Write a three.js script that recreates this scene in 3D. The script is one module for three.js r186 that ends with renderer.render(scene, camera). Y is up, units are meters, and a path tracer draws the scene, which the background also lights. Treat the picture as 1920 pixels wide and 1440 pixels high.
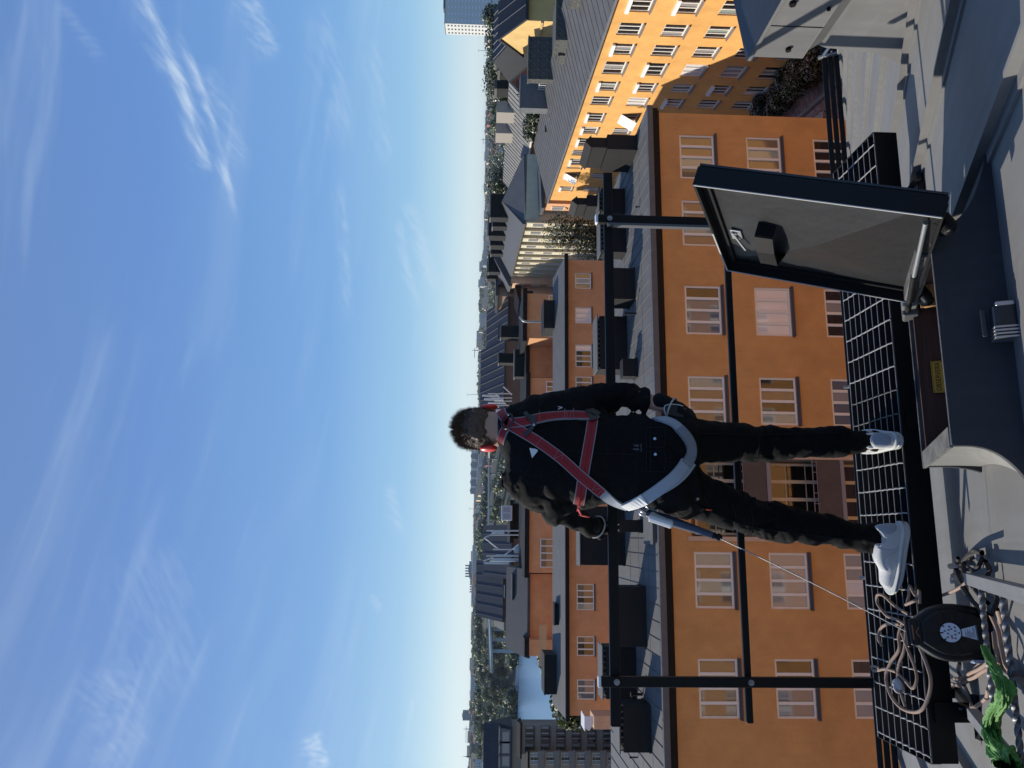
import * as THREE from 'three';
import { mergeGeometries } from 'three/addons/utils/BufferGeometryUtils.js';
import { RoundedBoxGeometry } from 'three/addons/geometries/RoundedBoxGeometry.js';

// ---------------------------------------------------------------- camera, sun, sky, exposure
const EXPOSURE = 1.0, SUN = 5.0, SUN_EL = 25.2, SUN_AZ = 41, FOG = 0.00005;
const V3 = THREE.Vector3, rad = Math.PI / 180;
const scene = new THREE.Scene();
const EYE = new V3(0, 24, 0), FOCAL = 1400;
const yaw = 11.5 * rad, pitch = 2.2 * rad, roll = 0.02;
const fh = new V3(Math.sin(yaw), 0, -Math.cos(yaw)), rightH = new V3(Math.cos(yaw), 0, Math.sin(yaw));
const fwd = fh.clone().multiplyScalar(Math.cos(pitch)).add(new V3(0, -Math.sin(pitch), 0));
const upv = new V3(0, Math.cos(pitch), 0).add(fh.clone().multiplyScalar(Math.sin(pitch)));
// the phone was held on its side: the picture's x axis points down, its y axis points left
const axX = upv.clone().multiplyScalar(-Math.cos(roll)).add(rightH.clone().multiplyScalar(Math.sin(roll)));
const axY = upv.clone().multiplyScalar(-Math.sin(roll)).add(rightH.clone().multiplyScalar(-Math.cos(roll)));
const camera = new THREE.PerspectiveCamera(2 * Math.atan(720 / FOCAL) / rad, 4 / 3, 0.05, 30000);
camera.position.copy(EYE);
camera.quaternion.setFromRotationMatrix(new THREE.Matrix4().makeBasis(axX, axY.clone().negate(), fwd.clone().negate()));
scene.add(camera);

const renderer = new THREE.WebGLRenderer({ antialias: true });
renderer.setSize(1024, 768);
renderer.toneMapping = THREE.LinearToneMapping;
renderer.toneMappingExposure = EXPOSURE;
renderer.shadowMap.enabled = true;

const sunDir = new V3(-Math.cos(SUN_EL * rad) * Math.cos(SUN_AZ * rad), Math.sin(SUN_EL * rad), -Math.cos(SUN_EL * rad) * Math.sin(SUN_AZ * rad));
const sun = new THREE.DirectionalLight(new THREE.Color(1, 0.93, 0.82), SUN);
sun.position.copy(sunDir).multiplyScalar(300).add(new V3(10, 10, -40));
sun.target.position.set(10, 10, -40);
sun.castShadow = true; sun.shadow.radius = 1; sun.shadow.mapSize.set(4096, 4096);
Object.assign(sun.shadow.camera, { left: -110, right: 110, top: 110, bottom: -110, near: 10, far: 700 });
scene.add(sun, sun.target);

// ---------------------------------------------------------------- noise and random
function rng(seed) { let s = seed >>> 0; return () => { s = (s + 0x6D2B79F5) | 0; let t = Math.imul(s ^ (s >>> 15), 1 | s); t = (t + Math.imul(t ^ (t >>> 7), 61 | t)) ^ t; return ((t ^ (t >>> 14)) >>> 0) / 4294967296; }; }
const hash = (x, y, z) => { let h = Math.imul(x, 374761393) ^ Math.imul(y, 668265263) ^ Math.imul(z, 1274126177); h = Math.imul(h ^ (h >>> 13), 1274126177); return ((h ^ (h >>> 16)) >>> 0) / 4294967296; };
const sm = (t) => t * t * (3 - 2 * t), mixf = (a, b, t) => a + (b - a) * t, clamp = (x, a = 0, b = 1) => Math.min(b, Math.max(a, x));
const step = (a, b, x) => sm(clamp((x - a) / (b - a)));
function noise3(x, y, z = 0, per = 0) {
  const X = Math.floor(x), Y = Math.floor(y), Z = Math.floor(z), fx = sm(x - X), fy = sm(y - Y), fz = sm(z - Z);
  const w = per ? (v) => ((v % per) + per) % per : (v) => v;
  const h = (i, j, k) => hash(w(X + i), w(Y + j), Z + k);
  const a = mixf(mixf(h(0, 0, 0), h(1, 0, 0), fx), mixf(h(0, 1, 0), h(1, 1, 0), fx), fy);
  if (fz === 0) return a;
  return mixf(a, mixf(mixf(h(0, 0, 1), h(1, 0, 1), fx), mixf(h(0, 1, 1), h(1, 1, 1), fx), fy), fz);
}
function fbm(x, y, z, oct, per = 0) { let s = 0, a = 0.5, n = 0; for (let i = 0; i < oct; i++) { s += a * noise3(x, y, z + i * 17, per); n += a; a *= 0.5; x *= 2; y *= 2; z *= 2; per *= 2; } return s / n; }

// ---------------------------------------------------------------- sky: clear blue with thin high cirrus
{
  const W = 4096, H = 2048, data = new Float32Array(W * H * 4);
  const rows = [[0, 0.74, 0.86, 0.87], [0.025, 0.64, 0.80, 0.86], [0.06, 0.44, 0.67, 0.83], [0.1, 0.29, 0.54, 0.80], [0.2, 0.17, 0.38, 0.73], [0.4, 0.115, 0.265, 0.62], [0.56, 0.115, 0.235, 0.53], [1.01, 0.055, 0.135, 0.38]];
  // a few long feathers of ice cloud, each a run of sky directions with a width (radians) and a strength
  const way = (px, py) => fwd.clone().addScaledVector(axX, (px - 960) / FOCAL).addScaledVector(axY, (py - 720) / FOCAL).normalize();
  const feathers = [
    [[[250, -60], [300, 60], [345, 160], [385, 290], [400, 330]], 0.012, 0.50], [[[330, 40], [385, 180], [420, 300], [448, 428]], 0.007, 0.42], [[[390, 110], [430, 220], [470, 330]], 0.016, 0.16], [[[470, -20], [500, 60], [520, 120]], 0.016, 0.28],
    [[[110, 0], [160, 60], [205, 122]], 0.010, 0.10], [[[640, 330], [650, 470], [655, 620]], 0.010, 0.16], [[[770, 360], [800, 470], [830, 560]], 0.012, 0.34], [[[750, 400], [765, 500], [790, 590]], 0.008, 0.26], [[[600, 0], [640, 160], [650, 300]], 0.022, 0.13], [[[700, 60], [720, 200], [735, 330]], 0.014, 0.16],
    [[[730, 900], [745, 960], [760, 1010]], 0.010, 0.22], [[[695, 1110], [710, 1130], [716, 1150]], 0.007, 0.20], [[[590, 1370], [600, 1405], [612, 1450]], 0.014, 0.42], [[[780, 1290], [768, 1360], [755, 1440]], 0.004, 0.22], [[[210, 1230], [240, 1330], [262, 1450]], 0.035, 0.14], [[[300, 1000], [330, 1180], [340, 1330]], 0.045, 0.09],
  ].map(([pts, wd, k]) => [pts.map(([x, y]) => way(x, y)), wd, k]);
  const fc = feathers.map(([p]) => { const c = p.reduce((s, q) => s.add(q), new V3()).normalize(); return [c, Math.cos(Math.min(1.4, Math.max(...p.map((q) => Math.acos(clamp(q.dot(c), -1, 1)))) + 0.12))]; });
  for (let j = H / 2; j < H; j++) {
    const el = ((j + 0.5) / H - 0.5) * Math.PI, y = Math.sin(el), c = Math.cos(el);
    let k0 = 0; while (y > rows[k0 + 1][0]) k0++; const A = rows[k0], B = rows[k0 + 1], f = (y - A[0]) / (B[0] - A[0]);
    for (let i = 0; i < W; i++) {
      const az = ((i + 0.5) / W - 0.5) * 2 * Math.PI, x = c * Math.cos(az), z = c * Math.sin(az);
      let r = mixf(A[1], B[1], f), g = mixf(A[2], B[2], f), b = mixf(A[3], B[3], f);
      const toSun = x * sunDir.x + y * sunDir.y + z * sunDir.z, glow = Math.pow(clamp(0.5 + 0.5 * toSun), 5), low = Math.pow(1 - y, 9);
      const lift = (0.05 + 0.22 * low) * glow; r += lift * 1.15; g += lift; b += lift * 0.75;
      const near = x * fwd.x + y * fwd.y + z * fwd.z > 0.68, oc = near ? 5 : 2, k = 1 / (y + 0.12), px = x * k, pz = z * k;
      // long faint streaks parallel to the horizon, and a patchy veil
      const rel = Math.atan2(x * rightH.x + z * rightH.z, x * fh.x + z * fh.z), q = fbm(rel * 2.2 + 5, el * 9, 3.5, 3);
      const s1 = fbm(rel * 2.6 + q * 0.5, el * 26 + rel * 4.5 + q * 1.2, 1.5, oc), s2 = near ? fbm(rel * 5 + q, el * 74 + rel * 16 + q * 3, 7.5, 4) : 0.5, cover = fbm(px * 0.5 + 9, pz * 0.5 + 2, 11.5, 3);
      let cl = 0.075 * step(0.42, 0.75, s1) * step(0.36, 0.62, cover + 0.12 * s2) + 0.12 * step(0.5, 0.78, s2) * step(0.40, 0.66, s1) + 0.05 * cover;
      cl += 0.09 * step(0.22, 0.62, -rel) * step(0.08, 0.40, y) * step(0.3, 0.7, s1 * 0.6 + s2 * 0.4) ;
      if (near) for (let n = 0; n < feathers.length; n++) {
        const [cc, cosr] = fc[n]; if (x * cc.x + y * cc.y + z * cc.z < cosr) continue;
        const [P, wd, ks] = feathers[n]; let best = 9, at = 0, side = 0;
        for (let m = 1; m < P.length; m++) { const a = P[m - 1], e = P[m], dx = e.x - a.x, dy = e.y - a.y, dz = e.z - a.z, L2 = dx * dx + dy * dy + dz * dz, t = clamp(((x - a.x) * dx + (y - a.y) * dy + (z - a.z) * dz) / L2), ux = x - a.x - dx * t, uy = y - a.y - dy * t, uz = z - a.z - dz * t, d = Math.hypot(ux, uy, uz); if (d < best) { best = d; at = (m - 1 + t) / (P.length - 1); side = uy; } }
        const l = fbm(at * 9 + n * 7, side * 260 + at * 14, n + 0.5, 4), w = wd * 0.62 * (0.35 + 1.1 * l) * (side > 0 ? 1.7 : 0.7), e = Math.exp(-(best * best) / (w * w));
        cl += ks * e * (0.35 + 1.1 * step(0.32, 0.75, l)) * step(0, 0.18, at) * step(1.0, 0.72, at);
      }
      cl = clamp(cl, 0, 0.75) * (0.25 + 0.75 * step(0.01, 0.09, y));
      r = mixf(r, 0.60 + lift, cl); g = mixf(g, 0.74 + lift, cl); b = mixf(b, 0.90 + lift * 0.8, cl);
      const o = (j * W + i) * 4; data[o] = r; data[o + 1] = g; data[o + 2] = b; data[o + 3] = 1;
    }
  }
  for (let o = 0; o < W * H * 2; o += 4) { data[o] = 0.25; data[o + 1] = 0.27; data[o + 2] = 0.27; data[o + 3] = 1; }
  const tex = new THREE.DataTexture(data, W, H, THREE.RGBAFormat, THREE.FloatType);
  tex.mapping = THREE.EquirectangularReflectionMapping; tex.magFilter = THREE.LinearFilter; tex.minFilter = THREE.LinearFilter; tex.needsUpdate = true;
  scene.background = tex; scene.environment = tex;
}
scene.fog = new THREE.FogExp2(new THREE.Color(0.74, 0.83, 0.90), FOG);

// ---------------------------------------------------------------- placing: pixels of the 1920 x 1440 photograph met with real planes
const dirOf = (px, py) => fwd.clone().addScaledVector(axX, (px - 960) / FOCAL).addScaledVector(axY, (py - 720) / FOCAL);
const onZ = (px, py, z) => { const d = dirOf(px, py); return EYE.clone().addScaledVector(d, (z - EYE.z) / d.z); };
const onY = (px, py, y) => { const d = dirOf(px, py); return EYE.clone().addScaledVector(d, (y - EYE.y) / d.y); };
const onX = (px, py, x) => { const d = dirOf(px, py); return EYE.clone().addScaledVector(d, (x - EYE.x) / d.x); };
const onP = (px, py, P, n) => { const d = dirOf(px, py); return EYE.clone().addScaledVector(d, P.clone().sub(EYE).dot(n) / d.dot(n)); };
const atD = (px, py, depth) => EYE.clone().addScaledVector(dirOf(px, py), depth);
const v = (x, y, z) => new V3(x, y, z);

// ---------------------------------------------------------------- naming and grouping
const used = new Map(), baseOf = new Map();
function numbered(n) { const k = used.get(n) || 0; used.set(n, k + 1); return k ? `${n}_${String(k).padStart(3, '0')}` : n; }
function thing(name, label, category, base = v(0, 0, 0), group, kind) {
  const o = new THREE.Group(); o.name = numbered(name); o.position.copy(base); scene.add(o);
  if (label) o.userData.label = label; if (category) o.userData.category = category; if (group) o.userData.group = group; if (kind) o.userData.kind = kind;
  baseOf.set(o, base); return o;
}
function part(parent, name, geo, mat, label, kind) {      // geometry is given in world metres
  const b = baseOf.get(parent); geo.translate(-b.x, -b.y, -b.z);
  const m = new THREE.Mesh(geo, mat); m.name = name; m.castShadow = m.receiveShadow = true; parent.add(m); baseOf.set(m, b);
  if (label) m.userData.label = label; if (kind) m.userData.kind = kind; return m;
}
function single(name, geo, mat, label, category, group, kind) {   // a thing that is one mesh
  geo.computeBoundingBox(); const bb = geo.boundingBox, b = v((bb.min.x + bb.max.x) / 2, bb.min.y, (bb.min.z + bb.max.z) / 2);
  geo.translate(-b.x, -b.y, -b.z);
  const m = new THREE.Mesh(geo, mat); m.name = numbered(name); m.position.copy(b); m.castShadow = m.receiveShadow = true; scene.add(m); baseOf.set(m, b);
  if (label) m.userData.label = label; if (category) m.userData.category = category; if (group) m.userData.group = group; if (kind) m.userData.kind = kind; return m;
}
const structure = (name, geo, mat) => single(name, geo, mat, null, null, null, 'structure');
function copyOf(o, pos, turn = 0, label) { const c = o.clone(); c.name = numbered(o.name.replace(/_\d{3}$/, '')); c.position.copy(pos); c.rotation.y = turn; if (label) c.userData.label = label; scene.add(c); return c; }

// ---------------------------------------------------------------- geometry: every piece keeps position, normal, uv (uv in metres)
function prep(g) {
  g = g.index ? g.toNonIndexed() : g;
  for (const k of Object.keys(g.attributes)) if (!['position', 'normal', 'uv'].includes(k)) g.deleteAttribute(k);
  if (!g.attributes.normal) g.computeVertexNormals(); return g;
}
function metreUV(g) {
  const p = g.attributes.position, n = g.attributes.normal, uv = new Float32Array(p.count * 2);
  for (let i = 0; i < p.count; i += 3) {
    let nx = 0, ny = 0, nz = 0; for (let k = 0; k < 3; k++) { nx += n.getX(i + k); ny += n.getY(i + k); nz += n.getZ(i + k); }
    const h = Math.hypot(nx, nz) || 1, flat = Math.abs(ny) > 0.93 * Math.hypot(nx, ny, nz);
    for (let k = 0; k < 3; k++) {
      const x = p.getX(i + k), y = p.getY(i + k), z = p.getZ(i + k);
      if (flat) { uv[(i + k) * 2] = x; uv[(i + k) * 2 + 1] = z; }
      else { uv[(i + k) * 2] = (x * nz - z * nx) / h; uv[(i + k) * 2 + 1] = y / Math.max(0.35, Math.hypot(nx, nz) / Math.hypot(nx, ny, nz)); }
    }
  }
  g.setAttribute('uv', new THREE.BufferAttribute(uv, 2)); return g;
}
const merge = (list, keepUV) => { const g = mergeGeometries(list.map(prep).map((q) => { if (!q.attributes.uv) q.setAttribute('uv', new THREE.BufferAttribute(new Float32Array(q.attributes.position.count * 2), 2)); return q; }), false); return keepUV ? g : metreUV(g); };
const box = (x, y, z, cx, cy, cz, ry = 0, rx = 0, rz = 0) => { const g = new THREE.BoxGeometry(x, y, z); if (rx) g.rotateX(rx); if (rz) g.rotateZ(rz); if (ry) g.rotateY(ry); return g.translate(cx, cy, cz); };
const rbox = (x, y, z, r, cx, cy, cz, ry = 0, rx = 0, rz = 0, seg = 2) => { const g = new RoundedBoxGeometry(x, y, z, seg, r); if (rx) g.rotateX(rx); if (rz) g.rotateZ(rz); if (ry) g.rotateY(ry); return g.translate(cx, cy, cz); };
const bx = (x0, x1, y0, y1, z0, z1) => box(Math.abs(x1 - x0), Math.abs(y1 - y0), Math.abs(z1 - z0), (x0 + x1) / 2, (y0 + y1) / 2, (z0 + z1) / 2);
function basisGeo(g, o, X, Y, Z) { return g.applyMatrix4(new THREE.Matrix4().makeBasis(X, Y, Z).setPosition(o)); }
// a bar with a rectangular section from a to b; up fixes its turn
function bar(a, b, w, h, up = v(0, 1, 0), r = 0) {
  const Z = b.clone().sub(a), L = Z.length(); Z.normalize(); const X = up.clone().cross(Z); if (X.lengthSq() < 1e-6) X.set(1, 0, 0); X.normalize(); const Y = Z.clone().cross(X);
  return basisGeo(r ? new RoundedBoxGeometry(w, h, L, 2, r) : new THREE.BoxGeometry(w, h, L), a.clone().add(b).multiplyScalar(0.5), X, Y, Z);
}
function rod(a, b, r, r2 = r, seg = 10) { const d = b.clone().sub(a), g = new THREE.CylinderGeometry(r2, r, d.length(), seg); g.applyQuaternion(new THREE.Quaternion().setFromUnitVectors(v(0, 1, 0), d.clone().normalize())); const m = a.clone().add(b).multiplyScalar(0.5); return g.translate(m.x, m.y, m.z); }
const tube = (pts, r, seg = 40, rs = 8, closed = false) => new THREE.TubeGeometry(new THREE.CatmullRomCurve3(pts, closed, 'centripetal'), seg, r, rs, closed);
// a flat sheet: polygon of world points pushed by thick along -normal
function slab(pts, thick) {
  const n = pts[1].clone().sub(pts[0]).cross(pts[2].clone().sub(pts[0])).normalize();
  const X = pts[1].clone().sub(pts[0]).normalize(), Y = n.clone().cross(X);
  const s = new THREE.Shape(pts.map((q) => { const d = q.clone().sub(pts[0]); return new THREE.Vector2(d.dot(X), d.dot(Y)); }));
  return basisGeo(new THREE.ExtrudeGeometry(s, { depth: thick, bevelEnabled: false }), pts[0].clone().addScaledVector(n, -thick), X, Y, n);
}
function prism(pts, a, b) { // polygon in (p,q) given as points, swept from a to b: list of ring points as functions
  const n = pts.length, tri = [], push = (...q) => q.forEach((w) => tri.push(w.x, w.y, w.z)), A = pts.map((p) => a(p)), B = pts.map((p) => b(p));
  for (let i = 0; i < n; i++) { const j = (i + 1) % n; push(A[i], A[j], B[j], A[i], B[j], B[i]); }
  for (let i = 1; i < n - 1; i++) { push(A[0], A[i + 1], A[i]); push(B[0], B[i], B[i + 1]); }
  const g = new THREE.BufferGeometry(); g.setAttribute('position', new THREE.BufferAttribute(new Float32Array(tri), 3)); g.computeVertexNormals(); return g;
}
// profile points [z,y] swept along x from x0 to x1
const sweepX = (pts, x0, x1) => prism(pts, (p) => v(x0, p[1], p[0]), (p) => v(x1, p[1], p[0]));

// ---------------------------------------------------------------- materials
const C = (r, g, b) => new THREE.Color().setRGB(r, g, b);
function texture(size, fn, srgb) {  // fn(u,v) in 0..1 -> [r,g,b] 0..1
  const d = new Uint8Array(size * size * 4);
  for (let j = 0; j < size; j++) for (let i = 0; i < size; i++) { const q = fn(i / size, j / size), o = (j * size + i) * 4; for (let k = 0; k < 3; k++) d[o + k] = clamp(q.length ? q[k] : q) * 255; d[o + 3] = 255; }
  const t = new THREE.DataTexture(d, size, size); t.wrapS = t.wrapT = THREE.RepeatWrapping; t.magFilter = THREE.LinearFilter; t.minFilter = THREE.LinearMipmapLinearFilter; t.generateMipmaps = true;
  if (srgb) t.colorSpace = THREE.SRGBColorSpace; t.needsUpdate = true; return t;
}
const rep = (t, metres, my = metres) => { const c = t.clone(); c.repeat.set(1 / metres, 1 / my); c.needsUpdate = true; return c; };
const std = (color, roughness = 0.8, o = {}) => new THREE.MeshStandardMaterial({ color, roughness, ...o });
const phys = (color, roughness = 0.5, o = {}) => new THREE.MeshPhysicalMaterial({ color, roughness, ...o });
const T = {
  plaster: texture(512, (x, y) => { const a = fbm(x * 6, y * 6, 0.5, 5, 6), b = noise3(x * 180, y * 180, 3, 180), s = fbm(x * 40, y * 3, 7.5, 3, 0); const w = 0.80 + 0.34 * (a - 0.5) + 0.08 * (s - 0.5) + 0.07 * (b - 0.5); return [w, w * (0.985 + 0.03 * a), w * (0.97 + 0.06 * a)]; }, false),
  grain: texture(512, (x, y) => 0.5 + 0.6 * (fbm(x * 90, y * 90, 1.5, 3, 90) - 0.5), false),
  sheet: texture(512, (x, y) => { const a = fbm(x * 4, y * 4, 9.5, 5, 4), st = fbm(x * 60, y * 4, 2.5, 3, 0), sp = step(0.80, 0.9, noise3(x * 70, y * 70, 4, 70)) * 0.06; const w = 0.78 + 0.42 * (a - 0.5) + 0.22 * (st - 0.5) + sp; return [w, w, w]; }, false),
  blotch: texture(256, (x, y) => { const a = fbm(x * 5, y * 5, 21.5, 5, 5); return [a, a, a]; }, false),
  wood: texture(512, (x, y) => { const r = fbm(x * 3, y * 60, 2.5, 4, 0), k = fbm(x * 8, y * 160, 6.5, 2, 0), w = 0.5 + 0.5 * (r - 0.5) + 0.25 * (k - 0.5); return [w, w * 0.93, w * 0.86]; }, false),
  weave: texture(256, (x, y) => 0.5 + 0.22 * Math.sin((x + y) * 2 * Math.PI * 40) + 0.2 * Math.sin((x - y) * 2 * Math.PI * 40) + 0.4 * (fbm(x * 6, y * 6, 3, 4, 6) - 0.5), false),
};
const plasterMat = (c, k = 1) => std(c, 0.92, { map: rep(T.plaster, 5.5 * k), bumpMap: rep(T.grain, 1.3), bumpScale: 0.006 });
const sheetMat = (c, rough = 0.5, o = {}) => std(c, rough, { map: rep(T.sheet, 2.6), bumpMap: rep(T.blotch, 1.7), bumpScale: 0.004, roughnessMap: null, ...o });
const M = {
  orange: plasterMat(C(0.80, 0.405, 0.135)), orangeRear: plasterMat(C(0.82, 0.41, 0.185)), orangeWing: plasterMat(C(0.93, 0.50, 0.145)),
  roofGrey: sheetMat(C(0.140, 0.136, 0.128), 0.75), roofGreyFar: sheetMat(C(0.130, 0.127, 0.120), 0.75), roofNear: sheetMat(C(0.200, 0.197, 0.189), 0.66),
  black: phys(C(0.006, 0.006, 0.0065), 0.5, { specularIntensity: 0.45 }), shadeSheet: sheetMat(C(0.02, 0.021, 0.025), 0.42), chimney: phys(C(0.02, 0.019, 0.018), 0.7, { specularIntensity: 0.5, map: rep(T.sheet, 2.6), bumpMap: rep(T.blotch, 1.7), bumpScale: 0.004 }), darkRoof: phys(C(0.015, 0.015, 0.016), 0.85, { specularIntensity: 0.4, map: rep(T.sheet, 2.6) }),
  hatch: phys(C(0.060, 0.060, 0.062), 0.65, { specularIntensity: 0.4, map: rep(T.sheet, 1.2), bumpMap: rep(T.blotch, 0.8), bumpScale: 0.004 }), galv: std(C(0.42, 0.43, 0.44), 0.42, { metalness: 0.7, map: rep(T.sheet, 0.6) }), steel: std(C(0.55, 0.55, 0.56), 0.3, { metalness: 0.9 }),  // hatch: kerb grey darkened, its shade put into the colour
  frame: std(C(0.84, 0.77, 0.66), 0.6), frameWhite: std(C(0.80, 0.76, 0.68), 0.55), sill: std(C(0.06, 0.06, 0.065), 0.45), white: std(C(0.8, 0.8, 0.78), 0.5),
  gutter: phys(C(0.014, 0.011, 0.009), 0.7, { specularIntensity: 0.4 }), wood: std(C(0.14, 0.06, 0.035), 0.7, { map: rep(T.wood, 0.9), bumpMap: rep(T.wood, 0.9), bumpScale: 0.002 }), freshWood: std(C(0.72, 0.42, 0.16), 0.65, { map: rep(T.wood, 0.5) }),
};
const glassOf = (r, g, b) => new THREE.MeshPhysicalMaterial({ color: C(r, g, b), roughness: 0.04, ior: 2.1, specularIntensity: 1 });
const PANES = { dark: glassOf(0.012, 0.012, 0.011), warm: glassOf(0.21, 0.155, 0.095), blue: glassOf(0.13, 0.15, 0.18), white: glassOf(0.78, 0.75, 0.72), grey: glassOf(0.34, 0.33, 0.31), green: glassOf(0.30, 0.36, 0.31) };  // warm: reflection of the orange wall put into the pane colour
const curtainMat = std(C(0.42, 0.45, 0.42), 0.9, { side: THREE.DoubleSide });

// ================================================================ THE BUILDINGS ROUND THE COURTYARD
// ---- a window: frame mesh whose children are its panes, sill and what hangs behind them
const curtainR = rng(77);
function windowUnit(parent, O, X, Y, N, w, h, n, o = {}) {
  const B = (gx, gy, gz, cx, cy, cz) => basisGeo(new THREE.BoxGeometry(gx, gy, gz).translate(cx, cy, cz), O.clone(), X, Y, N);
  const d = o.recess ?? 0.10, f = o.f ?? 0.085, m = o.m ?? 0.11, list = [];
  list.push(B(f, h, 0.09, f / 2, h / 2, -d), B(f, h, 0.09, w - f / 2, h / 2, -d), B(w - 2 * f, f, 0.09, w / 2, f / 2, -d), B(w - 2 * f, f, 0.09, w / 2, h - f / 2, -d));
  const pw = (w - 2 * f - (n - 1) * m) / n;
  for (let i = 1; i < n; i++) list.push(B(m, h - 2 * f, 0.10, f + i * pw + (i - 0.5) * m, h / 2, -d + 0.006));
  if (o.trim) list.push(B(w + 0.1, 0.05, 0.05, w / 2, h + 0.02, 0.012), B(0.05, h, 0.05, -0.02, h / 2, 0.012), B(0.05, h, 0.05, w + 0.02, h / 2, 0.012));
  const win = part(parent, 'window', merge(list), o.frame || M.frame);
  for (let i = 0; i < n; i++) {
    const x0 = f + i * (pw + m), kind = o.panes ? o.panes[i % o.panes.length] : 'dark';
    part(win, 'pane', merge([B(pw, h - 2 * f, 0.02, x0 + pw / 2, h / 2, -d - 0.015)]), PANES[kind]);
    if (o.bars) part(win, 'glazing_bar', merge(Array.from({ length: o.bars }, (_, k) => B(pw, 0.03, 0.03, x0 + pw / 2, h * (k + 1) / (o.bars + 1), -d + 0.002))), o.frame || M.frame);
  }
  if (o.sill !== false) { const sl = basisGeo(new THREE.BoxGeometry(w + 0.08, 0.035, 0.20).rotateX(0.22).translate(w / 2, -0.03, 0.03), O.clone(), X, Y, N); part(win, 'sill', merge([sl, B(w + 0.08, 0.07, 0.02, w / 2, -0.075, 0.13)]), o.sillMat || M.sill); }
  if (o.blind) part(win, 'blind_box', merge([B(w + 0.02, 0.20, 0.24, w / 2, h - 0.09, 0.04), B(w, 0.05, 0.06, w / 2, h - 0.22, 0.16)]), M.white);
  if (o.awning) part(win, 'awning', merge([basisGeo(new THREE.BoxGeometry(w, h * 0.98, 0.02).translate(w / 2, -h * 0.49, 0).rotateX(-0.5).translate(0, h, 0.03), O.clone(), X, Y, N)]), M.white);
  return win;
}
// ---- a wall with openings, thick, front face on the plane through O spanned by X and Y
function wallGeo(O, X, Y, N, w, h, holes, thick = 0.35) {
  const s = new THREE.Shape([new THREE.Vector2(0, 0), new THREE.Vector2(w, 0), new THREE.Vector2(w, h), new THREE.Vector2(0, h)]);
  for (const [x0, y0, ww, hh] of holes) s.holes.push(new THREE.Path([new THREE.Vector2(x0, y0), new THREE.Vector2(x0, y0 + hh), new THREE.Vector2(x0 + ww, y0 + hh), new THREE.Vector2(x0 + ww, y0)]));
  return basisGeo(new THREE.ExtrudeGeometry(s, { depth: thick, bevelEnabled: false }), O.clone().addScaledVector(N, -thick), X, Y, N);
}
const UX = v(1, 0, 0), UY = v(0, 1, 0), UZ = v(0, 0, 1);
function chimneyBox(parent, x0, x1, yTop, zF, depth, yBase, o = {}) {
  const ch = part(parent, 'chimney', merge([bx(x0, x1, yBase - 0.8, yTop, zF - depth, zF), bx(x0 - 0.03, x1 + 0.03, yBase - 0.75, yBase + 0.10, zF - depth - 0.03, zF + 0.03), bx(x0 - 0.008, x1 + 0.008, (yBase + yTop) / 2 - 0.012, (yBase + yTop) / 2 + 0.012, zF - depth - 0.008, zF + 0.008)]), o.mat || M.chimney);
  if (o.cap !== 'none') {
    const top = yTop + (o.gap ?? 0.07), list = [bx(x0 - 0.05, x1 + 0.05, top, top + 0.045, zF - depth - 0.05, zF + 0.05)];
    for (let x = x0 + 0.05; x < x1; x += 0.24) for (const z of [zF - 0.05, zF - depth + 0.05]) list.push(bx(x, x + 0.05, yTop - 0.01, top + 0.005, z - 0.025, z + 0.025));
    part(ch, 'cap', merge(list), o.capMat || M.roofGreyFar);
  }
  if (o.stack) part(ch, 'flue', merge([bx(x0 + 0.12, x1 - 0.12, yTop + 0.02, yTop + o.stack, zF - depth + 0.1, zF - 0.1), prism([[0, 0], [1, 0], [0.5, 1]], (p) => v(x0 + 0.05 + (x1 - x0 - 0.1) * p[0], yTop + o.stack + 0.3 * p[1], zF - 0.02), (p) => v(x0 + 0.05 + (x1 - x0 - 0.1) * p[0], yTop + o.stack + 0.3 * p[1], zF - depth + 0.02))]), o.mat || M.chimney);
  return ch;
}

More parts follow.
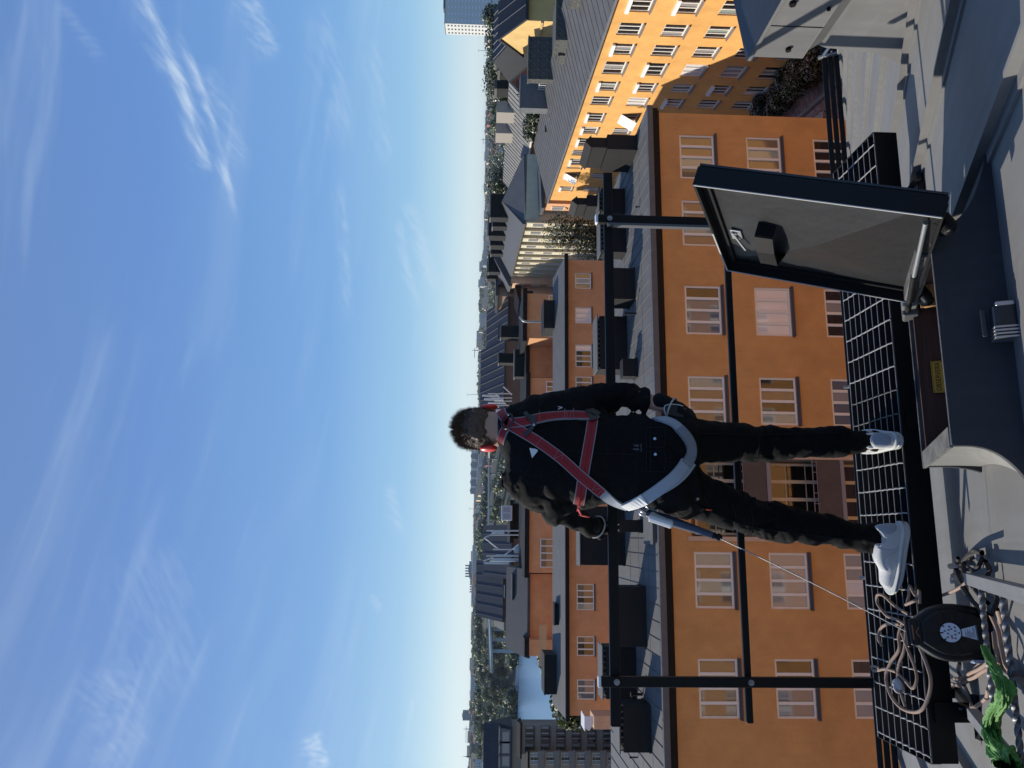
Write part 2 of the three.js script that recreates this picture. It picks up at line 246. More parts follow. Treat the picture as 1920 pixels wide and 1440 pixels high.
// ---- the block across the courtyard
const ZF = -30, FX0 = -17, FX1 = 18.62;
const front = thing('apartment_block', 'shaded orange apartment block across the yard, with stacked balconies and dark chimneys on its roof', 'apartment block', v(1, 0, -34));
{
  const cols = [[-6.73, -4.556, 4], [-2.695, -0.538, 4], [4.60, 6.60, 4], [8.40, 10.54, 4], [12.35, 14.45, 4], [15.48, 17.58, 4], [-10.9, -8.75, 4], [-14.9, -12.75, 4]];
  const heads = [15.53, 12.53, 9.50, 6.5, 3.5], H = 1.55, holes = [], BAL = [0.05, 3.22];
  for (const [a, b] of cols) for (const y of heads) holes.push([a - FX0, y - H, b - a, H]);
  holes.push([BAL[0] - FX0, 0.4, BAL[1] - BAL[0], 15.2]);
  part(front, 'wall', merge([wallGeo(v(FX0, 0, ZF), UX, UY, UZ, FX1 - FX0, 16.45, holes, 0.4), bx(FX1 - 0.4, FX1, 0, 16.45, ZF - 0.42, ZF - 11), bx(FX1 - 0.4, FX1, 0, 14.1, ZF - 11, ZF - 24), bx(FX0, FX0 + 0.4, 0, 14.1, ZF - 0.42, ZF - 24), bx(FX0, FX1, 0, 14.1, ZF - 24, ZF - 24.4)]), M.orange);  // low rear walls are unseen depth, added so the block shades the yard
  const PK = { '0,0': ['warm', 'warm', 'green', 'warm'], '0,1': ['warm', 'green', 'warm', 'green'], '0,2': ['warm', 'warm', 'warm', 'green'], '0,3': ['blue', 'blue', 'blue', 'dark'], '0,4': ['warm', 'green', 'warm', 'warm'], '0,5': ['warm', 'green', 'warm', 'warm'],
    '1,0': ['blue', 'blue', 'dark', 'dark'], '1,1': ['grey', 'grey', 'grey', 'grey'], '1,2': ['green', 'dark', 'warm', 'dark'], '1,3': ['white', 'white', 'white', 'white'], '1,4': ['grey', 'warm', 'grey', 'warm'], '1,5': ['warm', 'warm', 'green', 'warm'],
    '2,0': ['grey', 'grey', 'grey', 'dark'], '2,1': ['grey', 'white', 'grey', 'grey'], '2,2': ['blue', 'blue', 'grey', 'blue'], '2,3': ['dark', 'dark', 'grey', 'dark'], '2,5': ['dark', 'dark', 'dark', 'dark'] };
  cols.forEach(([a, b, n], c) => heads.forEach((y, r) => { if (r > 2 && c > 5) return; windowUnit(front, v(a, y - H, ZF), UX, UY, UZ, b - a, H, n, { panes: PK[`${r},${c}`] || ['dark', 'grey', 'warm', 'dark'], recess: 0.09 }); }));
  // pane colours carry curtain tones and the reflected orange wall; the balconies stand in a recess
  const zi = ZF - 1.25;
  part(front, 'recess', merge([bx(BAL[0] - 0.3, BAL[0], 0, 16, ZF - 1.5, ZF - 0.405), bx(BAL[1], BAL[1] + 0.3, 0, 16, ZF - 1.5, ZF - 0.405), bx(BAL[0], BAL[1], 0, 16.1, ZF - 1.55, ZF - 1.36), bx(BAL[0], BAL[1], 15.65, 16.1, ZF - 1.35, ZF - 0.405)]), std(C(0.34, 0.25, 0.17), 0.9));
  part(front, 'pilaster', merge([bx(BAL[1] - 0.02, BAL[1] + 0.16, 0.2, 15.75, ZF - 0.3, ZF + 0.05), bx(BAL[0] - 0.16, BAL[0] + 0.02, 0.2, 15.75, ZF - 0.3, ZF + 0.05)]), plasterMat(C(0.80, 0.56, 0.36)));
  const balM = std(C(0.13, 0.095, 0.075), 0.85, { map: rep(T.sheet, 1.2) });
  for (let k = 0; k < 5; k++) {
    const y = 12.45 - 3.05 * k;      // slab level
    const bal = part(front, 'balcony', merge([bx(BAL[0] + 0.02, BAL[1] - 0.02, y - 0.16, y, ZF - 1.34, ZF + 0.08)]), std(C(0.30, 0.25, 0.23), 0.9));
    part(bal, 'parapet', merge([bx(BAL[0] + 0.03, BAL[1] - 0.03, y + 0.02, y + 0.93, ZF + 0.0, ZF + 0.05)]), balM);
    const rl = [bx(BAL[0] + 0.03, BAL[1] - 0.03, y + 1.12, y + 1.15, ZF + 0.01, ZF + 0.04), bx(BAL[0] + 0.03, BAL[1] - 0.03, y + 0.95, y + 0.975, ZF + 0.01, ZF + 0.04)];
    for (let x = BAL[0] + 0.1; x < BAL[1]; x += 0.42) rl.push(bx(x, x + 0.025, y + 0.9, y + 1.13, ZF + 0.015, ZF + 0.035));
    part(bal, 'railing', merge(rl), std(C(0.28, 0.20, 0.17), 0.6));
    windowUnit(front, v(BAL[0] + 0.08, y + 0.02, zi), UX, UY, UZ, BAL[1] - BAL[0] - 0.16, 2.62, 4, { panes: ['dark', 'dark', 'dark', 'dark'], f: 0.10, m: 0.14, recess: 0, sill: false, bars: 2, frame: std(C(0.74, 0.60, 0.42), 0.6) });
  }
  // eaves
  part(front, 'fascia', merge([bx(FX0 - 0.1, FX1 + 0.1, 16.50, 16.74, ZF + 0.02, ZF + 0.2), bx(FX0 - 0.1, FX1 + 0.1, 16.41, 16.46, ZF - 0.1, ZF + 0.02)]), M.gutter);
  const gut = [bx(FX0 - 0.15, FX1 + 0.15, 16.76, 17.0, ZF + 0.12, ZF + 0.33)];
  for (let x = FX0; x < FX1; x += 2.05) gut.push(bx(x, x + 0.03, 16.75, 17.012, ZF + 0.115, ZF + 0.338));
  part(front, 'gutter', merge(gut), sheetMat(C(0.13, 0.135, 0.14), 0.5));
  // roof: near slope, far slope, unseen low rear added to shade the yard, standing seams
  const zr = -40.8, yr = 17.12, ze = ZF + 0.2, ye = 16.98, sl = (yr - ye) / (ze - zr), Ry = (z) => ye + (ze - z) * sl;
  const roof = part(front, 'roof', merge([sweepX([[ze, ye], [zr, yr], [-41.6, 16.4], [-42.2, 14.6], [-54.4, 14.4], [-54.4, 14.0], [-41, 14.0], [ze, 16.72]], FX0 - 0.1, FX1 + 0.12)]), M.roofGrey);
  const R = rng(5);
  for (let x = FX0 + 0.3; x < FX1; x += 0.64) part(roof, 'seam', merge([bar(v(x, Ry(ze - 0.1) + 0.012, ze - 0.1), v(x, Ry(zr + 0.05) + 0.012, zr + 0.05), 0.022, 0.03)]), M.roofGrey);
  for (const z of [-31.6, -33.4, -35.2]) part(roof, 'cross_seam', merge([box(FX1 - FX0 - 0.2, 0.008, 0.02, (FX0 + FX1) / 2, Ry(z) + 0.004, z, 0, sl)]), M.roofGrey);
  const n = v(0, 1, sl).normalize(), E0 = v(0, ye, ze);
  const place = (yR, yL, xT, xB, depth, o = {}) => {   // right edge, left edge, top and foot in the photograph, foot on the roof plane
    const A = onP(xB, yR, E0, n), L = onP(xB, yL, E0, n), zF = (A.z + L.z) / 2, T0 = onZ(xT, (yR + yL) / 2, zF);
    return chimneyBox(front, L.x, A.x, T0.y, zF, depth, Math.min(A.y, L.y), o);
  };
  place(253, 282, 1139, 1195, 2.2, { cap: 'none', stack: 0.75 });
  place(367, 389, 1101, 1168, 1.6, { cap: 'none', stack: 0.5 });
  place(353, 398, 1128, 1172, 1.0, { gap: 0.1 });
  place(411, 474, 1131, 1174, 1.0, { gap: 0.12 });
  place(502, 562, 1150, 1191, 1.5, { gap: 0.12 });
  place(592, 694, 1125, 1176, 1.3, { gap: 0.1 });
  place(672, 706, 1168, 1196, 0.7, { cap: 'none' });
  place(950, 1060, 1090, 1172, 1.3, { gap: 0.04 });
  place(975, 998, 1161, 1205, 0.5, { gap: 0.08, capMat: M.white });
  place(1101, 1212, 1158, 1212, 1.4, { gap: 0.05 });
  place(1214, 1310, 1136, 1193, 1.2, { gap: 0.12 });
  place(1324, 1410, 1169, 1221, 1.3, { gap: 0.13 });
  // roof ladder hooks, small pipes and a hatch
  const pipe = (px, py, h, r) => { const q = onP(px, py, E0, n); part(front, 'vent_pipe', merge([rod(q.clone().add(v(0, -0.1, 0)), q.clone().add(v(0, h, 0)), r), rod(q.clone().add(v(0, h, 0)), q.clone().add(v(0, h + 0.06, 0)), r * 1.7)]), M.chimney); };
  pipe(1205, 1302, 0.45, 0.06); pipe(1193, 588, 0.5, 0.05); pipe(1172, 1016, 0.5, 0.05); pipe(1199, 388, 0.12, 0.03); pipe(1196, 1420, 0.3, 0.03);
  const hq = onP(1222, 990, E0, n); part(front, 'roof_hatch', merge([box(1.2, 0.16, 1.5, hq.x, hq.y + 0.05, hq.z, 0, sl), box(1.3, 0.03, 1.6, hq.x, hq.y + 0.145, hq.z, 0, sl)]), M.roofGrey);
}

// ---- the long sunlit wing on the right
const WA = 10.72 * rad, WD = v(Math.sin(WA), 0, -Math.cos(WA)), WN = v(-Math.cos(WA), 0, -Math.sin(WA)), WP = v(31.4, 0, -30);
const wp = (s, y, d = 0) => WP.clone().addScaledVector(WD, s).addScaledVector(WN, d).add(v(0, y, 0));
const wing = thing('apartment_wing', 'long sunlit yellow-orange apartment wing with rows of three-pane windows, right of the courtyard', 'apartment block', wp(35, 0));
{
  const cols = [[2.0, 3.9], [5.0, 6.9], [8.1, 9.9], [11.25, 13.1], [14.55, 16.3], [17.55, 19.3], [20.45, 22.68], [24.05, 25.85], [27.05, 28.95], [30.78, 32.93], [34.32, 36.1], [37.4, 39.7], [40.95, 42.75], [43.9, 46.0], [48.8, 51.0], [54.5, 56.4]];
  const heads = [15.23, 12.13, 9.07, 5.98, 2.95], H = 1.60, S0 = -22, S1 = 61, holes = [];
  for (const [a, b] of cols) for (const y of heads) holes.push([a - S0, y - H, b - a, H]);
  for (const y of heads) holes.push([46.75 - S0, y - H, 0.55, H]);
  // seen from the courtyard X runs away from the viewer along WD, so the outward normal is X x Y
  const N = WD.clone().cross(UY).normalize(); const out = N.dot(WN) > 0 ? N : N.clone().negate();
  const O = wp(S1, 0), X = WD.clone().negate();
  const hol2 = holes.map(([a, y, w, h]) => [S1 - S0 - a - w, y, w, h]);
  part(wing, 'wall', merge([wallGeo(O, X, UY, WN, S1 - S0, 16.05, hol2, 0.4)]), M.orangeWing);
  part(wing, 'end_wall', merge([bar(wp(S1 - 0.2, 8, -0.42), wp(S1 - 0.2, 8, -11), 0.4, 16), bar(wp(S1 - 0.2, 8, -11.2), wp(S0, 8, -11.2), 0.4, 16)]), M.orangeWing);
  const R = rng(31), kinds = ['dark', 'dark', 'grey', 'green', 'white', 'warm'];
  const open = { '0,4': 1, '0,5': 1 };
  cols.forEach(([a, b], c) => heads.forEach((y, r) => {
    const p = [0, 1, 2].map(() => kinds[Math.floor(R() * R() * 6)]);
    if ((r === 1 && c === 8) || (r === 2 && c === 6)) p.fill('white');
    const bl = r < 4 && R() < (r === 0 ? 0.75 : 0.4);
    windowUnit(wing, wp(b, y - H), X, UY, WN, b - a, H, 3, { panes: p, frame: M.frameWhite, recess: 0.13, blind: bl, sillMat: std(C(0.20, 0.19, 0.18), 0.5), awning: (r === 1 && c === 9) || (r === 0 && c === 14), m: 0.1 });
  }));
  for (const y of heads) windowUnit(wing, wp(47.3, y - H), X, UY, WN, 0.55, H, 1, { frame: M.frameWhite, recess: 0.13 });
  // roof rises away from the courtyard
  const roof = part(wing, 'roof', merge([prism([[0.45, 16.12], [-7, 18.1], [-11.5, 16.2], [-11.5, 15.9], [0.3, 16.0]], (p) => wp(S0, p[1], p[0]), (p) => wp(S1 + 0.2, p[1], p[0]))]), M.roofGreyFar);
  part(wing, 'eaves_gutter', merge([bar(wp(S0, 16.14, 0.38), wp(S1 + 0.2, 16.14, 0.38), 0.14, 0.16)]), sheetMat(C(0.2, 0.2, 0.2), 0.5));
  for (let s = S0 + 1; s < S1; s += 1.3) part(roof, 'seam', merge([bar(wp(s, 16.145, 0.4), wp(s, 18.105, -6.95), 0.02, 0.03)]), M.roofGreyFar);
  // chimneys: front corner by pixel on planes parallel to the wall
  const chW = (d, yN, yF, xT, xB, thick, mat, o = {}) => {   // near and far picture edge of the lit side on the plane d behind the wall
    const P = wp(0, 0, d), q = (x, y) => { const p = onP(x, y, P, WN); return [p.clone().sub(WP).dot(WD), p.y]; };
    const [s0, y0] = q(xB, yN), [s1] = q(xB, yF), yT = q(xT, (yN + yF) / 2)[1];
    const g = [prism([[s0, y0 - 1.2], [s1, y0 - 1.2], [s1, yT], [s0, yT]], (p) => wp(p[0], p[1], d), (p) => wp(p[0], p[1], d - thick))];
    g.push(prism([[s0 - 0.06, yT - 0.05], [s1 + 0.06, yT - 0.05], [s1 + 0.06, yT + 0.08], [s0 - 0.06, yT + 0.08]], (p) => wp(p[0], p[1], d + 0.06), (p) => wp(p[0], p[1], d - thick - 0.06)));
    const c = part(wing, 'chimney', merge(g), mat);
    if (o.tin) part(c, 'cap', merge([prism([[s0, yT + 0.09], [s1, yT + 0.09], [(s0 + s1) / 2, yT + o.tin]], (p) => wp(p[0], p[1], d - 0.05), (p) => wp(p[0], p[1], d - thick + 0.05))]), M.roofGreyFar);
    return c;
  };
  const lime = std(C(0.17, 0.17, 0.155), 0.95, { map: rep(T.blotch, 0.9), bumpMap: rep(T.blotch, 0.6), bumpScale: 0.02 });
  chW(-4.6, 76, 106, 1040, 1080, 3.6, lime); chW(-4.4, 105, 122, 1046, 1070, 1.6, lime); chW(-4.0, -6, 18, 1068, 1094, 3, lime);
  chW(-5.6, 150, 158, 990, 1048, 4.2, lime);
  chW(-4.6, 219, 226, 1030, 1052, 4.6, sheetMat(C(0.12, 0.13, 0.14), 0.6)); chW(-5.4, 204, 214, 975, 1030, 3.6, sheetMat(C(0.15, 0.155, 0.16), 0.6)); chW(-4.4, 248, 253, 1022, 1044, 1.4, lime);
}

// ---- the block behind: top floor over the ridge of the front block, right end seen past it
const ZR = -64;
const rear = thing('apartment_block', 'farther shaded orange block, only its top floor showing above the nearer roof and chimneys', 'apartment block', v(5, 0, -68));
{
  const X0 = onZ(1090, 1342, ZR).x, X1 = onZ(1070, 487, ZR).x, H = 1.45, hd = 15.9, holes = [];
  const wins = [[512, 541, 3], [576, 606, 3], [646, 688, 4], [706, 748, 4], [1095, 1144, 4], [1193, 1230, 3], [1274, 1312, 3], [1000, 1052, 4]];
  const pk = [['warm', 'grey', 'warm'], ['white', 'white', 'white'], ['dark', 'warm', 'dark', 'white'], ['grey', 'grey', 'warm', 'warm'], ['green', 'dark', 'warm', 'warm'], ['dark', 'dark', 'warm'], ['blue', 'blue', 'blue'], ['warm', 'warm', 'grey', 'dark']];
  const sp = wins.map(([a, b]) => [onZ(1085, b, ZR).x, onZ(1085, a, ZR).x]);
  for (const [a, b] of sp) for (const y of [hd, hd - 3.05]) holes.push([a - X0, y - H, b - a, H]);
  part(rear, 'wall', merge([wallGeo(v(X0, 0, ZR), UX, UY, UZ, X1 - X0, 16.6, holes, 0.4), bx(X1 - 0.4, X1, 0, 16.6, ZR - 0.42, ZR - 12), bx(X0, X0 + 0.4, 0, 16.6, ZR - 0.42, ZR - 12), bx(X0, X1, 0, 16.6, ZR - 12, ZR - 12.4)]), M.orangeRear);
  sp.forEach(([a, b], i) => [hd, hd - 3.05].forEach((y) => windowUnit(rear, v(a, y - H, ZR), UX, UY, UZ, b - a, H, wins[i][2], { panes: pk[i], recess: 0.09 })));
  part(rear, 'roof', merge([sweepX([[ZR + 0.45, 16.75], [ZR - 6, 17.35], [ZR - 12.6, 16.7], [ZR - 12.6, 16.4], [ZR + 0.4, 16.6]], X0 - 0.3, X1 + 0.3)]), M.roofGreyFar);
  part(rear, 'gutter', merge([bx(X0 - 0.3, X1 + 0.35, 16.58, 16.9, ZR + 0.3, ZR + 0.6)]), M.darkRoof);
  // dark low boxes on that roof
  const b1 = (yR, yL, xT, xB, z, d, mat) => { const A = onZ(xB, yR, z), L = onZ(xT, yL, z); part(rear, 'chimney', merge([bx(L.x, A.x, A.y - 1.2, L.y, z - d, z), bx(L.x - 0.06, A.x + 0.06, L.y, L.y + 0.08, z - d - 0.06, z + 0.06)]), mat); };
  b1(1228, 1302, 1022, 1045, ZR - 4, 3, M.chimney); b1(563, 615, 1021, 1041, ZR - 5, 3, M.chimney); b1(1132, 1172, 1041, 1050, ZR - 3, 1.5, M.darkRoof);
}

// ================================================================ OUR OWN ROOF
const RT = 0.47, RY0 = 22.145, KS = 0.838, roofY = (z) => RY0 + RT * (z + 2.9), RN = v(0, 1, -RT).normalize(), RP = v(0, RY0, -2.9);
const onRoof = (px, py, h = 0) => onP(px, py, RP.clone().addScaledVector(RN, h), RN);
const RX0 = -14, RX1 = 27, RZE = -7.42, RZR = -0.7;
const roofTop = structure('roof', merge([sweepX([[RZE, roofY(RZE)], [RZR, roofY(RZR)], [7, roofY(RZR) - 3.4], [7, 18], [RZE + 0.1, roofY(RZE) - 0.1]], RX0, RX1)]), M.roofNear);
{
  for (let k = -24; k < 40; k++) {
    const x = k < -3 ? 0.16 + 0.518 * (k + 3) : 2.036 + 0.518 * k; if (x < RX0 || x > RX1) continue;
    const zt = (x > 0.2 && x < 0.82) ? -2.33 : RZR;
    part(roofTop, 'seam', merge([bar(v(x, roofY(RZE) + 0.018, RZE), v(x, roofY(zt) + 0.018, zt), 0.012, 0.036), bar(v(x - 0.02, roofY(RZE) + 0.004, RZE), v(x - 0.02, roofY(zt) + 0.004, zt), 0.03, 0.01)]), M.roofNear);
  }
  const own = thing('apartment_block', 'grey-roofed building with its yard wall below the eaves', 'apartment block', v(6, 0, -3));
  own.userData.label = 'building under the grey sheet roof in the foreground, yard wall below its eaves';
  const holes = [], N = v(0, 0, -1), O = v(RX1, 0, -6.95), X = v(-1, 0, 0), w = RX1 - RX0;
  for (let x = 2; x < w - 3; x += 3.9) for (const y of [14.6, 11.6, 8.6, 5.6, 2.6]) holes.push([x, y, 2.1, 1.55]);
  part(own, 'wall', merge([wallGeo(O, X, UY, N, w, 19.2, holes, 0.4), bx(RX0, RX1, 0, 18, 6.6, 7), bx(RX0, RX0 + 0.4, 0, 18, -6.5, 6.6), bx(RX1 - 0.4, RX1, 0, 18, -6.5, 6.6)]), M.orange);
  for (const [x, y, ww, hh] of holes) windowUnit(own, v(RX1 - x, y, -6.95), X, UY, N, ww, hh, 4, { frame: M.frameWhite, panes: ['grey', 'dark', 'white', 'dark'], recess: 0.1, sill: false });
}
// ---- ground and courtyard

// ================================================================ THINGS ON OUR ROOF
const RD = v(0, -RT, -1).normalize();                     // straight down the slope
const onR = (x, z, h = 0) => v(x, roofY(z), z).addScaledVector(RN, h);
const boltHead = (p, n, r = 0.012, h = 0.008) => { const g = new THREE.CylinderGeometry(r * 0.92, r, h, 6); g.applyQuaternion(new THREE.Quaternion().setFromUnitVectors(UY, n.clone().normalize())); return g.translate(p.x + n.x * h / 2, p.y + n.y * h / 2, p.z + n.z * h / 2); };
const washer = (p, n, r, h) => { const g = new THREE.CylinderGeometry(r, r, h, 20); g.applyQuaternion(new THREE.Quaternion().setFromUnitVectors(UY, n)); return g.translate(p.x + n.x * h / 2, p.y + n.y * h / 2, p.z + n.z * h / 2); };

// ---- snow guard at the eaves: three flat rails on clamps
{
  const z0 = -7.13, t = thing('snow_guard', 'long black snow guard of three rails along the eaves of the grey roof', 'snow guard', v(2, roofY(z0), z0));
  const nrm = RN;
  for (let k = 0; k < 3; k++) { const c = onR(0, z0, 0.055 + 0.062 * k); part(t, 'rail', merge([rbox(RX1 - RX0 - 1, 0.050, 0.036, 0.008, (RX0 + RX1) / 2, c.y, c.z, 0, -Math.atan(RT))]), M.black); }
  for (let x = -9.6; x < 22; x += 1.85) part(t, 'clamp', merge([bar(onR(x, z0 + 0.03, -0.01), onR(x, z0 + 0.03, 0.24), 0.05, 0.02, v(1, 0, 0)), bar(onR(x, z0 + 0.03, 0.2), onR(x, z0 + 0.34, 0.03), 0.03, 0.012), rbox(0.11, 0.045, 0.09, 0.01, x, roofY(z0 + 0.12) + 0.03, z0 + 0.12, 0, -Math.atan(RT)), boltHead(onR(x + 0.02, z0 + 0.06, 0.1), v(0, 0.3, 1)), boltHead(onR(x - 0.02, z0 + 0.06, 0.16), v(0, 0.3, 1))]), M.galv);
}

// ---- the walkway: a narrow grating carried level on brackets
const WY = 22.33, WZ0 = -3.27, WZ1 = -2.895, WX0 = -0.80, WX1 = 1.735;
{
  const t = thing('roof_walkway', 'narrow black steel grating walkway that the man stands on', 'walkway', v(0.5, WY - 0.1, -3.08));
  const nb = 9, dz = (WZ1 - WZ0) / (nb - 1), paleTop = std(C(0.42, 0.41, 0.40), 0.45, { map: rep(T.blotch, 0.5) });  // paler material for bar tops and most cross bars
  const bm = std(C(0.012, 0.012, 0.013), 0.5);
  for (let k = 0; k < nb; k++) { const z = WZ0 + k * dz, b = part(t, 'grating_bar', merge([bx(WX0, WX1, WY - 0.036, WY - 0.002, z - 0.0018, z + 0.0018)]), bm); part(b, 'pale_edge', merge([bx(WX0, WX1, WY - 0.002, WY, z - 0.0016, z + 0.0016)]), paleTop); }
  const R = rng(9);
  for (let x = WX0 + 0.02; x <= WX1; x += 0.0985) {
    const pts = []; for (let k = 0; k <= 36; k++) { const z = mixf(WZ0, WZ1, k / 36); pts.push(v(x + 0.0012 * Math.sin(k * 1.57), WY - 0.0015 + 0.0012 * Math.sin(k * Math.PI / 2.2), z)); }
    part(t, 'cross_bar', merge([tube(pts, 0.0036, 36, 5)]), (x > 0.36 && x < 0.66) ? bm : paleTop);
  }
  part(t, 'side_plate', merge([rbox(WX1 - WX0, 0.098, 0.006, 0.002, (WX0 + WX1) / 2, WY - 0.05, WZ1 + 0.006)]), M.black);
  part(t, 'side_plate', merge([rbox(WX1 - WX0, 0.098, 0.006, 0.002, (WX0 + WX1) / 2, WY - 0.05, WZ0 - 0.006)]), M.black);
  for (const x of [WX0 - 0.002, WX1 + 0.002]) part(t, 'end_plate', merge([bx(x - 0.0015, x + 0.0015, WY - 0.038, WY + 0.0005, WZ0, WZ1)]), M.black);
  for (const x of [-0.62, 0.47, 1.42]) {
    const zF = WZ1 + 0.02, foot = onR(x, zF, 0.01);
    const br = part(t, 'bracket', merge([bx(x - 0.035, x + 0.035, roofY(zF) + 0.02, WY - 0.02, zF - 0.008, zF + 0.004), bar(onR(x, WZ0, 0.012), onR(x, zF + 0.13, 0.012), 0.035, 0.016), bx(x - 0.02, x + 0.02, roofY(WZ0), WY - 0.09, WZ0 + 0.02, WZ0 + 0.05),
      bar(v(x + 0.03, WY - 0.11, zF + 0.004), onR(x + 0.03, zF + 0.14, 0.02), 0.012, 0.02), bar(onR(x - 0.07, zF + 0.1, 0.01), onR(x + 0.08, zF + 0.1, 0.01), 0.03, 0.014)]), M.black);
    part(br, 'bolt', merge([boltHead(v(x + 0.015, WY - 0.115, zF + 0.004), UZ, 0.007, 0.005)]), M.galv);
  }
}
// ---- the railing: two posts, two rails, bolted where they cross
{
  const zr = -3.315, t = thing('guard_rail', 'black steel guard rail with two posts and two horizontal rails behind the man', 'railing', v(0.45, WY - 0.1, zr));
  const posts = [[1.472, 22.12, 23.475], [-0.592, 22.12, 23.485]];
  const ps = posts.map(([x, y0, y1]) => part(t, 'post', merge([rbox(0.042, y1 - y0, 0.03, 0.005, x, (y0 + y1) / 2, zr + 0.028)]), M.black));
  part(t, 'rail', merge([rbox(2.50, 0.044, 0.022, 0.006, 0.475, 23.42, zr)]), M.black);
  part(t, 'rail', merge([rbox(2.05, 0.030, 0.022, 0.006, 0.265, 22.853, zr)]), M.black);
  posts.forEach(([x, , y1], i) => { for (const y of [23.42, 22.853]) { const b = part(ps[i], 'bolt', merge([washer(v(x, y, zr + 0.043), UZ, 0.0125, 0.003), boltHead(v(x, y, zr + 0.046), UZ, 0.007, 0.006)]), M.galv); }
    part(ps[i], 'cap_highlight', merge([rbox(0.045, 0.012, 0.034, 0.004, x, y1 + 0.006, zr + 0.028)]), std(C(0.75, 0.75, 0.73), 0.4)); });  // white post top is a highlight put into the colour
  part(t, 'side_channel', merge([bx(1.440, 1.452, 22.15, 23.43, zr + 0.012, zr + 0.042)]), std(C(0.10, 0.105, 0.11), 0.4));
}
// ---- the open roof hatch: kerb, skirts, the boarded shaft under it and the raised lid
{
  const HX0 = 0.235, HX1 = 0.805, HZ0 = -2.275, HZ1 = -1.755, HH = 0.15;
  const t = thing('roof_hatch', 'open steel roof hatch with shade in its kerb colour, lid raised on its right, boarded shaft below', 'roof hatch', v(0.65, roofY(-2.5), -2.5));
  const P = (x, z, h) => onR(x, z, h);
  const prof = (q) => Math.pow(1 - q, 3);                // how far a skirt has swept out at the share q of its height
  const wallZ = (z, hTop, x0, x1, fr, fl, th) => { // panel across the slope with skirts that sweep out at both feet
    const s = new THREE.Shape(); s.moveTo(x0, hTop); s.lineTo(x1, hTop);
    for (let k = 1; k <= 20; k++) s.lineTo(x1 + fr * prof(1 - k / 20), hTop * (1 - k / 20) + 0.004); s.lineTo(x1 + fr, -0.02); s.lineTo(x0 - fl, -0.02);
    for (let k = 0; k < 20; k++) s.lineTo(x0 - fl * prof(k / 20), hTop * k / 20 + 0.004); s.closePath();
    return basisGeo(new THREE.ExtrudeGeometry(s, { depth: th, bevelEnabled: true, bevelThickness: 0.003, bevelSize: 0.003, bevelSegments: 2 }), v(0, roofY(z), z), UX, RN, RD.clone().negate());
  };
  const sideLoft = (x0, sgn, fFar, fNear, z0, z1) => { const g = new THREE.PlaneGeometry(1, 1, 14, 14), p = g.attributes.position; for (let i = 0; i < p.count; i++) { const s = p.getX(i) + 0.5, q = p.getY(i) + 0.5, z = mixf(z0, z1, s), o = P(x0 + sgn * mixf(fFar, fNear, s * s) * prof(q), z, HH * q + 0.003); p.setXYZ(i, o.x, o.y, o.z); } g.computeVertexNormals(); return g; };
  const curb = part(t, 'kerb', merge([wallZ(HZ1, HH, HX0, HX1, 0.20, 0.09, 0.018), wallZ(HZ0 - 0.02, HH, HX0, HX1, 0.06, 0.02, 0.018)]), M.hatch);  // near face darker than the left panel: shade put into its colour
  const pale = sheetMat(C(0.34, 0.335, 0.31), 0.55);
  part(t, 'side_panel', merge([sideLoft(HX0, -1, 0.005, 0.09, HZ0 - 0.02, HZ1 + 0.018)]), std(C(0.25, 0.245, 0.225), 0.6, { map: rep(T.sheet, 1.2), side: THREE.DoubleSide }));
  part(t, 'side_panel', merge([sideLoft(HX1, 1, 0.06, 0.20, HZ0 - 0.02, HZ1 + 0.018)]), std(C(0.060, 0.060, 0.062), 0.65, { side: THREE.DoubleSide }));  // right panel takes the same grey with shade in the colour
  const dull = std(C(0.26, 0.255, 0.235), 0.55, { map: rep(T.blotch, 0.3), bumpMap: rep(T.blotch, 0.12), bumpScale: 0.003 });
  part(t, 'kerb_edge', merge([bar(P(HX0, HZ1 + 0.014, HH + 0.003), P(HX1, HZ1 + 0.014, HH + 0.003), 0.004, 0.008)]), dull); part(t, 'kerb_edge', merge([bar(P(HX0, HZ0 - 0.01, HH + 0.004), P(HX1, HZ0 - 0.01, HH + 0.004), 0.004, 0.016)]), dull);
  part(t, 'kerb_edge', merge([bar(P(HX0 + 0.02, HZ1 + 0.01, HH + 0.006), P(HX0 + 0.02, HZ0 - 0.02, HH + 0.006), 0.052, 0.008, RN)]), dull);
  // lead-dressed block along the right side and fresh wood lining under it
  part(t, 'kerb_corner', merge([bar(P(HX1 - 0.02, HZ1 - 0.06, HH + 0.01), P(HX1 - 0.035, HZ0 + 0.03, HH + 0.012), 0.055, 0.045, RN, 0.008)]), std(C(0.23, 0.225, 0.21), 0.5, { map: rep(T.blotch, 0.25), bumpMap: rep(T.blotch, 0.1), bumpScale: 0.004 }));
  part(t, 'kerb_corner', merge([bar(P(HX1 - 0.045, HZ0 + 0.04, HH + 0.008), P(HX1 - 0.05, HZ0 - 0.02, HH + 0.004), 0.07, 0.05, RN, 0.008)]), std(C(0.07, 0.07, 0.068), 0.5));
  for (const z of [HZ0 + 0.05, HZ0 + 0.15]) part(t, 'batten', merge([bar(P(HX1 - 0.035, z, HH - 0.02), P(HX1 - 0.035, z, -0.3), 0.022, 0.05, UX)]), M.freshWood);
  // shaft boards, thick, below the roof
  for (let k = 0; k < 5; k++) part(t, 'board', merge([bar(P(HX0 + 0.01, HZ0 + 0.014, HH - 0.05 - k * 0.105), P(HX1 - 0.05, HZ0 + 0.014, HH - 0.05 - k * 0.105), 0.018, 0.10, RN)]), M.wood);
  for (const x of [HX0 + 0.012, HX1 - 0.012]) for (let k = 0; k < 4; k++) part(t, 'board', merge([bar(P(x, HZ0, HH - 0.06 - k * 0.125), P(x, HZ1, HH - 0.06 - k * 0.125), 0.018, 0.12, RN)]), M.wood);
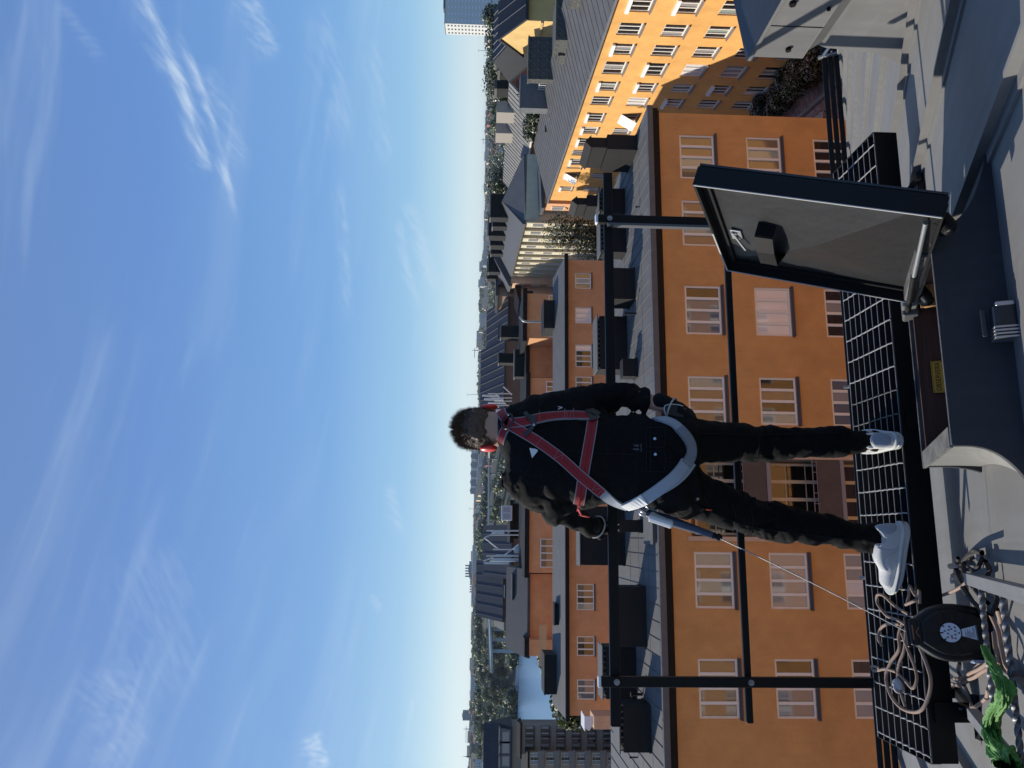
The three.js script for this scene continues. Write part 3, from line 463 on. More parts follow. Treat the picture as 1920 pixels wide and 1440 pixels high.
  part(t, 'shaft_floor', merge([slab([P(HX0, HZ1, -0.42), P(HX1, HZ1, -0.42), P(HX1, HZ0, -0.42), P(HX0, HZ0, -0.42)], 0.02)]), std(C(0.02, 0.018, 0.016), 0.9));
  // yellow warning plate
  {
    const cv = document.createElement('canvas'); cv.width = 512; cv.height = 256; const c = cv.getContext('2d');
    c.fillStyle = '#c79a2c'; c.fillRect(0, 0, 512, 256); c.strokeStyle = '#2a2418'; c.lineWidth = 5; c.strokeRect(10, 10, 492, 236); c.fillStyle = '#1b1712'; c.textAlign = 'center';
    c.font = 'bold 84px sans-serif'; c.fillText('OBSERVERA', 256, 100, 460); c.font = 'bold 54px sans-serif'; c.fillText('LYNING   TAK', 256, 182, 440);
    for (const x of [26, 486]) for (const y of [26, 230]) { c.beginPath(); c.arc(x, y, 6, 0, 7); c.fill(); }
    const tx = new THREE.CanvasTexture(cv); tx.colorSpace = THREE.SRGBColorSpace;
    const g = new THREE.BoxGeometry(0.104, 0.062, 0.004); const q = onP(1768, 706, P(0, HZ0 + 0.03, 0), RD.clone().negate());
    const plate = part(t, 'warning_plate', basisGeo(prep(g), q, UX, RN, RD.clone().negate()), std(C(1, 1, 1), 0.55, { map: tx }), 'yellow plate reading OBSERVERA');
  }
  // rubber-and-chrome block on the near kerb
  const kb = onP(1884, 603, P(0, HZ1 + 0.06, 0), RD.clone().negate());
  const k1 = part(t, 'catch', merge([basisGeo(new RoundedBoxGeometry(0.088, 0.056, 0.05, 3, 0.012), kb, UX, RN, RD.clone().negate()), basisGeo(new RoundedBoxGeometry(0.07, 0.012, 0.014, 2, 0.004).translate(0, 0.044, 0.0), kb, UX, RN, RD.clone().negate())]), std(C(0.03, 0.03, 0.032), 0.25));
  for (let k = 0; k < 4; k++) part(k1, 'chrome_rib', merge([basisGeo(new RoundedBoxGeometry(0.0055, 0.058, 0.052, 2, 0.002).translate(-0.043 + k * 0.0085, 0, 0.002), kb, UX, RN, RD.clone().negate())]), M.steel);
  part(k1, 'chrome_face', merge([basisGeo(new RoundedBoxGeometry(0.012, 0.042, 0.042, 2, 0.004).translate(0.040, 0, 0.008), kb, UX, RN, RD.clone().negate())]), M.steel);

  // lid: corners far-low, near-low, far-high, near-high (fitted to one flat panel)
  const sc = (p) => p.sub(EYE).multiplyScalar(KS).add(EYE);
  const BL = sc(v(0.930, 22.364, -2.64)), BR = sc(v(0.930, 22.720, -1.885)), TL = sc(v(1.150, 22.985, -2.90)), TR = sc(v(1.150, 23.34, -2.15));
  const S = BR.clone().sub(BL), Tt = TL.clone().sub(BL), w = S.length(), h = Tt.length(), su = S.clone().normalize(), tu = Tt.clone().addScaledVector(su, -Tt.dot(su)).normalize(), nu = su.clone().cross(tu).normalize();
  if (nu.x > 0) nu.negate();
  const L = (s, q, d = 0) => BL.clone().addScaledVector(su, s * w).addScaledVector(tu, q * h).addScaledVector(nu, d);
  const q4 = (a, b, c) => { const g = new THREE.BufferGeometry(); g.setAttribute('position', new THREE.BufferAttribute(new Float32Array([a, b, c].flatMap((p) => [p.x, p.y, p.z])), 3)); g.computeVertexNormals(); return g; };
  const cen = L(0.5, 0.5, 0.034), cor = [L(0.04, 0.04, 0.004), L(0.96, 0.04, 0.004), L(0.96, 0.96, 0.004), L(0.04, 0.96, 0.004)];
  const back = slab([L(0, 0, -0.014), L(1, 0, -0.014), L(1, 1, -0.014), L(0, 1, -0.014)], 0.006);
  const lid = part(t, 'lid', merge([...[0, 1, 2, 3].map((i) => q4(cor[i], cor[(i + 1) % 4], cen)), back]), std(C(0.022, 0.0225, 0.0235), 0.36, { side: THREE.DoubleSide, map: rep(T.sheet, 0.9), bumpMap: rep(T.blotch, 0.5), bumpScale: 0.003 }));
  const rim = (a, b, wd, dep) => bar(a, b, wd, dep, nu);
  part(lid, 'rim', merge([bar(L(0, 0, 0.016), L(1, 0, 0.016), 0.007, 0.052, nu), bar(L(0, 1, 0.016), L(1, 1, 0.016), 0.007, 0.052, nu), bar(L(0, 0, 0.016), L(0, 1, 0.016), 0.007, 0.052, nu), bar(L(1, 0, 0.016), L(1, 1, 0.016), 0.007, 0.052, nu),
    bar(L(0.02, 0.015, 0.008), L(0.98, 0.015, 0.008), 0.03, 0.012, nu), bar(L(0.02, 0.985, 0.008), L(0.98, 0.985, 0.008), 0.03, 0.012, nu), bar(L(0.02, 0, 0.008), L(0.02, 1, 0.008), 0.03, 0.012, nu), bar(L(0.98, 0, 0.008), L(0.98, 1, 0.008), 0.03, 0.012, nu)]), M.black);
  for (const [a, b] of [[L(0, 0, 0.043), L(0, 1, 0.043)], [L(0, 1, 0.043), L(0.5, 1, 0.043)], [L(1, 0, 0.043), L(1, 1, 0.043)]]) part(lid, 'rim_highlight', merge([bar(a, b, 0.005, 0.003, nu)]), std(C(0.40, 0.39, 0.37), 0.4));  // pale strips put the lit line of the rim into colour
  const strap = [L(0.62, 0.72, 0.014), L(0.62, 0.72, 0.06), L(0.50, 0.715, 0.075), L(0.36, 0.71, 0.075), L(0.28, 0.70, 0.02)];
  part(lid, 'handle', merge(strap.slice(1).map((p, i) => bar(strap[i], p, 0.006, 0.052, tu))), M.black);
  part(lid, 'latch', merge([basisGeo(new RoundedBoxGeometry(0.075, 0.035, 0.006, 2, 0.002), L(0.42, 0.90, 0.014), su, tu, nu), bar(L(0.46, 0.915, 0.02), L(0.30, 0.86, 0.03), 0.006, 0.006, nu), boltHead(L(0.40, 0.90, 0.018), nu, 0.006, 0.004), boltHead(L(0.45, 0.90, 0.018), nu, 0.006, 0.004)]), M.galv);
  const st = part(t, 'gas_strut', merge([rod(L(0.86, 0.05, 0.02), L(0.40, 0.035, 0.05), 0.0065)]), M.galv); part(st, 'strut_body', merge([rod(L(0.40, 0.035, 0.05), L(0.0, 0.015, 0.07), 0.009)]), M.black);
  for (const tb of [tube([L(0.86, 0.0, 0.0), L(0.86, -0.05, 0.03), P(HX1 + 0.03, HZ1 + 0.10, HH + 0.03), P(HX1 - 0.01, HZ1 + 0.01, HH - 0.03)], 0.018, 24, 8), tube([L(0.05, 0.0, 0.0), L(0.04, -0.06, 0.03), v(0.78, roofY(HZ0) + 0.15, HZ0 - 0.01)], 0.018, 16, 8)]) part(t, 'hinge_arm', merge([tb]), M.black);
}
// ---- the grey sheet-metal housing at the right edge
{
  const X = 2.095, t = thing('vent_housing', 'pale grey sheet-metal roof housing with a box cap, beside the roof hatch', 'vent housing', v(3, roofY(-2.8), -2.8));
  const cm = sheetMat(C(0.205, 0.205, 0.20), 0.6), px = (a, b, xx = X) => onX(a, b, xx);
  const outline = [[1548, 82], [1600, 87], [1640, 92], [1662, 99], [1678, 109], [1687, 120], [1692, 131], [1700, 137]].map(([a, b]) => px(a, b));
  const zN = -1.3; outline.push(v(X, roofY(zN) + 0.002, zN), v(X, 22.95, zN), v(X, 22.62, -2.78));
  part(t, 'cheek', merge([slab(outline.map((p) => p.clone()), 0.02)]), cm);
  part(t, 'foot_flashing', merge([bar(onR(X - 0.02, -3.02, 0.015), onR(X - 0.02, zN, 0.015), 0.05, 0.025)]), cm);
  const XC = 1.94, a = px(1455, 0, XC), b = px(1408, 112, XC), c = px(1515, 95, XC), zf = b.z + 0.02, zc = zN;
  const yT = (a.y + b.y) / 2, yB = c.y;
  part(t, 'cap', merge([bx(XC, XC + 1.3, yB, yT, zf, zc), bx(XC - 0.012, XC + 1.312, yT - 0.012, yT + 0.003, zf - 0.012, zc)]), cm);
  part(t, 'cap_top_shade', merge([prism([[XC - 0.014, yT + 0.004], [XC + 1.32, yT + 0.004], [XC + 1.32, yT - 0.02 + 0.06], [XC + 0.65, yT + 0.10]], (p) => v(p[0], p[1], zf - 0.016), (p) => v(p[0], p[1], zc))]), M.shadeSheet);  // cap top coloured near black, its shade put into the colour
  part(t, 'cap_lip', merge([slab([v(XC - 0.002, yB + 0.004, zf + 0.05), v(XC + 0.05, yB - 0.07, zf + 0.05), v(XC + 0.05, yB - 0.07, zc), v(XC - 0.002, yB + 0.004, zc)], 0.01), bx(XC + 0.04, X, yB - 0.075, yB - 0.06, zf + 0.05, zc)]), cm);
  for (const bh of [boltHead(v(XC, yT - 0.05, zf + 0.32), v(-1, 0, 0), 0.014, 0.012), boltHead(v(XC, yT - 0.14, zf + 0.06), v(-1, 0, 0), 0.012, 0.012), boltHead(v(XC, yB + 0.03, zf + 0.3), v(-1, 0, 0), 0.008, 0.01)]) part(t, 'screw', merge([bh]), M.black);
  part(t, 'seam_line', merge([bx(XC - 0.002, XC, yB, yT - 0.013, zf + 0.19, zf + 0.193)]), M.black);
}
// ---- roof ladder in the lower left of the foreground
{
  const A = onRoof(1812, 1086, 0.07), B = onRoof(1818, 1342, 0.07);
  const t = thing('roof_ladder', 'grey roof ladder of angle iron with twisted steel rungs, beside the coiled rope', 'ladder', v((A.x + B.x) / 2, roofY(-2.3), -2.3));
  const ang = std(C(0.24, 0.24, 0.24), 0.5, { map: rep(T.sheet, 0.5) });
  const z1 = -1.3;
  for (const [x, za] of [[A.x, A.z], [B.x, B.z]]) part(t, 'rail', merge([bar(onR(x, za, 0.07), onR(x, z1, 0.07), 0.034, 0.004, RN), bar(onR(x + 0.016, za, 0.055), onR(x + 0.016, z1, 0.055), 0.004, 0.03, RN)]), ang);
  const twist = (x0, x1, z) => { // square bar twisted about its axis
    const n = 150, pos = [], rr = 0.0085; const ring = (i) => { const x = mixf(x0, x1, i / n), a = i / n * (x1 - x0) / 0.055 * Math.PI * 0.5 * 2, o = onR(x, z, 0.055); return [0, 1, 2, 3].map((k) => { const q = a + k * Math.PI / 2; return o.clone().add(v(0, Math.cos(q) * rr, Math.sin(q) * rr)); }); };
    let p = ring(0); for (let i = 1; i <= n; i++) { const q = ring(i); for (let k = 0; k < 4; k++) { const a = p[k], b = p[(k + 1) % 4], c = q[(k + 1) % 4], d = q[k]; for (const w of [a, b, c, a, c, d]) pos.push(w.x, w.y, w.z); } p = q; }
    const g = new THREE.BufferGeometry(); g.setAttribute('position', new THREE.BufferAttribute(new Float32Array(pos), 3)); g.computeVertexNormals(); return g;
  };
  const rm = std(C(0.16, 0.16, 0.165), 0.35, { metalness: 0.6 });
  for (const [a, b] of [[1848, 1160], [1893, 1200]]) { const q = onRoof(a, b, 0.055); part(t, 'rung', merge([twist(B.x, A.x, q.z)]), rm); }
  part(t, 'rung', merge([twist(B.x, A.x, -1.6)]), rm);
}

// ================================================================ THE MAN
// ---- meshing of distance fields: naive surface nets with normals from the field
function netMesh(sdf, lo, hi, cell) {
  const nx = Math.ceil((hi.x - lo.x) / cell) + 1, ny = Math.ceil((hi.y - lo.y) / cell) + 1, nz = Math.ceil((hi.z - lo.z) / cell) + 1, f = new Float32Array(nx * ny * nz), id = (i, j, k) => (k * ny + j) * nx + i;
  for (let k = 0; k < nz; k++) for (let j = 0; j < ny; j++) for (let i = 0; i < nx; i++) f[id(i, j, k)] = sdf(lo.x + i * cell, lo.y + j * cell, lo.z + k * cell);
  const vid = new Int32Array(nx * ny * nz).fill(-1), P = [], E = [[0, 1], [2, 3], [4, 5], [6, 7], [0, 2], [1, 3], [4, 6], [5, 7], [0, 4], [1, 5], [2, 6], [3, 7]];
  for (let k = 0; k < nz - 1; k++) for (let j = 0; j < ny - 1; j++) for (let i = 0; i < nx - 1; i++) {
    const c = []; let m = 0; for (let q = 0; q < 8; q++) { const w = f[id(i + (q & 1), j + ((q >> 1) & 1), k + (q >> 2))]; c.push(w); if (w < 0) m |= 1 << q; }
    if (m === 0 || m === 255) continue;
    let x = 0, y = 0, z = 0, n = 0; for (const [a, b] of E) { if ((c[a] < 0) === (c[b] < 0)) continue; const t = c[a] / (c[a] - c[b]); x += mixf(a & 1, b & 1, t); y += mixf((a >> 1) & 1, (b >> 1) & 1, t); z += mixf(a >> 2, b >> 2, t); n++; }
    vid[id(i, j, k)] = P.length; P.push([lo.x + (i + x / n) * cell, lo.y + (j + y / n) * cell, lo.z + (k + z / n) * cell]);
  }
  const T = [], quad = (a, b, c, d, flip) => { if (a < 0 || b < 0 || c < 0 || d < 0) return; if (flip) T.push(a, c, b, a, d, c); else T.push(a, b, c, a, c, d); };
  for (let k = 1; k < nz - 1; k++) for (let j = 1; j < ny - 1; j++) for (let i = 1; i < nx - 1; i++) {
    const s = f[id(i, j, k)] < 0;
    if (s !== f[id(i + 1, j, k)] < 0) quad(vid[id(i, j - 1, k - 1)], vid[id(i, j, k - 1)], vid[id(i, j, k)], vid[id(i, j - 1, k)], !s);
    if (s !== f[id(i, j + 1, k)] < 0) quad(vid[id(i - 1, j, k - 1)], vid[id(i - 1, j, k)], vid[id(i, j, k)], vid[id(i, j, k - 1)], !s);
    if (s !== f[id(i, j, k + 1)] < 0) quad(vid[id(i - 1, j - 1, k)], vid[id(i, j - 1, k)], vid[id(i, j, k)], vid[id(i - 1, j, k)], !s);
  }
  const e = cell * 0.5, N = P.map(([x, y, z]) => { const q = v(sdf(x + e, y, z) - sdf(x - e, y, z), sdf(x, y + e, z) - sdf(x, y - e, z), sdf(x, y, z + e) - sdf(x, y, z - e)); return q.normalize(); });
  const pos = new Float32Array(T.length * 3), nor = new Float32Array(T.length * 3);
  T.forEach((t, i) => { pos.set(P[t], i * 3); nor.set([N[t].x, N[t].y, N[t].z], i * 3); });
  const g = new THREE.BufferGeometry(); g.setAttribute('position', new THREE.BufferAttribute(pos, 3)); g.setAttribute('normal', new THREE.BufferAttribute(nor, 3)); return metreUV(g);
}
const smin = (a, b, k) => { const h = Math.max(k - Math.abs(a - b), 0) / k; return Math.min(a, b) - h * h * k * 0.25; };
const smax = (a, b, k) => -smin(-a, -b, k);
function capsule(a, b, ra, rb) { const dx = b.x - a.x, dy = b.y - a.y, dz = b.z - a.z, L = dx * dx + dy * dy + dz * dz || 1e-9; const f = (x, y, z) => { const t = clamp(((x - a.x) * dx + (y - a.y) * dy + (z - a.z) * dz) / L); return Math.hypot(x - a.x - dx * t, y - a.y - dy * t, z - a.z - dz * t) - (ra + (rb - ra) * t); }; f.pts = [a, b]; f.r = Math.max(ra, rb); return f; }
const ellip = (c, rx, ry, rz) => (x, y, z) => { const k = Math.hypot((x - c.x) / rx, (y - c.y) / ry, (z - c.z) / rz); return (k - 1) * Math.min(rx, ry, rz); };
const union = (list, k) => (x, y, z) => { let d = 1e9; for (const f of list) d = smin(d, f(x, y, z), k); return d; };

const ph = (px, py, z) => onZ(px, py, z);
const J = {
  neck: ph(952, 797, -3.07), head: ph(913, 803, -3.13), chest: ph(1020, 842, -3.06), waist: ph(1130, 860, -3.03), pelvis: ph(1232, 870, -3.0),
  shR: ph(1016, 773, -3.06), elR: ph(1168, 736, -3.06), wrR: ph(1250, 764, -2.98), shL: ph(972, 900, -3.06), elL: ph(1042, 952, -3.10), wrL: ph(1112, 985, -3.25),
  hipR: ph(1272, 826, -3.0), knR: ph(1440, 831, -3.07), anR: ph(1640, 826, -2.99), hipL: ph(1268, 915, -3.0), knL: ph(1432, 976, -3.07), anL: ph(1640, 1008, -3.0),
};
// torso: ellipses stacked along the spine, edges read off the photograph
const torsoRows = [[934, 786, 822, 0.060, -3.085], [944, 776, 850, 0.080, -3.075], [956, 766, 890, 0.098, -3.07], [985, 758, 918, 0.116, -3.065], [1040, 764, 936, 0.128, -3.06], [1090, 772, 944, 0.126, -3.05], [1140, 782, 940, 0.122, -3.03], [1190, 786, 947, 0.124, -3.015], [1240, 787, 957, 0.128, -3.0], [1285, 790, 966, 0.120, -3.0]].map(([x, yr, yl, d, z]) => { const a = ph(x, yr, z), b = ph(x, yl, z); return { y: (a.y + b.y) / 2, x: (a.x + b.x) / 2, w: (a.x - b.x) / 2, d, z }; });
function torso(x, y, z) {
  let i = 0; while (i < torsoRows.length - 2 && y < torsoRows[i + 1].y) i++;
  const A = torsoRows[i], B = torsoRows[i + 1], tr = (A.y - y) / (A.y - B.y), t = clamp(tr), s = sm(t) * 0.5 + t * 0.5, w = mixf(A.w, B.w, s), d = mixf(A.d, B.d, s), cx = mixf(A.x, B.x, s), cz = mixf(A.z, B.z, s);
  const e = Math.pow(Math.pow(Math.abs((x - cx) / w), 2.5) + Math.pow(Math.abs((z - cz) / d), 2.5), 0.4); let f = (e - 1) * Math.min(w, d);
  const over = y > torsoRows[0].y ? y - torsoRows[0].y : y < torsoRows[torsoRows.length - 1].y ? torsoRows[torsoRows.length - 1].y - y : 0; return Math.max(f, over);
}
const man = thing('person', 'man seen from behind in black work clothes, red harness and white trainers, at the rail', 'person', v(0.2, WY, -3.02));
{
  // ---- folds: creases across bent limbs, softer dents over the back
  const fold = (x, y, z, amp) => { const q = fbm(x * 9 + 3, y * 16, z * 9, 3) - 0.5, r = 1 - Math.abs(2 * fbm(x * 7 + y * 5, y * 13 - x * 6, z * 7 + 9, 2) - 1); const r2 = 1 - Math.abs(2 * fbm(x * 15 - y * 9, y * 24 + x * 8, z * 15 + 3, 2) - 1); return amp * (q * 1.2 + (r * r * r - 0.35) * 1.15 + (r2 * r2 * r2 * r2 - 0.2) * 0.55); };
  const dent = (list) => (x, y, z) => { let s = 0; for (const [p, r, a] of list) { const d = (x - p.x) ** 2 + (y - p.y) ** 2 + (z - p.z) ** 2; s += a * Math.exp(-d / (r * r)); } return s; };
  const armAmp = dent([[J.elR, 0.12, 1], [J.wrR, 0.11, 1], [J.elL, 0.11, 0.9], [J.wrL, 0.1, 1.0], [J.shL, 0.1, 0.5], [J.shR, 0.08, 0.3], [J.waist, 0.16, 0.25]]);
  const armR = [capsule(J.shR, J.elR, 0.078, 0.066), capsule(J.elR, J.wrR, 0.064, 0.052)], armL = [capsule(J.shL, J.elL, 0.074, 0.064), capsule(J.elL, J.wrL, 0.062, 0.050)];
  const hemY = ph(1204, 860, -3.0).y, collar = ph(938, 800, -3.06).y;
  const jacketRaw = (x, y, z) => { let d = torso(x, y, z) - 0.014; d = smin(d, smin(armR[0](x, y, z), armR[1](x, y, z), 0.03), 0.035); d = smin(d, smin(armL[0](x, y, z), armL[1](x, y, z), 0.03), 0.05); return d; };
  const jacketF = (x, y, z) => { let d = jacketRaw(x, y, z); if (Math.abs(d) < 0.05) d += fold(x, y, z, 0.006 + 0.017 * Math.min(1, armAmp(x, y, z))); d = smax(d, hemY - y - (x - 0.2) * 0.10, 0.012); d = smax(d, y - collar - 0.012, 0.01); return d; };
  const cloth = phys(C(0.011, 0.011, 0.0115), 0.85, { specularIntensity: 0.35, bumpMap: rep(T.weave, 0.05), bumpScale: 0.0006, map: rep(T.blotch, 0.6) });
  // ---- skin: one continuous body under the clothes; the head and neck show
  const headUp = v(0.02, 0.90, 0.16).normalize(), h = J.head;
  const fw = v(-0.08, -0.42, -0.9).normalize(), rt = fw.clone().cross(UY).normalize(), up = rt.clone().cross(fw).normalize(), HL = (a, b, c) => h.clone().addScaledVector(rt, a).addScaledVector(up, b).addScaledVector(fw, c);
  const inHead = (x, y, z) => { const dx = x - h.x, dy = y - h.y, dz = z - h.z; return [dx * rt.x + dy * rt.y + dz * rt.z, dx * up.x + dy * up.y + dz * up.z, dx * fw.x + dy * fw.y + dz * fw.z]; };
  const el0 = (cx, cy, cz, rx, ry, rz) => (a, b, c) => (Math.hypot((a - cx) / rx, (b - cy) / ry, (c - cz) / rz) - 1) * Math.min(rx, ry, rz);
  const hp = [el0(0, 0.02, -0.005, 0.078, 0.098, 0.098), el0(0, -0.045, 0.05, 0.058, 0.07, 0.055), el0(0, -0.09, 0.065, 0.036, 0.03, 0.032)], nose = el0(0, -0.025, 0.108, 0.014, 0.026, 0.018), lips = el0(0, -0.066, 0.097, 0.024, 0.008, 0.010), brow = el0(0, 0.012, 0.088, 0.05, 0.012, 0.014), ears = [-1, 1].map((s) => el0(s * 0.082, -0.012, -0.008, 0.009, 0.032, 0.020)), sock = [-1, 1].map((s) => el0(s * 0.030, -0.002, 0.098, 0.017, 0.011, 0.014));
  const headF = (x, y, z) => { const [a, b, c] = inHead(x, y, z); if (Math.hypot(a, b, c) > 0.3) return 0.2; let d = hp[0](a, b, c); d = smin(d, hp[1](a, b, c), 0.04); d = smin(d, hp[2](a, b, c), 0.03); d = smin(d, brow(a, b, c), 0.015); for (const s of sock) d = smax(d, -s(a, b, c), 0.012); d = smin(d, nose(a, b, c), 0.012); d = smin(d, lips(a, b, c), 0.006); for (const s of ears) d = smin(d, s(a, b, c), 0.008); return d; };
  const nk = capsule(J.neck.clone().add(v(0, -0.03, 0)), HL(0, -0.05, -0.025), 0.064, 0.055);
  const inner = [capsule(J.shR, J.elR, 0.045, 0.04), capsule(J.elR, J.wrR, 0.04, 0.028), capsule(J.shL, J.elL, 0.045, 0.04), capsule(J.elL, J.wrL, 0.04, 0.028), capsule(J.hipR, J.knR, 0.075, 0.05), capsule(J.knR, J.anR, 0.05, 0.036), capsule(J.hipL, J.knL, 0.075, 0.05), capsule(J.knL, J.anL, 0.05, 0.036), capsule(J.anR, J.anR.clone().add(v(0, -0.05, -0.1)), 0.034, 0.03), capsule(J.anL, J.anL.clone().add(v(-0.08, -0.05, -0.05)), 0.034, 0.03)];
  const bodyF = (x, y, z) => { let d = Math.min(0.2, torso(x, y, z) + 0.022); for (const f of inner) d = smin(d, f(x, y, z), 0.03); d = smin(d, nk(x, y, z), 0.03); return smin(d, headF(x, y, z), 0.02); };
  const skin = phys(C(0.46, 0.25, 0.17), 0.55, { sheen: 0.2 });
  const cut = J.neck.y - 0.02;
  part(man, 'body', merge([netMesh((x, y, z) => Math.max(bodyF(x, y, z), y - cut - 0.001), v(-0.35, WY + 0.02, -3.42), v(0.62, cut + 0.03, -2.75), 0.014), netMesh((x, y, z) => Math.max(bodyF(x, y, z), cut - y), v(h.x - 0.16, cut - 0.02, h.z - 0.22), v(h.x + 0.16, h.y + 0.17, h.z + 0.2), 0.004)]), skin);
  const bodyMesh = man.children[0];
  for (const s of [-1, 1]) { const e = HL(s * 0.030, -0.002, 0.084); part(bodyMesh, 'eye', merge([new THREE.SphereGeometry(0.011, 16, 12).translate(e.x, e.y, e.z)]), std(C(0.5, 0.48, 0.45), 0.2)); }
  // ---- hair: a cropped cap and several thousand short strands
  const hairF = (x, y, z) => { const [a, b, c] = inHead(x, y, z); let d = el0(0, 0.030, -0.010, 0.084, 0.100, 0.104)(a, b, c); d += 0.010 * (fbm(x * 60, y * 60, z * 60, 2) - 0.5); const line = -0.088 + 0.05 * step(-0.02, 0.06, c) + 0.10 * step(0.05, 0.09, c); return smax(d, line - b, 0.012); };
  const cap = netMesh(hairF, v(h.x - 0.13, h.y - 0.16, h.z - 0.17), v(h.x + 0.13, h.y + 0.17, h.z + 0.16), 0.0045);
  const R = rng(404), st = [], cp = cap.attributes.position, cn = cap.attributes.normal;
  for (let k = 0; k < 9500; k++) {
    const i = Math.floor(R() * cp.count), p = v(cp.getX(i), cp.getY(i), cp.getZ(i)), n = v(cn.getX(i), cn.getY(i), cn.getZ(i)), [a, b, c] = inHead(p.x, p.y, p.z);
    const top = step(0.02, 0.11, b), L = mixf(0.010, 0.031, top) * (0.6 + 0.8 * R()); if (b < -0.07) continue;
    const d = n.clone().multiplyScalar(0.55 + 0.5 * top).addScaledVector(up, 0.25 + 0.3 * top).addScaledVector(fw, top > 0.3 ? -0.15 : -0.3).add(v((R() - 0.5) * 0.55, (R() - 0.5) * 0.55 - (1 - top) * 0.5, (R() - 0.5) * 0.55)).normalize();
    const s = d.clone().cross(v(R() - 0.5, R() - 0.5, R() - 0.5)).normalize().multiplyScalar(0.0008 + 0.0006 * top), q = p.clone().addScaledVector(n, -0.004), e = q.clone().addScaledVector(d, L), s2 = d.clone().cross(s);
    for (const w of [s, s2]) st.push(q.clone().sub(w), q.clone().add(w), e);
  }
  const sg = new THREE.BufferGeometry(); sg.setAttribute('position', new THREE.BufferAttribute(new Float32Array(st.flatMap((p) => [p.x, p.y, p.z])), 3)); sg.computeVertexNormals();
  part(bodyMesh, 'hair', merge([cap, sg]), std(C(0.10, 0.058, 0.034), 0.6, { side: THREE.DoubleSide }));
  // ---- red ear defenders
  for (const s of [-1, 1]) { const a = HL(s * 0.088, -0.012, -0.006), g = new THREE.SphereGeometry(1, 24, 16); basisGeo(g, a, rt.clone().multiplyScalar(0.015), up.clone().multiplyScalar(0.038), fw.clone().multiplyScalar(-0.028)); part(man, 'ear_cup', merge([g]), std(C(0.75, 0.03, 0.022), 0.4)); }
  // ---- trousers
  const legR = [capsule(J.hipR, J.knR, 0.098, 0.074), capsule(J.knR, J.anR, 0.073, 0.060)], legL = [capsule(J.hipL, J.knL, 0.102, 0.080), capsule(J.knL, J.anL, 0.078, 0.060)];
  const hem = ph(1642, 826, -2.99).y, seat = [ellip(ph(1252, 835, -2.93), 0.095, 0.11, 0.075), ellip(ph(1252, 905, -2.93), 0.10, 0.11, 0.075)];
  const legAmp = dent([[J.knR, 0.16, 0.8], [J.anR, 0.17, 1.1], [J.knL, 0.17, 0.9], [J.anL, 0.17, 1.1], [J.hipL, 0.13, 0.8], [J.hipR, 0.1, 0.3]]);
  const trRaw = (x, y, z) => { let d = torso(x, y, z) + 0.003; for (const s of seat) d = smin(d, s(x, y, z), 0.06); d = smin(d, smin(legR[0](x, y, z), legR[1](x, y, z), 0.03), 0.05); return smin(d, smin(legL[0](x, y, z), legL[1](x, y, z), 0.03), 0.05); };
  const topY = ph(1176, 860, -3).y;
  const trF = (x, y, z) => { let d = trRaw(x, y, z); if (Math.abs(d) < 0.06) d += fold(x, y, z, 0.004 + 0.020 * Math.min(1.1, legAmp(x, y, z))); d = smax(d, y - topY, 0.01); return smax(d, hem + 0.004 * Math.sin(x * 60) - y, 0.008); };
  const tcloth = phys(C(0.0085, 0.0085, 0.009), 0.85, { specularIntensity: 0.35, bumpMap: rep(T.weave, 0.06), bumpScale: 0.0008, map: rep(T.blotch, 0.7) });
  const trousers = part(man, 'trousers', netMesh(trF, v(-0.30, hem - 0.03, -3.28), v(0.56, topY + 0.03, -2.78), 0.0095), tcloth);
  part(man, 'jacket', netMesh(jacketF, v(-0.34, hemY - 0.09, -3.38), v(0.62, collar + 0.05, -2.80), 0.0095), cloth);
  const jacket = man.children[man.children.length - 1];
  // ---- surface points for straps, badges and studs
  const both = (x, y, z) => Math.min(jacketF(x, y, z), trF(x, y, z));
  const hit = (px, py, F = both) => { const d = dirOf(px, py).normalize(); let t = 2.3, best = 9, bt = 0; for (let i = 0; i < 200; i++) { const q = EYE.clone().addScaledVector(d, t), e = F(q.x, q.y, q.z); if (e < best) { best = e; bt = t; } if (e < 0.0006) break; t += Math.max(0.0015, e * 0.45); if (t > 3.7) { if (best > 0.015) console.log('miss', px, py, best); break; } } return EYE.clone().addScaledVector(d, bt); };
  const rawN = (p) => { const e = 0.022, F = (x, y, z) => Math.min(jacketRaw(x, y, z), trRaw(x, y, z)); return v(F(p.x + e, p.y, p.z) - F(p.x - e, p.y, p.z), F(p.x, p.y + e, p.z) - F(p.x, p.y - e, p.z), F(p.x, p.y, p.z + e) - F(p.x, p.y, p.z - e)).normalize(); };
  const smoothLine = (pts, n) => { const c = new THREE.CatmullRomCurve3(pts.map(([x, y]) => v(x, y, 0)), false, 'centripetal'); return c.getSpacedPoints(n).map((q) => [q.x, q.y]); };
  function strap(pix, wd, off, n = 36) {
    let P = smoothLine(pix, n).map(([x, y]) => hit(x, y)); P = P.filter(Boolean);
    let N = P.map(rawN);
    for (let it = 0; it < 4; it++) { P = P.map((p, i) => i && i < P.length - 1 ? p.clone().multiplyScalar(0.5).addScaledVector(P[i - 1], 0.25).addScaledVector(P[i + 1], 0.25) : p); N = N.map((p, i) => i && i < N.length - 1 ? p.clone().multiplyScalar(0.5).addScaledVector(N[i - 1], 0.25).addScaledVector(N[i + 1], 0.25).normalize() : p); }
    const pos = [], uv = []; let len = 0; const th = 0.0028, rows = [];
    P.forEach((p, i) => { const T = (P[i + 1] || p).clone().sub(P[i - 1] || p).normalize(), S = T.clone().cross(N[i]).normalize(), o = p.clone().addScaledVector(N[i], off + 0.004); if (i) len += p.distanceTo(P[i - 1]); rows.push({ a: o.clone().addScaledVector(S, -wd / 2), b: o.clone().addScaledVector(S, wd / 2), n: N[i], l: len }); });
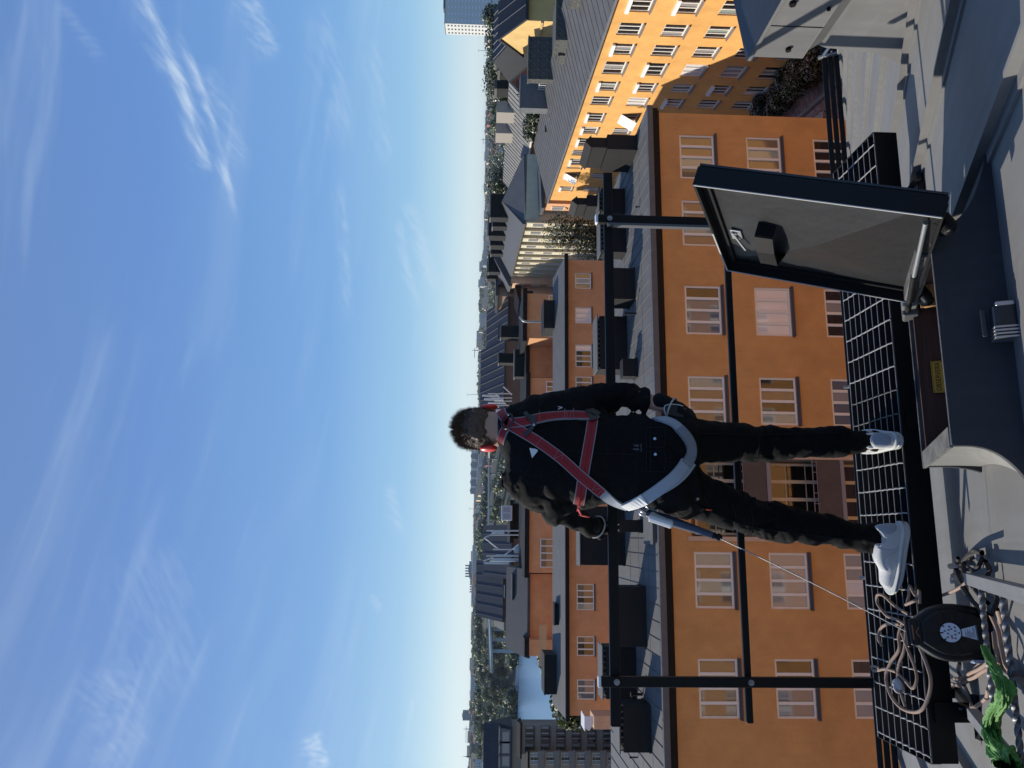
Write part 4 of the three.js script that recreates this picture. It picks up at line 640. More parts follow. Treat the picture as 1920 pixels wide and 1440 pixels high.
    const put = (p, u, l) => { pos.push(p.x, p.y, p.z); uv.push(u, l); };
    const q = (A, B, C2, D, ua, ub, l0, l1) => { put(A, ua, l0); put(B, ub, l0); put(C2, ub, l1); put(A, ua, l0); put(C2, ub, l1); put(D, ua, l1); };
    for (let i = 1; i < rows.length; i++) { const r0 = rows[i - 1], r1 = rows[i], u = (r, k) => r[k].clone().addScaledVector(r.n, th), dn = (r, k) => r[k].clone().addScaledVector(r.n, -0.006);
      q(u(r0, 'a'), u(r0, 'b'), u(r1, 'b'), u(r1, 'a'), 0, 1, r0.l, r1.l); q(dn(r0, 'a'), u(r0, 'a'), u(r1, 'a'), dn(r1, 'a'), 0, 0.02, r0.l, r1.l); q(u(r0, 'b'), dn(r0, 'b'), dn(r1, 'b'), u(r1, 'b'), 0.98, 1, r0.l, r1.l); }
    const g = new THREE.BufferGeometry(); g.setAttribute('position', new THREE.BufferAttribute(new Float32Array(pos), 3)); g.setAttribute('uv', new THREE.BufferAttribute(new Float32Array(uv), 2)); g.computeVertexNormals(); return g;
  }
  const web = (base, edge, line, name) => { const cv = document.createElement('canvas'); cv.width = 128; cv.height = 256; const c = cv.getContext('2d'); c.fillStyle = edge; c.fillRect(0, 0, 128, 256); c.fillStyle = base; c.fillRect(11, 0, 106, 256); c.globalAlpha = 0.10; for (let y = 0; y < 256; y += 4) { c.fillStyle = y % 8 ? '#000' : '#fff'; c.fillRect(0, y, 128, 2); } c.globalAlpha = 1; if (line) { c.fillStyle = line; c.fillRect(61, 0, 5, 256); }
    const t = new THREE.CanvasTexture(cv); t.colorSpace = THREE.SRGBColorSpace; t.wrapS = t.wrapT = THREE.RepeatWrapping; t.repeat.set(1, 20); return std(C(1, 1, 1), 0.75, { map: t, side: THREE.DoubleSide }); };
  const red = web('#8f141d', '#808186', '#2a1014'), grey = web('#9aa0a8', '#8d939b', null), grey2 = web('#7b8087', '#6c7076', null), dk = std(C(0.02, 0.02, 0.022), 0.4);
  const harness = part(man, 'harness', merge([strap([[955, 794], [975, 793], [991, 790], [1017, 784], [1059, 780], [1108, 781]], 0.043, 0.002)], true), red, 'red fall-arrest harness');
  const hs = (pix, wd, off, m, n) => part(harness, 'strap', merge([strap(pix, wd, off, n)], true), m);
  hs([[1112, 784], [1108, 810], [1101, 850], [1093, 895], [1088, 930], [1085, 944]], 0.043, 0.0, red);
  hs([[955, 796], [972, 806], [1010, 829], [1050, 858], [1090, 893], [1129, 924]], 0.043, 0.004, red);
  hs([[952, 800], [945, 812], [940, 828]], 0.040, 0.002, red, 10);
  hs([[951, 788], [944, 780], [940, 772]], 0.040, 0.002, red, 10);
  hs([[1128, 923], [1145, 937], [1162, 946], [1178, 952]], 0.040, 0.002, grey, 16);
  hs([[1178, 947], [1196, 941], [1214, 932], [1242, 913], [1270, 889], [1286, 866]], 0.046, 0.002, grey, 26);
  hs([[1234, 920], [1262, 904], [1284, 884], [1296, 866]], 0.040, 0.0, grey, 16);
  hs([[1284, 872], [1294, 856], [1294, 834], [1285, 818], [1272, 804]], 0.044, 0.004, grey2, 20);
  hs([[1280, 812], [1266, 797], [1246, 788], [1230, 785]], 0.040, 0.002, grey, 16);
  const label = (pix, wd, off, m, n = 6) => part(harness, 'label', merge([strap(pix, wd, off, n)], true), m);
  label([[1172, 949], [1186, 945], [1198, 940], [1210, 934]], 0.047, 0.005, std(C(0.78, 0.77, 0.72), 0.6));
  // black keeper, dorsal ring, buckles
  const plate = (pix, wd, off) => part(harness, 'keeper', merge([strap(pix, wd, off, 8)], true), dk);
  plate([[1001, 782], [1000, 792], [1003, 800]], 0.018, 0.008); plate([[1003, 797], [994, 808], [986, 818]], 0.016, 0.009); plate([[985, 776], [992, 784], [1001, 796]], 0.016, 0.009);
  plate([[1104, 772], [1110, 781], [1116, 790]], 0.042, 0.008); plate([[1112, 776], [1122, 783]], 0.03, 0.010);
  { const c = hit(958, 793), n = rawN(c).addScaledVector(UY, 0.2).normalize(); const g = new THREE.TorusGeometry(0.030, 0.0042, 10, 32); g.applyQuaternion(new THREE.Quaternion().setFromUnitVectors(UZ, n)); g.translate(c.x + n.x * 0.022, c.y + n.y * 0.022, c.z + n.z * 0.022); part(harness, 'dorsal_ring', merge([g]), std(C(0.05, 0.05, 0.055), 0.3, { metalness: 0.8 })); }
  // zigzag stitching
  const sewn = std(C(0.42, 0.16, 0.18), 0.8);
  const stitch = (a, b, off) => { const A = hit(...a), B = hit(...b); if (!A || !B) return null; const n = rawN(A.clone().add(B).multiplyScalar(0.5)); return bar(A.addScaledVector(n, off), B.addScaledVector(n, off), 0.0012, 0.0012, n); };
  const stl = [[[1012, 773], [1012, 795]], [[1058, 770], [1058, 790]], [[1075, 769], [1075, 790]], [[1058, 770], [1066, 790]], [[1066, 790], [1075, 769]], [[1006, 837], [1018, 820]], [[1038, 861], [1048, 843]], [[1048, 869], [1058, 851]], [[1038, 861], [1058, 851]], [[1110, 916], [1122, 902]], [[1120, 926], [1132, 912]], [[1110, 916], [1132, 912]]].map(([a, b]) => stitch(a, b, 0.0125)).filter(Boolean);
  for (const s of stl) part(harness, 'stitching', merge([s]), sewn);
  // strap tail flapping free at the left
  part(harness, 'strap_tail', merge([(() => { const p = hit(1086, 940), pts = [p.clone().add(v(0, 0, 0.008)), p.clone().add(v(-0.03, 0.008, 0.03)), p.clone().add(v(-0.055, -0.004, 0.025)), p.clone().add(v(-0.06, -0.03, 0.01))], list = []; for (let i = 1; i < pts.length; i++) list.push(bar(pts[i - 1], pts[i], 0.004, 0.036, UZ)); return mergeGeometries(list.map(prep)); })()]), std(C(0.5, 0.03, 0.035), 0.6));
  // badges on the jacket, studs and buckle bits on the trousers
  const flat = (pix, m, name, off = 0.003, par = jacket) => { const P = pix.map(([x, y]) => { const q = hit(x, y); return q.addScaledVector(rawN(q), off); }), pos = []; for (let i = 1; i < P.length - 1; i++) for (const p of [P[0], P[i], P[i + 1]]) pos.push(p.x, p.y, p.z); const g = new THREE.BufferGeometry(); g.setAttribute('position', new THREE.BufferAttribute(new Float32Array(pos), 3)); g.computeVertexNormals(); part(par, name, merge([g]), m); };
  const pr = std(C(0.66, 0.68, 0.70), 0.6, { side: THREE.DoubleSide });
  flat([[993, 840], [1004, 842], [1009, 846], [998, 859]], pr, 'badge', 0.007); flat([[1002, 841], [1009, 844], [1007, 847]], pr, 'badge', 0.007);
  for (const [a, b] of [[[1046, 764], [1054, 766]], [[1054, 766], [1046, 769]]]) { const A = hit(...a), B = hit(...b); part(jacket, 'badge', merge([bar(A.addScaledVector(rawN(A), 0.006), B.addScaledVector(rawN(B), 0.006), 0.003, 0.0015, UZ)]), pr); }
  flat([[1001, 796], [1004, 800], [999, 801]], pr, 'badge', 0.016, harness);
  for (const [x, y] of [[1228, 823], [1229, 852], [1307, 935]]) { const q = hit(x, y), n = rawN(q); part(trousers, 'stud', merge([washer(q, n, 0.0055, 0.005)]), M.steel); }
  const dull = std(C(0.05, 0.05, 0.052), 0.7, { side: THREE.DoubleSide });
  flat([[1187, 834], [1198, 834], [1198, 838], [1191, 838]], dull, 'badge', 0.004); flat([[1187, 841], [1198, 841], [1198, 845], [1187, 844]], dull, 'badge', 0.004); flat([[1201, 832], [1203, 832], [1203, 847], [1201, 847]], dull, 'badge', 0.004);
  { const q = hit(1322, 953), p = hit(1334, 955); part(trousers, 'zip_pull', merge([bar(q.addScaledVector(rawN(q), 0.008), p.addScaledVector(rawN(p), 0.006), 0.004, 0.003)]), std(C(0.5, 0.06, 0.03), 0.5)); }
  // ---- sewn lines: back pockets, yoke, knee and thigh pocket seams
  const thread = phys(C(0.014, 0.014, 0.0145), 0.9, { specularIntensity: 0.3 }), sew = (pix, par, n = 16) => part(par, 'seam', merge([strap(pix, 0.0035, -0.0035, n)], true), thread);
  for (const [y0, y1] of [[803, 838], [846, 884]]) { sew([[1212, y0], [1245, y0 - 1]], trousers, 8); sew([[1212, y1], [1245, y1 + 1]], trousers, 8); sew([[1212, y0], [1212, y1]], trousers, 8); sew([[1220, y0], [1220, y1]], trousers, 8); sew([[1245, y0 - 1], [1249, (y0 + y1) / 2], [1245, y1 + 1]], trousers, 8); }
  sew([[1250, 866], [1275, 869], [1296, 872]], trousers, 10); sew([[1310, 812], [1400, 815], [1500, 814], [1600, 810]], trousers, 30); sew([[1300, 945], [1400, 985], [1500, 1000], [1600, 1012]], trousers, 30);
  sew([[1420, 806], [1424, 830], [1420, 856]], trousers); sew([[1405, 950], [1412, 975], [1408, 1000]], trousers); sew([[1320, 930], [1330, 960], [1326, 985]], trousers); sew([[1372, 945], [1380, 970], [1374, 995]], trousers);
  sew([[985, 775], [990, 810], [1000, 850], [985, 890], [972, 905]], jacket, 30); sew([[1060, 845], [1120, 850], [1190, 852]], jacket, 24); sew([[1192, 800], [1194, 850], [1192, 930]], jacket, 24);
  // ---- gloves: palm, four fingers of their own length and a thumb
  const glove = phys(C(0.008, 0.008, 0.009), 0.8, { specularIntensity: 0.35, bumpMap: rep(T.weave, 0.03), bumpScale: 0.0006 });
  function hand(w, dir, palmN, curl, side, wristR) {
    const D = dir.clone().normalize(), N = palmN.clone().addScaledVector(D, -palmN.dot(D)).normalize(), S = D.clone().cross(N).multiplyScalar(side), at = (f, s, n) => w.clone().addScaledVector(D, f).addScaledVector(S, s).addScaledVector(N, n), list = [];
    list.push(capsule(at(-0.05, 0, 0), at(0.03, 0, 0), wristR, 0.030), capsule(at(0.035, -0.022, 0), at(0.085, -0.028, 0), 0.022, 0.016), capsule(at(0.035, 0.0, 0), at(0.09, 0.0, 0), 0.022, 0.017), capsule(at(0.035, 0.022, 0), at(0.08, 0.028, 0), 0.021, 0.015));
    const fing = [];
    [[-0.031, 0.040, 0.024, 0.020], [-0.010, 0.046, 0.028, 0.022], [0.011, 0.042, 0.026, 0.021], [0.031, 0.032, 0.020, 0.018]].forEach(([s, a, b, c], i) => { let p = at(0.088 - Math.abs(s) * 0.2, s, 0), ang = 0.1; [a, b, c].forEach((L, k) => { ang += curl[k] * (1 + i * 0.06); const q = p.clone().addScaledVector(D, Math.cos(ang) * L).addScaledVector(N, Math.sin(ang) * L); fing.push(capsule(p, q, 0.0105 - k * 0.0007, 0.0098 - k * 0.0007)); p = q; }); });
    const t0 = at(0.02, -0.030, 0.008), t1 = at(0.055, -0.052, 0.022), t2 = at(0.082, -0.048, 0.036); fing.push(capsule(t0, t1, 0.015, 0.012), capsule(t1, t2, 0.0115, 0.0095));
    return (x, y, z) => { let d = 1e9; for (const f of list) d = smin(d, f(x, y, z), 0.018); let e = 1e9; for (const f of fing) e = Math.min(e, f(x, y, z)); return smin(d, e, 0.008); };
  }
  const fR = hand(J.wrR.clone().add(v(0.005, -0.02, 0)), ph(1308, 792, -2.97).sub(J.wrR), v(-0.8, 0.05, -0.5), [0.35, 0.45, 0.3], 1, 0.034);
  part(man, 'glove', netMesh(fR, J.wrR.clone().add(v(-0.22, -0.28, -0.16)), J.wrR.clone().add(v(0.14, 0.08, 0.16)), 0.0036), glove);
  const railP = v(J.wrL.x - 0.0, 23.42, -3.315), fL = hand(J.wrL.clone().add(v(0, -0.005, -0.012)), v(0.0, -0.18, -1), v(0.05, -1, 0.1), [0.75, 1.05, 0.7], -1, 0.034);
  part(man, 'glove', netMesh(fL, J.wrL.clone().add(v(-0.16, -0.14, -0.24)), J.wrL.clone().add(v(0.16, 0.1, 0.1)), 0.0036), glove);
  // pale cuff piping on both sleeves and the pad at the right hand
  const pale = std(C(0.45, 0.43, 0.40), 0.7);
  for (const [w, e, r] of [[J.wrR, J.elR, 0.047], [J.wrL, J.elL, 0.047]]) { const d = w.clone().sub(e).normalize(), g = new THREE.TorusGeometry(r, 0.0035, 8, 28); g.applyQuaternion(new THREE.Quaternion().setFromUnitVectors(UZ, d)); const c = w.clone().addScaledVector(d, 0.022); g.translate(c.x, c.y, c.z); part(jacket, 'cuff', merge([g]), pale); }
  { const a = ph(1266, 772, -2.95); part(man, 'pouch', merge([rbox(0.05, 0.085, 0.02, 0.009, a.x, a.y, a.z, 0.1, 0, -0.25)]), std(C(0.02, 0.02, 0.022), 0.45));
    part(man.children[man.children.length - 1], 'piping', merge([tube([[-0.025, 0.04], [0.02, 0.045], [0.028, 0.0], [0.022, -0.03]].map(([x, y]) => v(a.x + x, a.y + y, a.z + 0.011)), 0.0018, 24, 6)]), std(C(0.7, 0.68, 0.62), 0.5)); }
  // ---- trainers
  function trainer(heel, dir, name) {
    const D = dir.clone().setY(0).normalize(), S = D.clone().cross(UY), at = (f, s, u) => heel.clone().addScaledVector(D, f).addScaledVector(S, s).addScaledVector(UY, u);
    const inv = (x, y, z) => { const p = v(x - heel.x, y - heel.y, z - heel.z); return [p.dot(D), p.dot(S), p.y]; };
    const hw = (f) => 0.036 + 0.012 * step(0.06, 0.2, f) - 0.004 * step(0.1, 0.0, f);
    const plan = (f, s) => { const c = clamp(f, 0.035, 0.255), w = hw(c); return Math.hypot((f - c), s * 0.045 / w) - 0.045; };
    const up = [capsule(at(0.038, 0, 0.045), at(0.042, 0, 0.108), 0.040, 0.037), capsule(at(0.05, 0, 0.06), at(0.15, 0, 0.05), 0.046, 0.040), capsule(at(0.13, 0, 0.048), at(0.245, 0, 0.032), 0.042, 0.033), capsule(at(0.07, 0, 0.10), at(0.135, 0, 0.072), 0.033, 0.032)];
    const upper = (x, y, z) => { const [f, s, u] = inv(x, y, z); let d = 1e9; for (const c of up) d = smin(d, c(x, y, z), 0.03); d = smax(d, plan(f, s) + 0.002, 0.02); d = smax(d, 0.022 - u, 0.004); d = smax(d, -(Math.hypot((f - 0.052), s * 1.05) - 0.030 + Math.max(0, 0.09 - u) * 3), 0.01); return smax(d, u - 0.112 - 0.03 * step(0.03, 0.0, f), 0.012); };
    const sole = (x, y, z) => { const [f, s, u] = inv(x, y, z); let d = smax(plan(f, s) - 0.003 - 0.003 * step(0.012, 0.03, u), u - (0.036 - 0.006 * step(0.1, 0.2, f)), 0.006); d = smax(d, 0.001 + 0.02 * step(0.22, 0.31, f) - u, 0.006); return smax(d, -(Math.hypot(plan(f, s) - 0.003, (u - 0.022) * 1.4) - 0.0022), 0.002); };
    const lo = v(Math.min(heel.x, at(0.32, 0, 0).x) - 0.08, heel.y - 0.01, Math.min(heel.z, at(0.32, 0, 0).z) - 0.08), hi = v(Math.max(heel.x, at(0.32, 0, 0).x) + 0.08, heel.y + 0.17, Math.max(heel.z, at(0.32, 0, 0).z) + 0.08);
    const m = part(man, 'trainer', netMesh(upper, lo, hi, 0.0045), std(C(0.62, 0.62, 0.60), 0.65, { bumpMap: rep(T.weave, 0.08), bumpScale: 0.0008 }));
    part(m, 'sole', netMesh(sole, lo, hi, 0.0042), std(C(0.58, 0.58, 0.54), 0.6));
    const tab = (x, y, z) => { const [f, s, u] = inv(x, y, z); return smax(smax(upper(x, y, z) - 0.003, Math.hypot((f + 0.0), s * 1.15, (u - 0.085) * 1.1) - 0.042, 0.006), f - 0.03, 0.004); };
    part(m, 'heel_tab', netMesh(tab, lo, hi, 0.0042), std(C(0.36, 0.39, 0.43), 0.7));
    const shell = (t, reg) => netMesh((x, y, z) => { const [f, s, u] = inv(x, y, z); return smax(upper(x, y, z) - t, reg(f, s, u), 0.003); }, lo, hi, 0.0042);
    const lay = std(C(0.50, 0.50, 0.49), 0.75, { bumpMap: rep(T.grain, 0.05), bumpScale: 0.0006 });
    part(m, 'toe_overlay', shell(0.0026, (f, s, u) => Math.max(u - 0.045 + 0.25 * Math.max(0, 0.27 - f) * 0.6, 0.205 - f)), lay);
    part(m, 'eyestay', shell(0.0028, (f, s, u) => Math.max(0.085 - f, f - 0.185, 0.016 - Math.abs(s), Math.abs(s) - 0.036, 0.05 - u)), lay);
    part(m, 'side_stripe', shell(0.0022, (f, s, u) => Math.max(Math.abs(f - 0.085 - (u - 0.04) * 0.7) - 0.012, 0.02 - Math.abs(s))), lay);
    for (let k = 0; k < 4; k++) part(m, 'lace', merge([tube([at(0.10 + k * 0.02, -0.028, 0.086 - k * 0.007), at(0.104 + k * 0.02, 0, 0.103 - k * 0.0085), at(0.10 + k * 0.02, 0.028, 0.086 - k * 0.007)], 0.0034, 12, 6)]), std(C(0.78, 0.78, 0.76), 0.7));
    return m;
  }
  const hR = onY(1693, 826, WY + 0.001), hL = onY(1702, 985, WY + 0.001);
  trainer(hR.add(v(0, 0, 0)), v(0.10, 0, -1)); trainer(hL, v(-0.80, 0, -0.45));
}
// ---- shock absorber hung at his left hip and the wire from it to the arrester
{
  const A = ph(1213, 962, -2.97), B = ph(1338, 1004, -2.90), d = B.clone().sub(A), L = d.length(), D = d.clone().normalize();
  const t = thing('energy_absorber', 'dark blue fall absorber with clear ribbed window hanging at the left hip of the man', 'fall absorber', B.clone());
  const navy = std(C(0.025, 0.035, 0.07), 0.4);
  part(t, 'sleeve', merge([rod(A.clone().addScaledVector(D, L * 0.30), B, 0.021, 0.012, 20), rod(A.clone(), A.clone().addScaledVector(D, L * 0.32), 0.015, 0.021, 20)]), navy);
  const side = ph(1238, 985, -2.9).sub(ph(1230, 960, -2.95)).normalize(), up2 = D.clone().cross(side).normalize(), c0 = A.clone().addScaledVector(D, 0.055).addScaledVector(side, 0.012);
  const sd = up2.clone().cross(D).normalize();
  part(t, 'window', merge([basisGeo(new RoundedBoxGeometry(0.10, 0.042, 0.034, 3, 0.012), c0, D, sd, up2)]), phys(C(0.55, 0.55, 0.54), 0.12, { clearcoat: 1 }));
  for (let k = 0; k < 5; k++) part(t, 'rib', merge([basisGeo(new THREE.SphereGeometry(1, 14, 10).scale(0.0075, 0.017, 0.012).translate(-0.038 + k * 0.019, -0.006, 0.010), c0, D, sd, up2)]), phys(C(0.8, 0.8, 0.79), 0.1, { clearcoat: 1 }));
  part(t, 'stopper', merge([new THREE.SphereGeometry(0.013, 16, 12).translate(B.x, B.y, B.z), new THREE.SphereGeometry(0.014, 16, 12).translate(B.x + D.x * 0.02, B.y + D.y * 0.02, B.z + D.z * 0.02)]), M.black);
  part(t, 'connector', merge([tube([ph(1196, 950, -2.99), ph(1204, 958, -2.96), A.clone()], 0.008, 16, 8), new THREE.TorusGeometry(0.02, 0.006, 8, 20).translate(A.x + 0.012, A.y + 0.012, A.z)]), M.steel);
}

// ================================================================ ROPE, ARRESTER, BAG
{
  const zp = (x, y) => [1380 + x / 3.5556, 1035 + y / 3.5556];
  const onW = (x, y, h = 0.010) => { const [a, b] = zp(x, y); return onY(a, b, WY + h); }, onS = (x, y, h = 0.012) => { const [a, b] = zp(x, y); return onRoof(a, b, h); };
  const braid = texture(64, (x, y) => { const w = 0.62 + 0.3 * Math.max(Math.sin((x + y) * 2 * Math.PI * 4), Math.sin((x - y) * 2 * Math.PI * 4)); return [w, w * 0.97, w * 0.93]; }, false);
  const bt = braid.clone(); bt.repeat.set(1, 1); bt.needsUpdate = true;
  const beige = std(C(0.42, 0.30, 0.23), 0.85, { map: bt, bumpMap: bt, bumpScale: 0.0012 }), darkRope = std(C(0.03, 0.028, 0.026), 0.8, { map: bt, bumpMap: bt, bumpScale: 0.0012 });
  const R = rng(12);
  const ropeGeo = (pts, r) => { const c = new THREE.CatmullRomCurve3(pts, false, 'centripetal'), L = c.getLength(), g = prep(new THREE.TubeGeometry(c, Math.max(30, Math.round(L / 0.008)), r, 8)); const uv = g.attributes.uv; for (let i = 0; i < uv.count; i++) uv.setXY(i, uv.getX(i) * L / 0.03, uv.getY(i)); return g; };
  const strands = [
    [0.0060, 'w', [[1150, 415], [1060, 360], [985, 292], [945, 285], [940, 335], [1000, 420], [1080, 455], [1150, 500]]],
    [0.0062, 'w', [[1090, 482], [1005, 482], [958, 525], [950, 580], [975, 628]]],
    [0.0066, 'w', [[1110, 470], [1085, 560], [1090, 640], [1030, 740], [1000, 840], [1030, 950], [1090, 1030], [1170, 1066], [1240, 1050], [1285, 960], [1298, 850], [1272, 750], [1240, 670], [1210, 600]]],
    [0.0060, 'w', [[1130, 510], [1130, 570], [1120, 660], [1090, 740], [1078, 830], [1090, 900], [1105, 960], [1130, 1030]]],
    [0.0060, 'w', [[1105, 540], [1150, 660], [1190, 760], [1206, 850], [1180, 908], [1135, 865], [1085, 815]]],
    [0.0060, 'w', [[1070, 800], [1000, 780], [915, 788], [905, 765], [960, 775]]],
    [0.0060, 'w', [[1225, 345], [1222, 250], [1212, 300], [1180, 265], [1160, 225], [1152, 290], [1140, 350]]],
    [0.0060, 'm', [[1130, 352], [1200, 322], [1300, 310], [1400, 280], [1500, 232], [1560, 180]]],
    [0.0064, 'r', [[1285, 700], [1320, 790], [1380, 850], [1460, 882], [1520, 876], [1580, 830], [1650, 750]]],
    [0.0062, 'r', [[1300, 690], [1350, 770], [1420, 830], [1500, 842], [1570, 800], [1650, 720]]],
    [0.0064, 'r', [[1490, 850], [1560, 810], [1640, 770], [1700, 720]]], [0.0064, 'r', [[1500, 860], [1580, 840], [1660, 790], [1720, 760]]],
    [0.0062, 'r', [[1520, 885], [1560, 970], [1590, 1035], [1640, 1000], [1680, 920], [1690, 840], [1670, 760]]],
    [0.0064, 'r', [[1740, 380], [1770, 480], [1800, 600], [1815, 720], [1820, 820], [1770, 770], [1740, 680], [1720, 540]]],
    [0.0062, 'r', [[1700, 420], [1745, 520], [1770, 640], [1800, 760], [1850, 800]]],
    [0.0062, 'r', [[1490, 740], [1480, 800], [1510, 840]]],
  ];
  const put = (k, kind, i, n) => kind === 'w' ? onW(k[0], k[1], 0.008 + 0.010 * R()) : kind === 'r' ? onS(k[0], k[1], 0.012 + 0.03 * R()) : (i < 2 ? onW(k[0], k[1], 0.02) : onS(k[0], k[1], 0.10 - 0.08 * i / n));
  const t = thing('rope', 'beige braided climbing rope lying in loose loops over the walkway end and roof', 'rope', v(-0.45, WY, -2.7));
  strands.forEach(([r, kind, pts]) => part(t, 'strand', merge([ropeGeo(pts.map((k, i) => put(k, kind, i, pts.length)), r)], true), beige));
  { const p = onW(1078, 882, 0.02), q = onW(1085, 905, 0.02); part(t, 'knot', merge([new THREE.SphereGeometry(1, 20, 14).scale(0.022, 0.017, 0.026).translate(p.x, p.y, p.z), new THREE.TorusGeometry(0.016, 0.006, 8, 20).translate(q.x, q.y, q.z), new THREE.TorusGeometry(0.014, 0.006, 8, 20).rotateY(1.2).translate(p.x, p.y, p.z)]), std(C(0.45, 0.43, 0.41), 0.8)); }
  const d2 = thing('rope', 'black rope coiled at the top end of the roof ladder', 'rope', onS(1560, 150, 0));
  [[[1640, 10], [1580, -5], [1500, 90], [1480, 150], [1500, 220], [1560, 310], [1640, 390]], [[1640, 0], [1560, 20], [1520, 70], [1530, 160], [1590, 250], [1680, 340]], [[1480, 40], [1470, 110], [1500, 200], [1580, 330], [1650, 420]], [[1500, 110], [1560, 120], [1620, 90], [1640, 40]], [[1560, 180], [1640, 200], [1690, 130], [1660, 60]], [[1600, 250], [1680, 260], [1740, 330], [1700, 420]]].forEach((pts) => part(d2, 'strand', merge([ropeGeo(pts.map(([x, y]) => onS(x, y, 0.015 + 0.045 * R())), 0.0068)], true), darkRope));
  for (const [a, b] of [[[1430, 95], [1470, 88]], [[1450, 160], [1475, 175]], [[1615, 15], [1620, 45]]]) part(d2, 'end_fitting', merge([rod(onS(...a, 0.02), onS(...b, 0.03), 0.011, 0.009)]), std(C(0.5, 0.42, 0.36), 0.5));

  // ---- retractable fall arrester
  const c = onRoof(1786, 1186, 0.11), N = EYE.clone().sub(c).setY(0).normalize().multiplyScalar(0.9).add(v(0, 0.35, 0)).normalize(), Wd = UY.clone().cross(N).normalize(), U = N.clone().cross(Wd);
  const f = thing('fall_arrester', 'black plastic fall arrester with a round white label, standing among rope', 'fall arrester', c.clone().add(v(0, -0.11, 0)));
  const F = (g) => basisGeo(g, c.clone(), Wd, U, N), dep = 0.075, plast = phys(C(0.006, 0.006, 0.0065), 0.38, { clearcoat: 0.25, clearcoatRoughness: 0.12, specularIntensity: 0.5, bumpMap: rep(T.grain, 0.03), bumpScale: 0.0004 });
  const sh = new THREE.Shape(); sh.moveTo(-0.034, 0.104); sh.lineTo(0.034, 0.104); sh.lineTo(0.052, 0.080); sh.bezierCurveTo(0.076, 0.05, 0.082, 0.02, 0.078, -0.015); sh.bezierCurveTo(0.074, -0.06, 0.064, -0.10, 0.045, -0.112); sh.lineTo(-0.045, -0.112); sh.bezierCurveTo(-0.064, -0.10, -0.074, -0.06, -0.078, -0.015); sh.bezierCurveTo(-0.082, 0.02, -0.076, 0.05, -0.052, 0.080); sh.closePath();
  const shell = part(f, 'housing', merge([F(new THREE.ExtrudeGeometry(sh, { depth: dep - 0.03, bevelEnabled: true, bevelThickness: 0.016, bevelSize: 0.010, bevelSegments: 5, curveSegments: 14 }).translate(0, 0, -dep / 2))]), plast);
  for (let k = 0; k < 9; k++) { const a = -2.3 + k * 0.58 + Math.PI / 2; if (Math.sin(a) < -0.85) continue; part(shell, 'ridge', merge([F(new RoundedBoxGeometry(0.036, 0.004, 0.009, 2, 0.0015).translate(0.050, 0, dep / 2 - 0.005).rotateZ(a))]), plast); }
  const sh2 = new THREE.Shape(sh.getPoints(14).map((p) => new THREE.Vector2(p.x * 0.80, p.y * 0.80 + 0.004))); part(shell, 'face_panel', merge([F(new THREE.ExtrudeGeometry(sh2, { depth: 0.006, bevelEnabled: true, bevelThickness: 0.006, bevelSize: 0.006, bevelSegments: 4 }).translate(0, 0, dep / 2 - 0.016))]), plast);
  part(shell, 'joint', merge([F(new THREE.TorusGeometry(0.031, 0.002, 6, 40).translate(0, 0.012, dep / 2 - 0.003))]), M.black);
  part(f, 'handle', merge([F(new RoundedBoxGeometry(0.082, 0.030, 0.050, 3, 0.008).translate(0, 0.113, 0)), F(new RoundedBoxGeometry(0.094, 0.010, 0.03, 3, 0.004).translate(0, 0.131, 0))]), plast);
  const emb = std(C(0.35, 0.12, 0.05), 0.5); part(f, 'emblem', merge([F(new THREE.BoxGeometry(0.018, 0.0022, 0.002).rotateZ(-0.5).translate(0.008, 0.104, 0.026)), F(new THREE.BoxGeometry(0.018, 0.0022, 0.002).rotateZ(0.5).translate(-0.008, 0.104, 0.026)), F(new THREE.BoxGeometry(0.044, 0.003, 0.002).translate(0, 0.118, 0.026))]), emb);
  {
    const cv = document.createElement('canvas'); cv.width = 256; cv.height = 384; const x = cv.getContext('2d'); x.fillStyle = '#d6dce4'; x.fillRect(0, 0, 256, 384); x.fillStyle = '#20242c'; const r2 = rng(6);
    for (let k = 0; k < 12; k++) { const a = k * 0.55, rr = k % 2 ? 70 : 40; x.beginPath(); x.arc(128 + Math.cos(a) * rr, 128 + Math.sin(a) * rr, 9, 0, 7); x.fill(); x.fillRect(128 + Math.cos(a) * rr - 14, 128 + Math.sin(a) * rr + 9, 26, 4); }
    x.fillStyle = '#b23a3a'; x.fillRect(56, 118, 20, 18); x.fillStyle = '#20242c'; for (let k = 0; k < 9; k++) x.fillRect(70, 262 + k * 11, 60 + r2() * 60, 4); x.fillStyle = '#2a6f8a'; x.fillRect(50, 366, 170, 10); x.beginPath(); x.moveTo(120, 300); x.lineTo(138, 300); x.lineTo(129, 282); x.fill();
    const tx = new THREE.CanvasTexture(cv); tx.colorSpace = THREE.SRGBColorSpace;
    const s2 = new THREE.Shape(); for (let k = 0; k <= 40; k++) { const a = -0.5 * Math.PI + 0.32 + (2 * Math.PI - 0.64) * k / 40; const X = Math.cos(a) * 0.030, Y = 0.012 + Math.sin(a) * 0.030; k ? s2.lineTo(X, Y) : s2.moveTo(X, Y); } s2.lineTo(-0.022, -0.062); s2.lineTo(0.022, -0.062); s2.closePath();
    const g = new THREE.ExtrudeGeometry(s2, { depth: 0.0012, bevelEnabled: false, curveSegments: 30 }), p = prep(g), q = p.attributes.position, uv = p.attributes.uv; for (let i = 0; i < uv.count; i++) uv.setXY(i, (q.getX(i) + 0.034) / 0.068, 1 - (0.046 - q.getY(i)) / 0.110);
    part(f, 'label', F(p.translate(0, 0, dep / 2 - 0.0035)), std(C(1, 1, 1), 0.35, { map: tx }));
  }
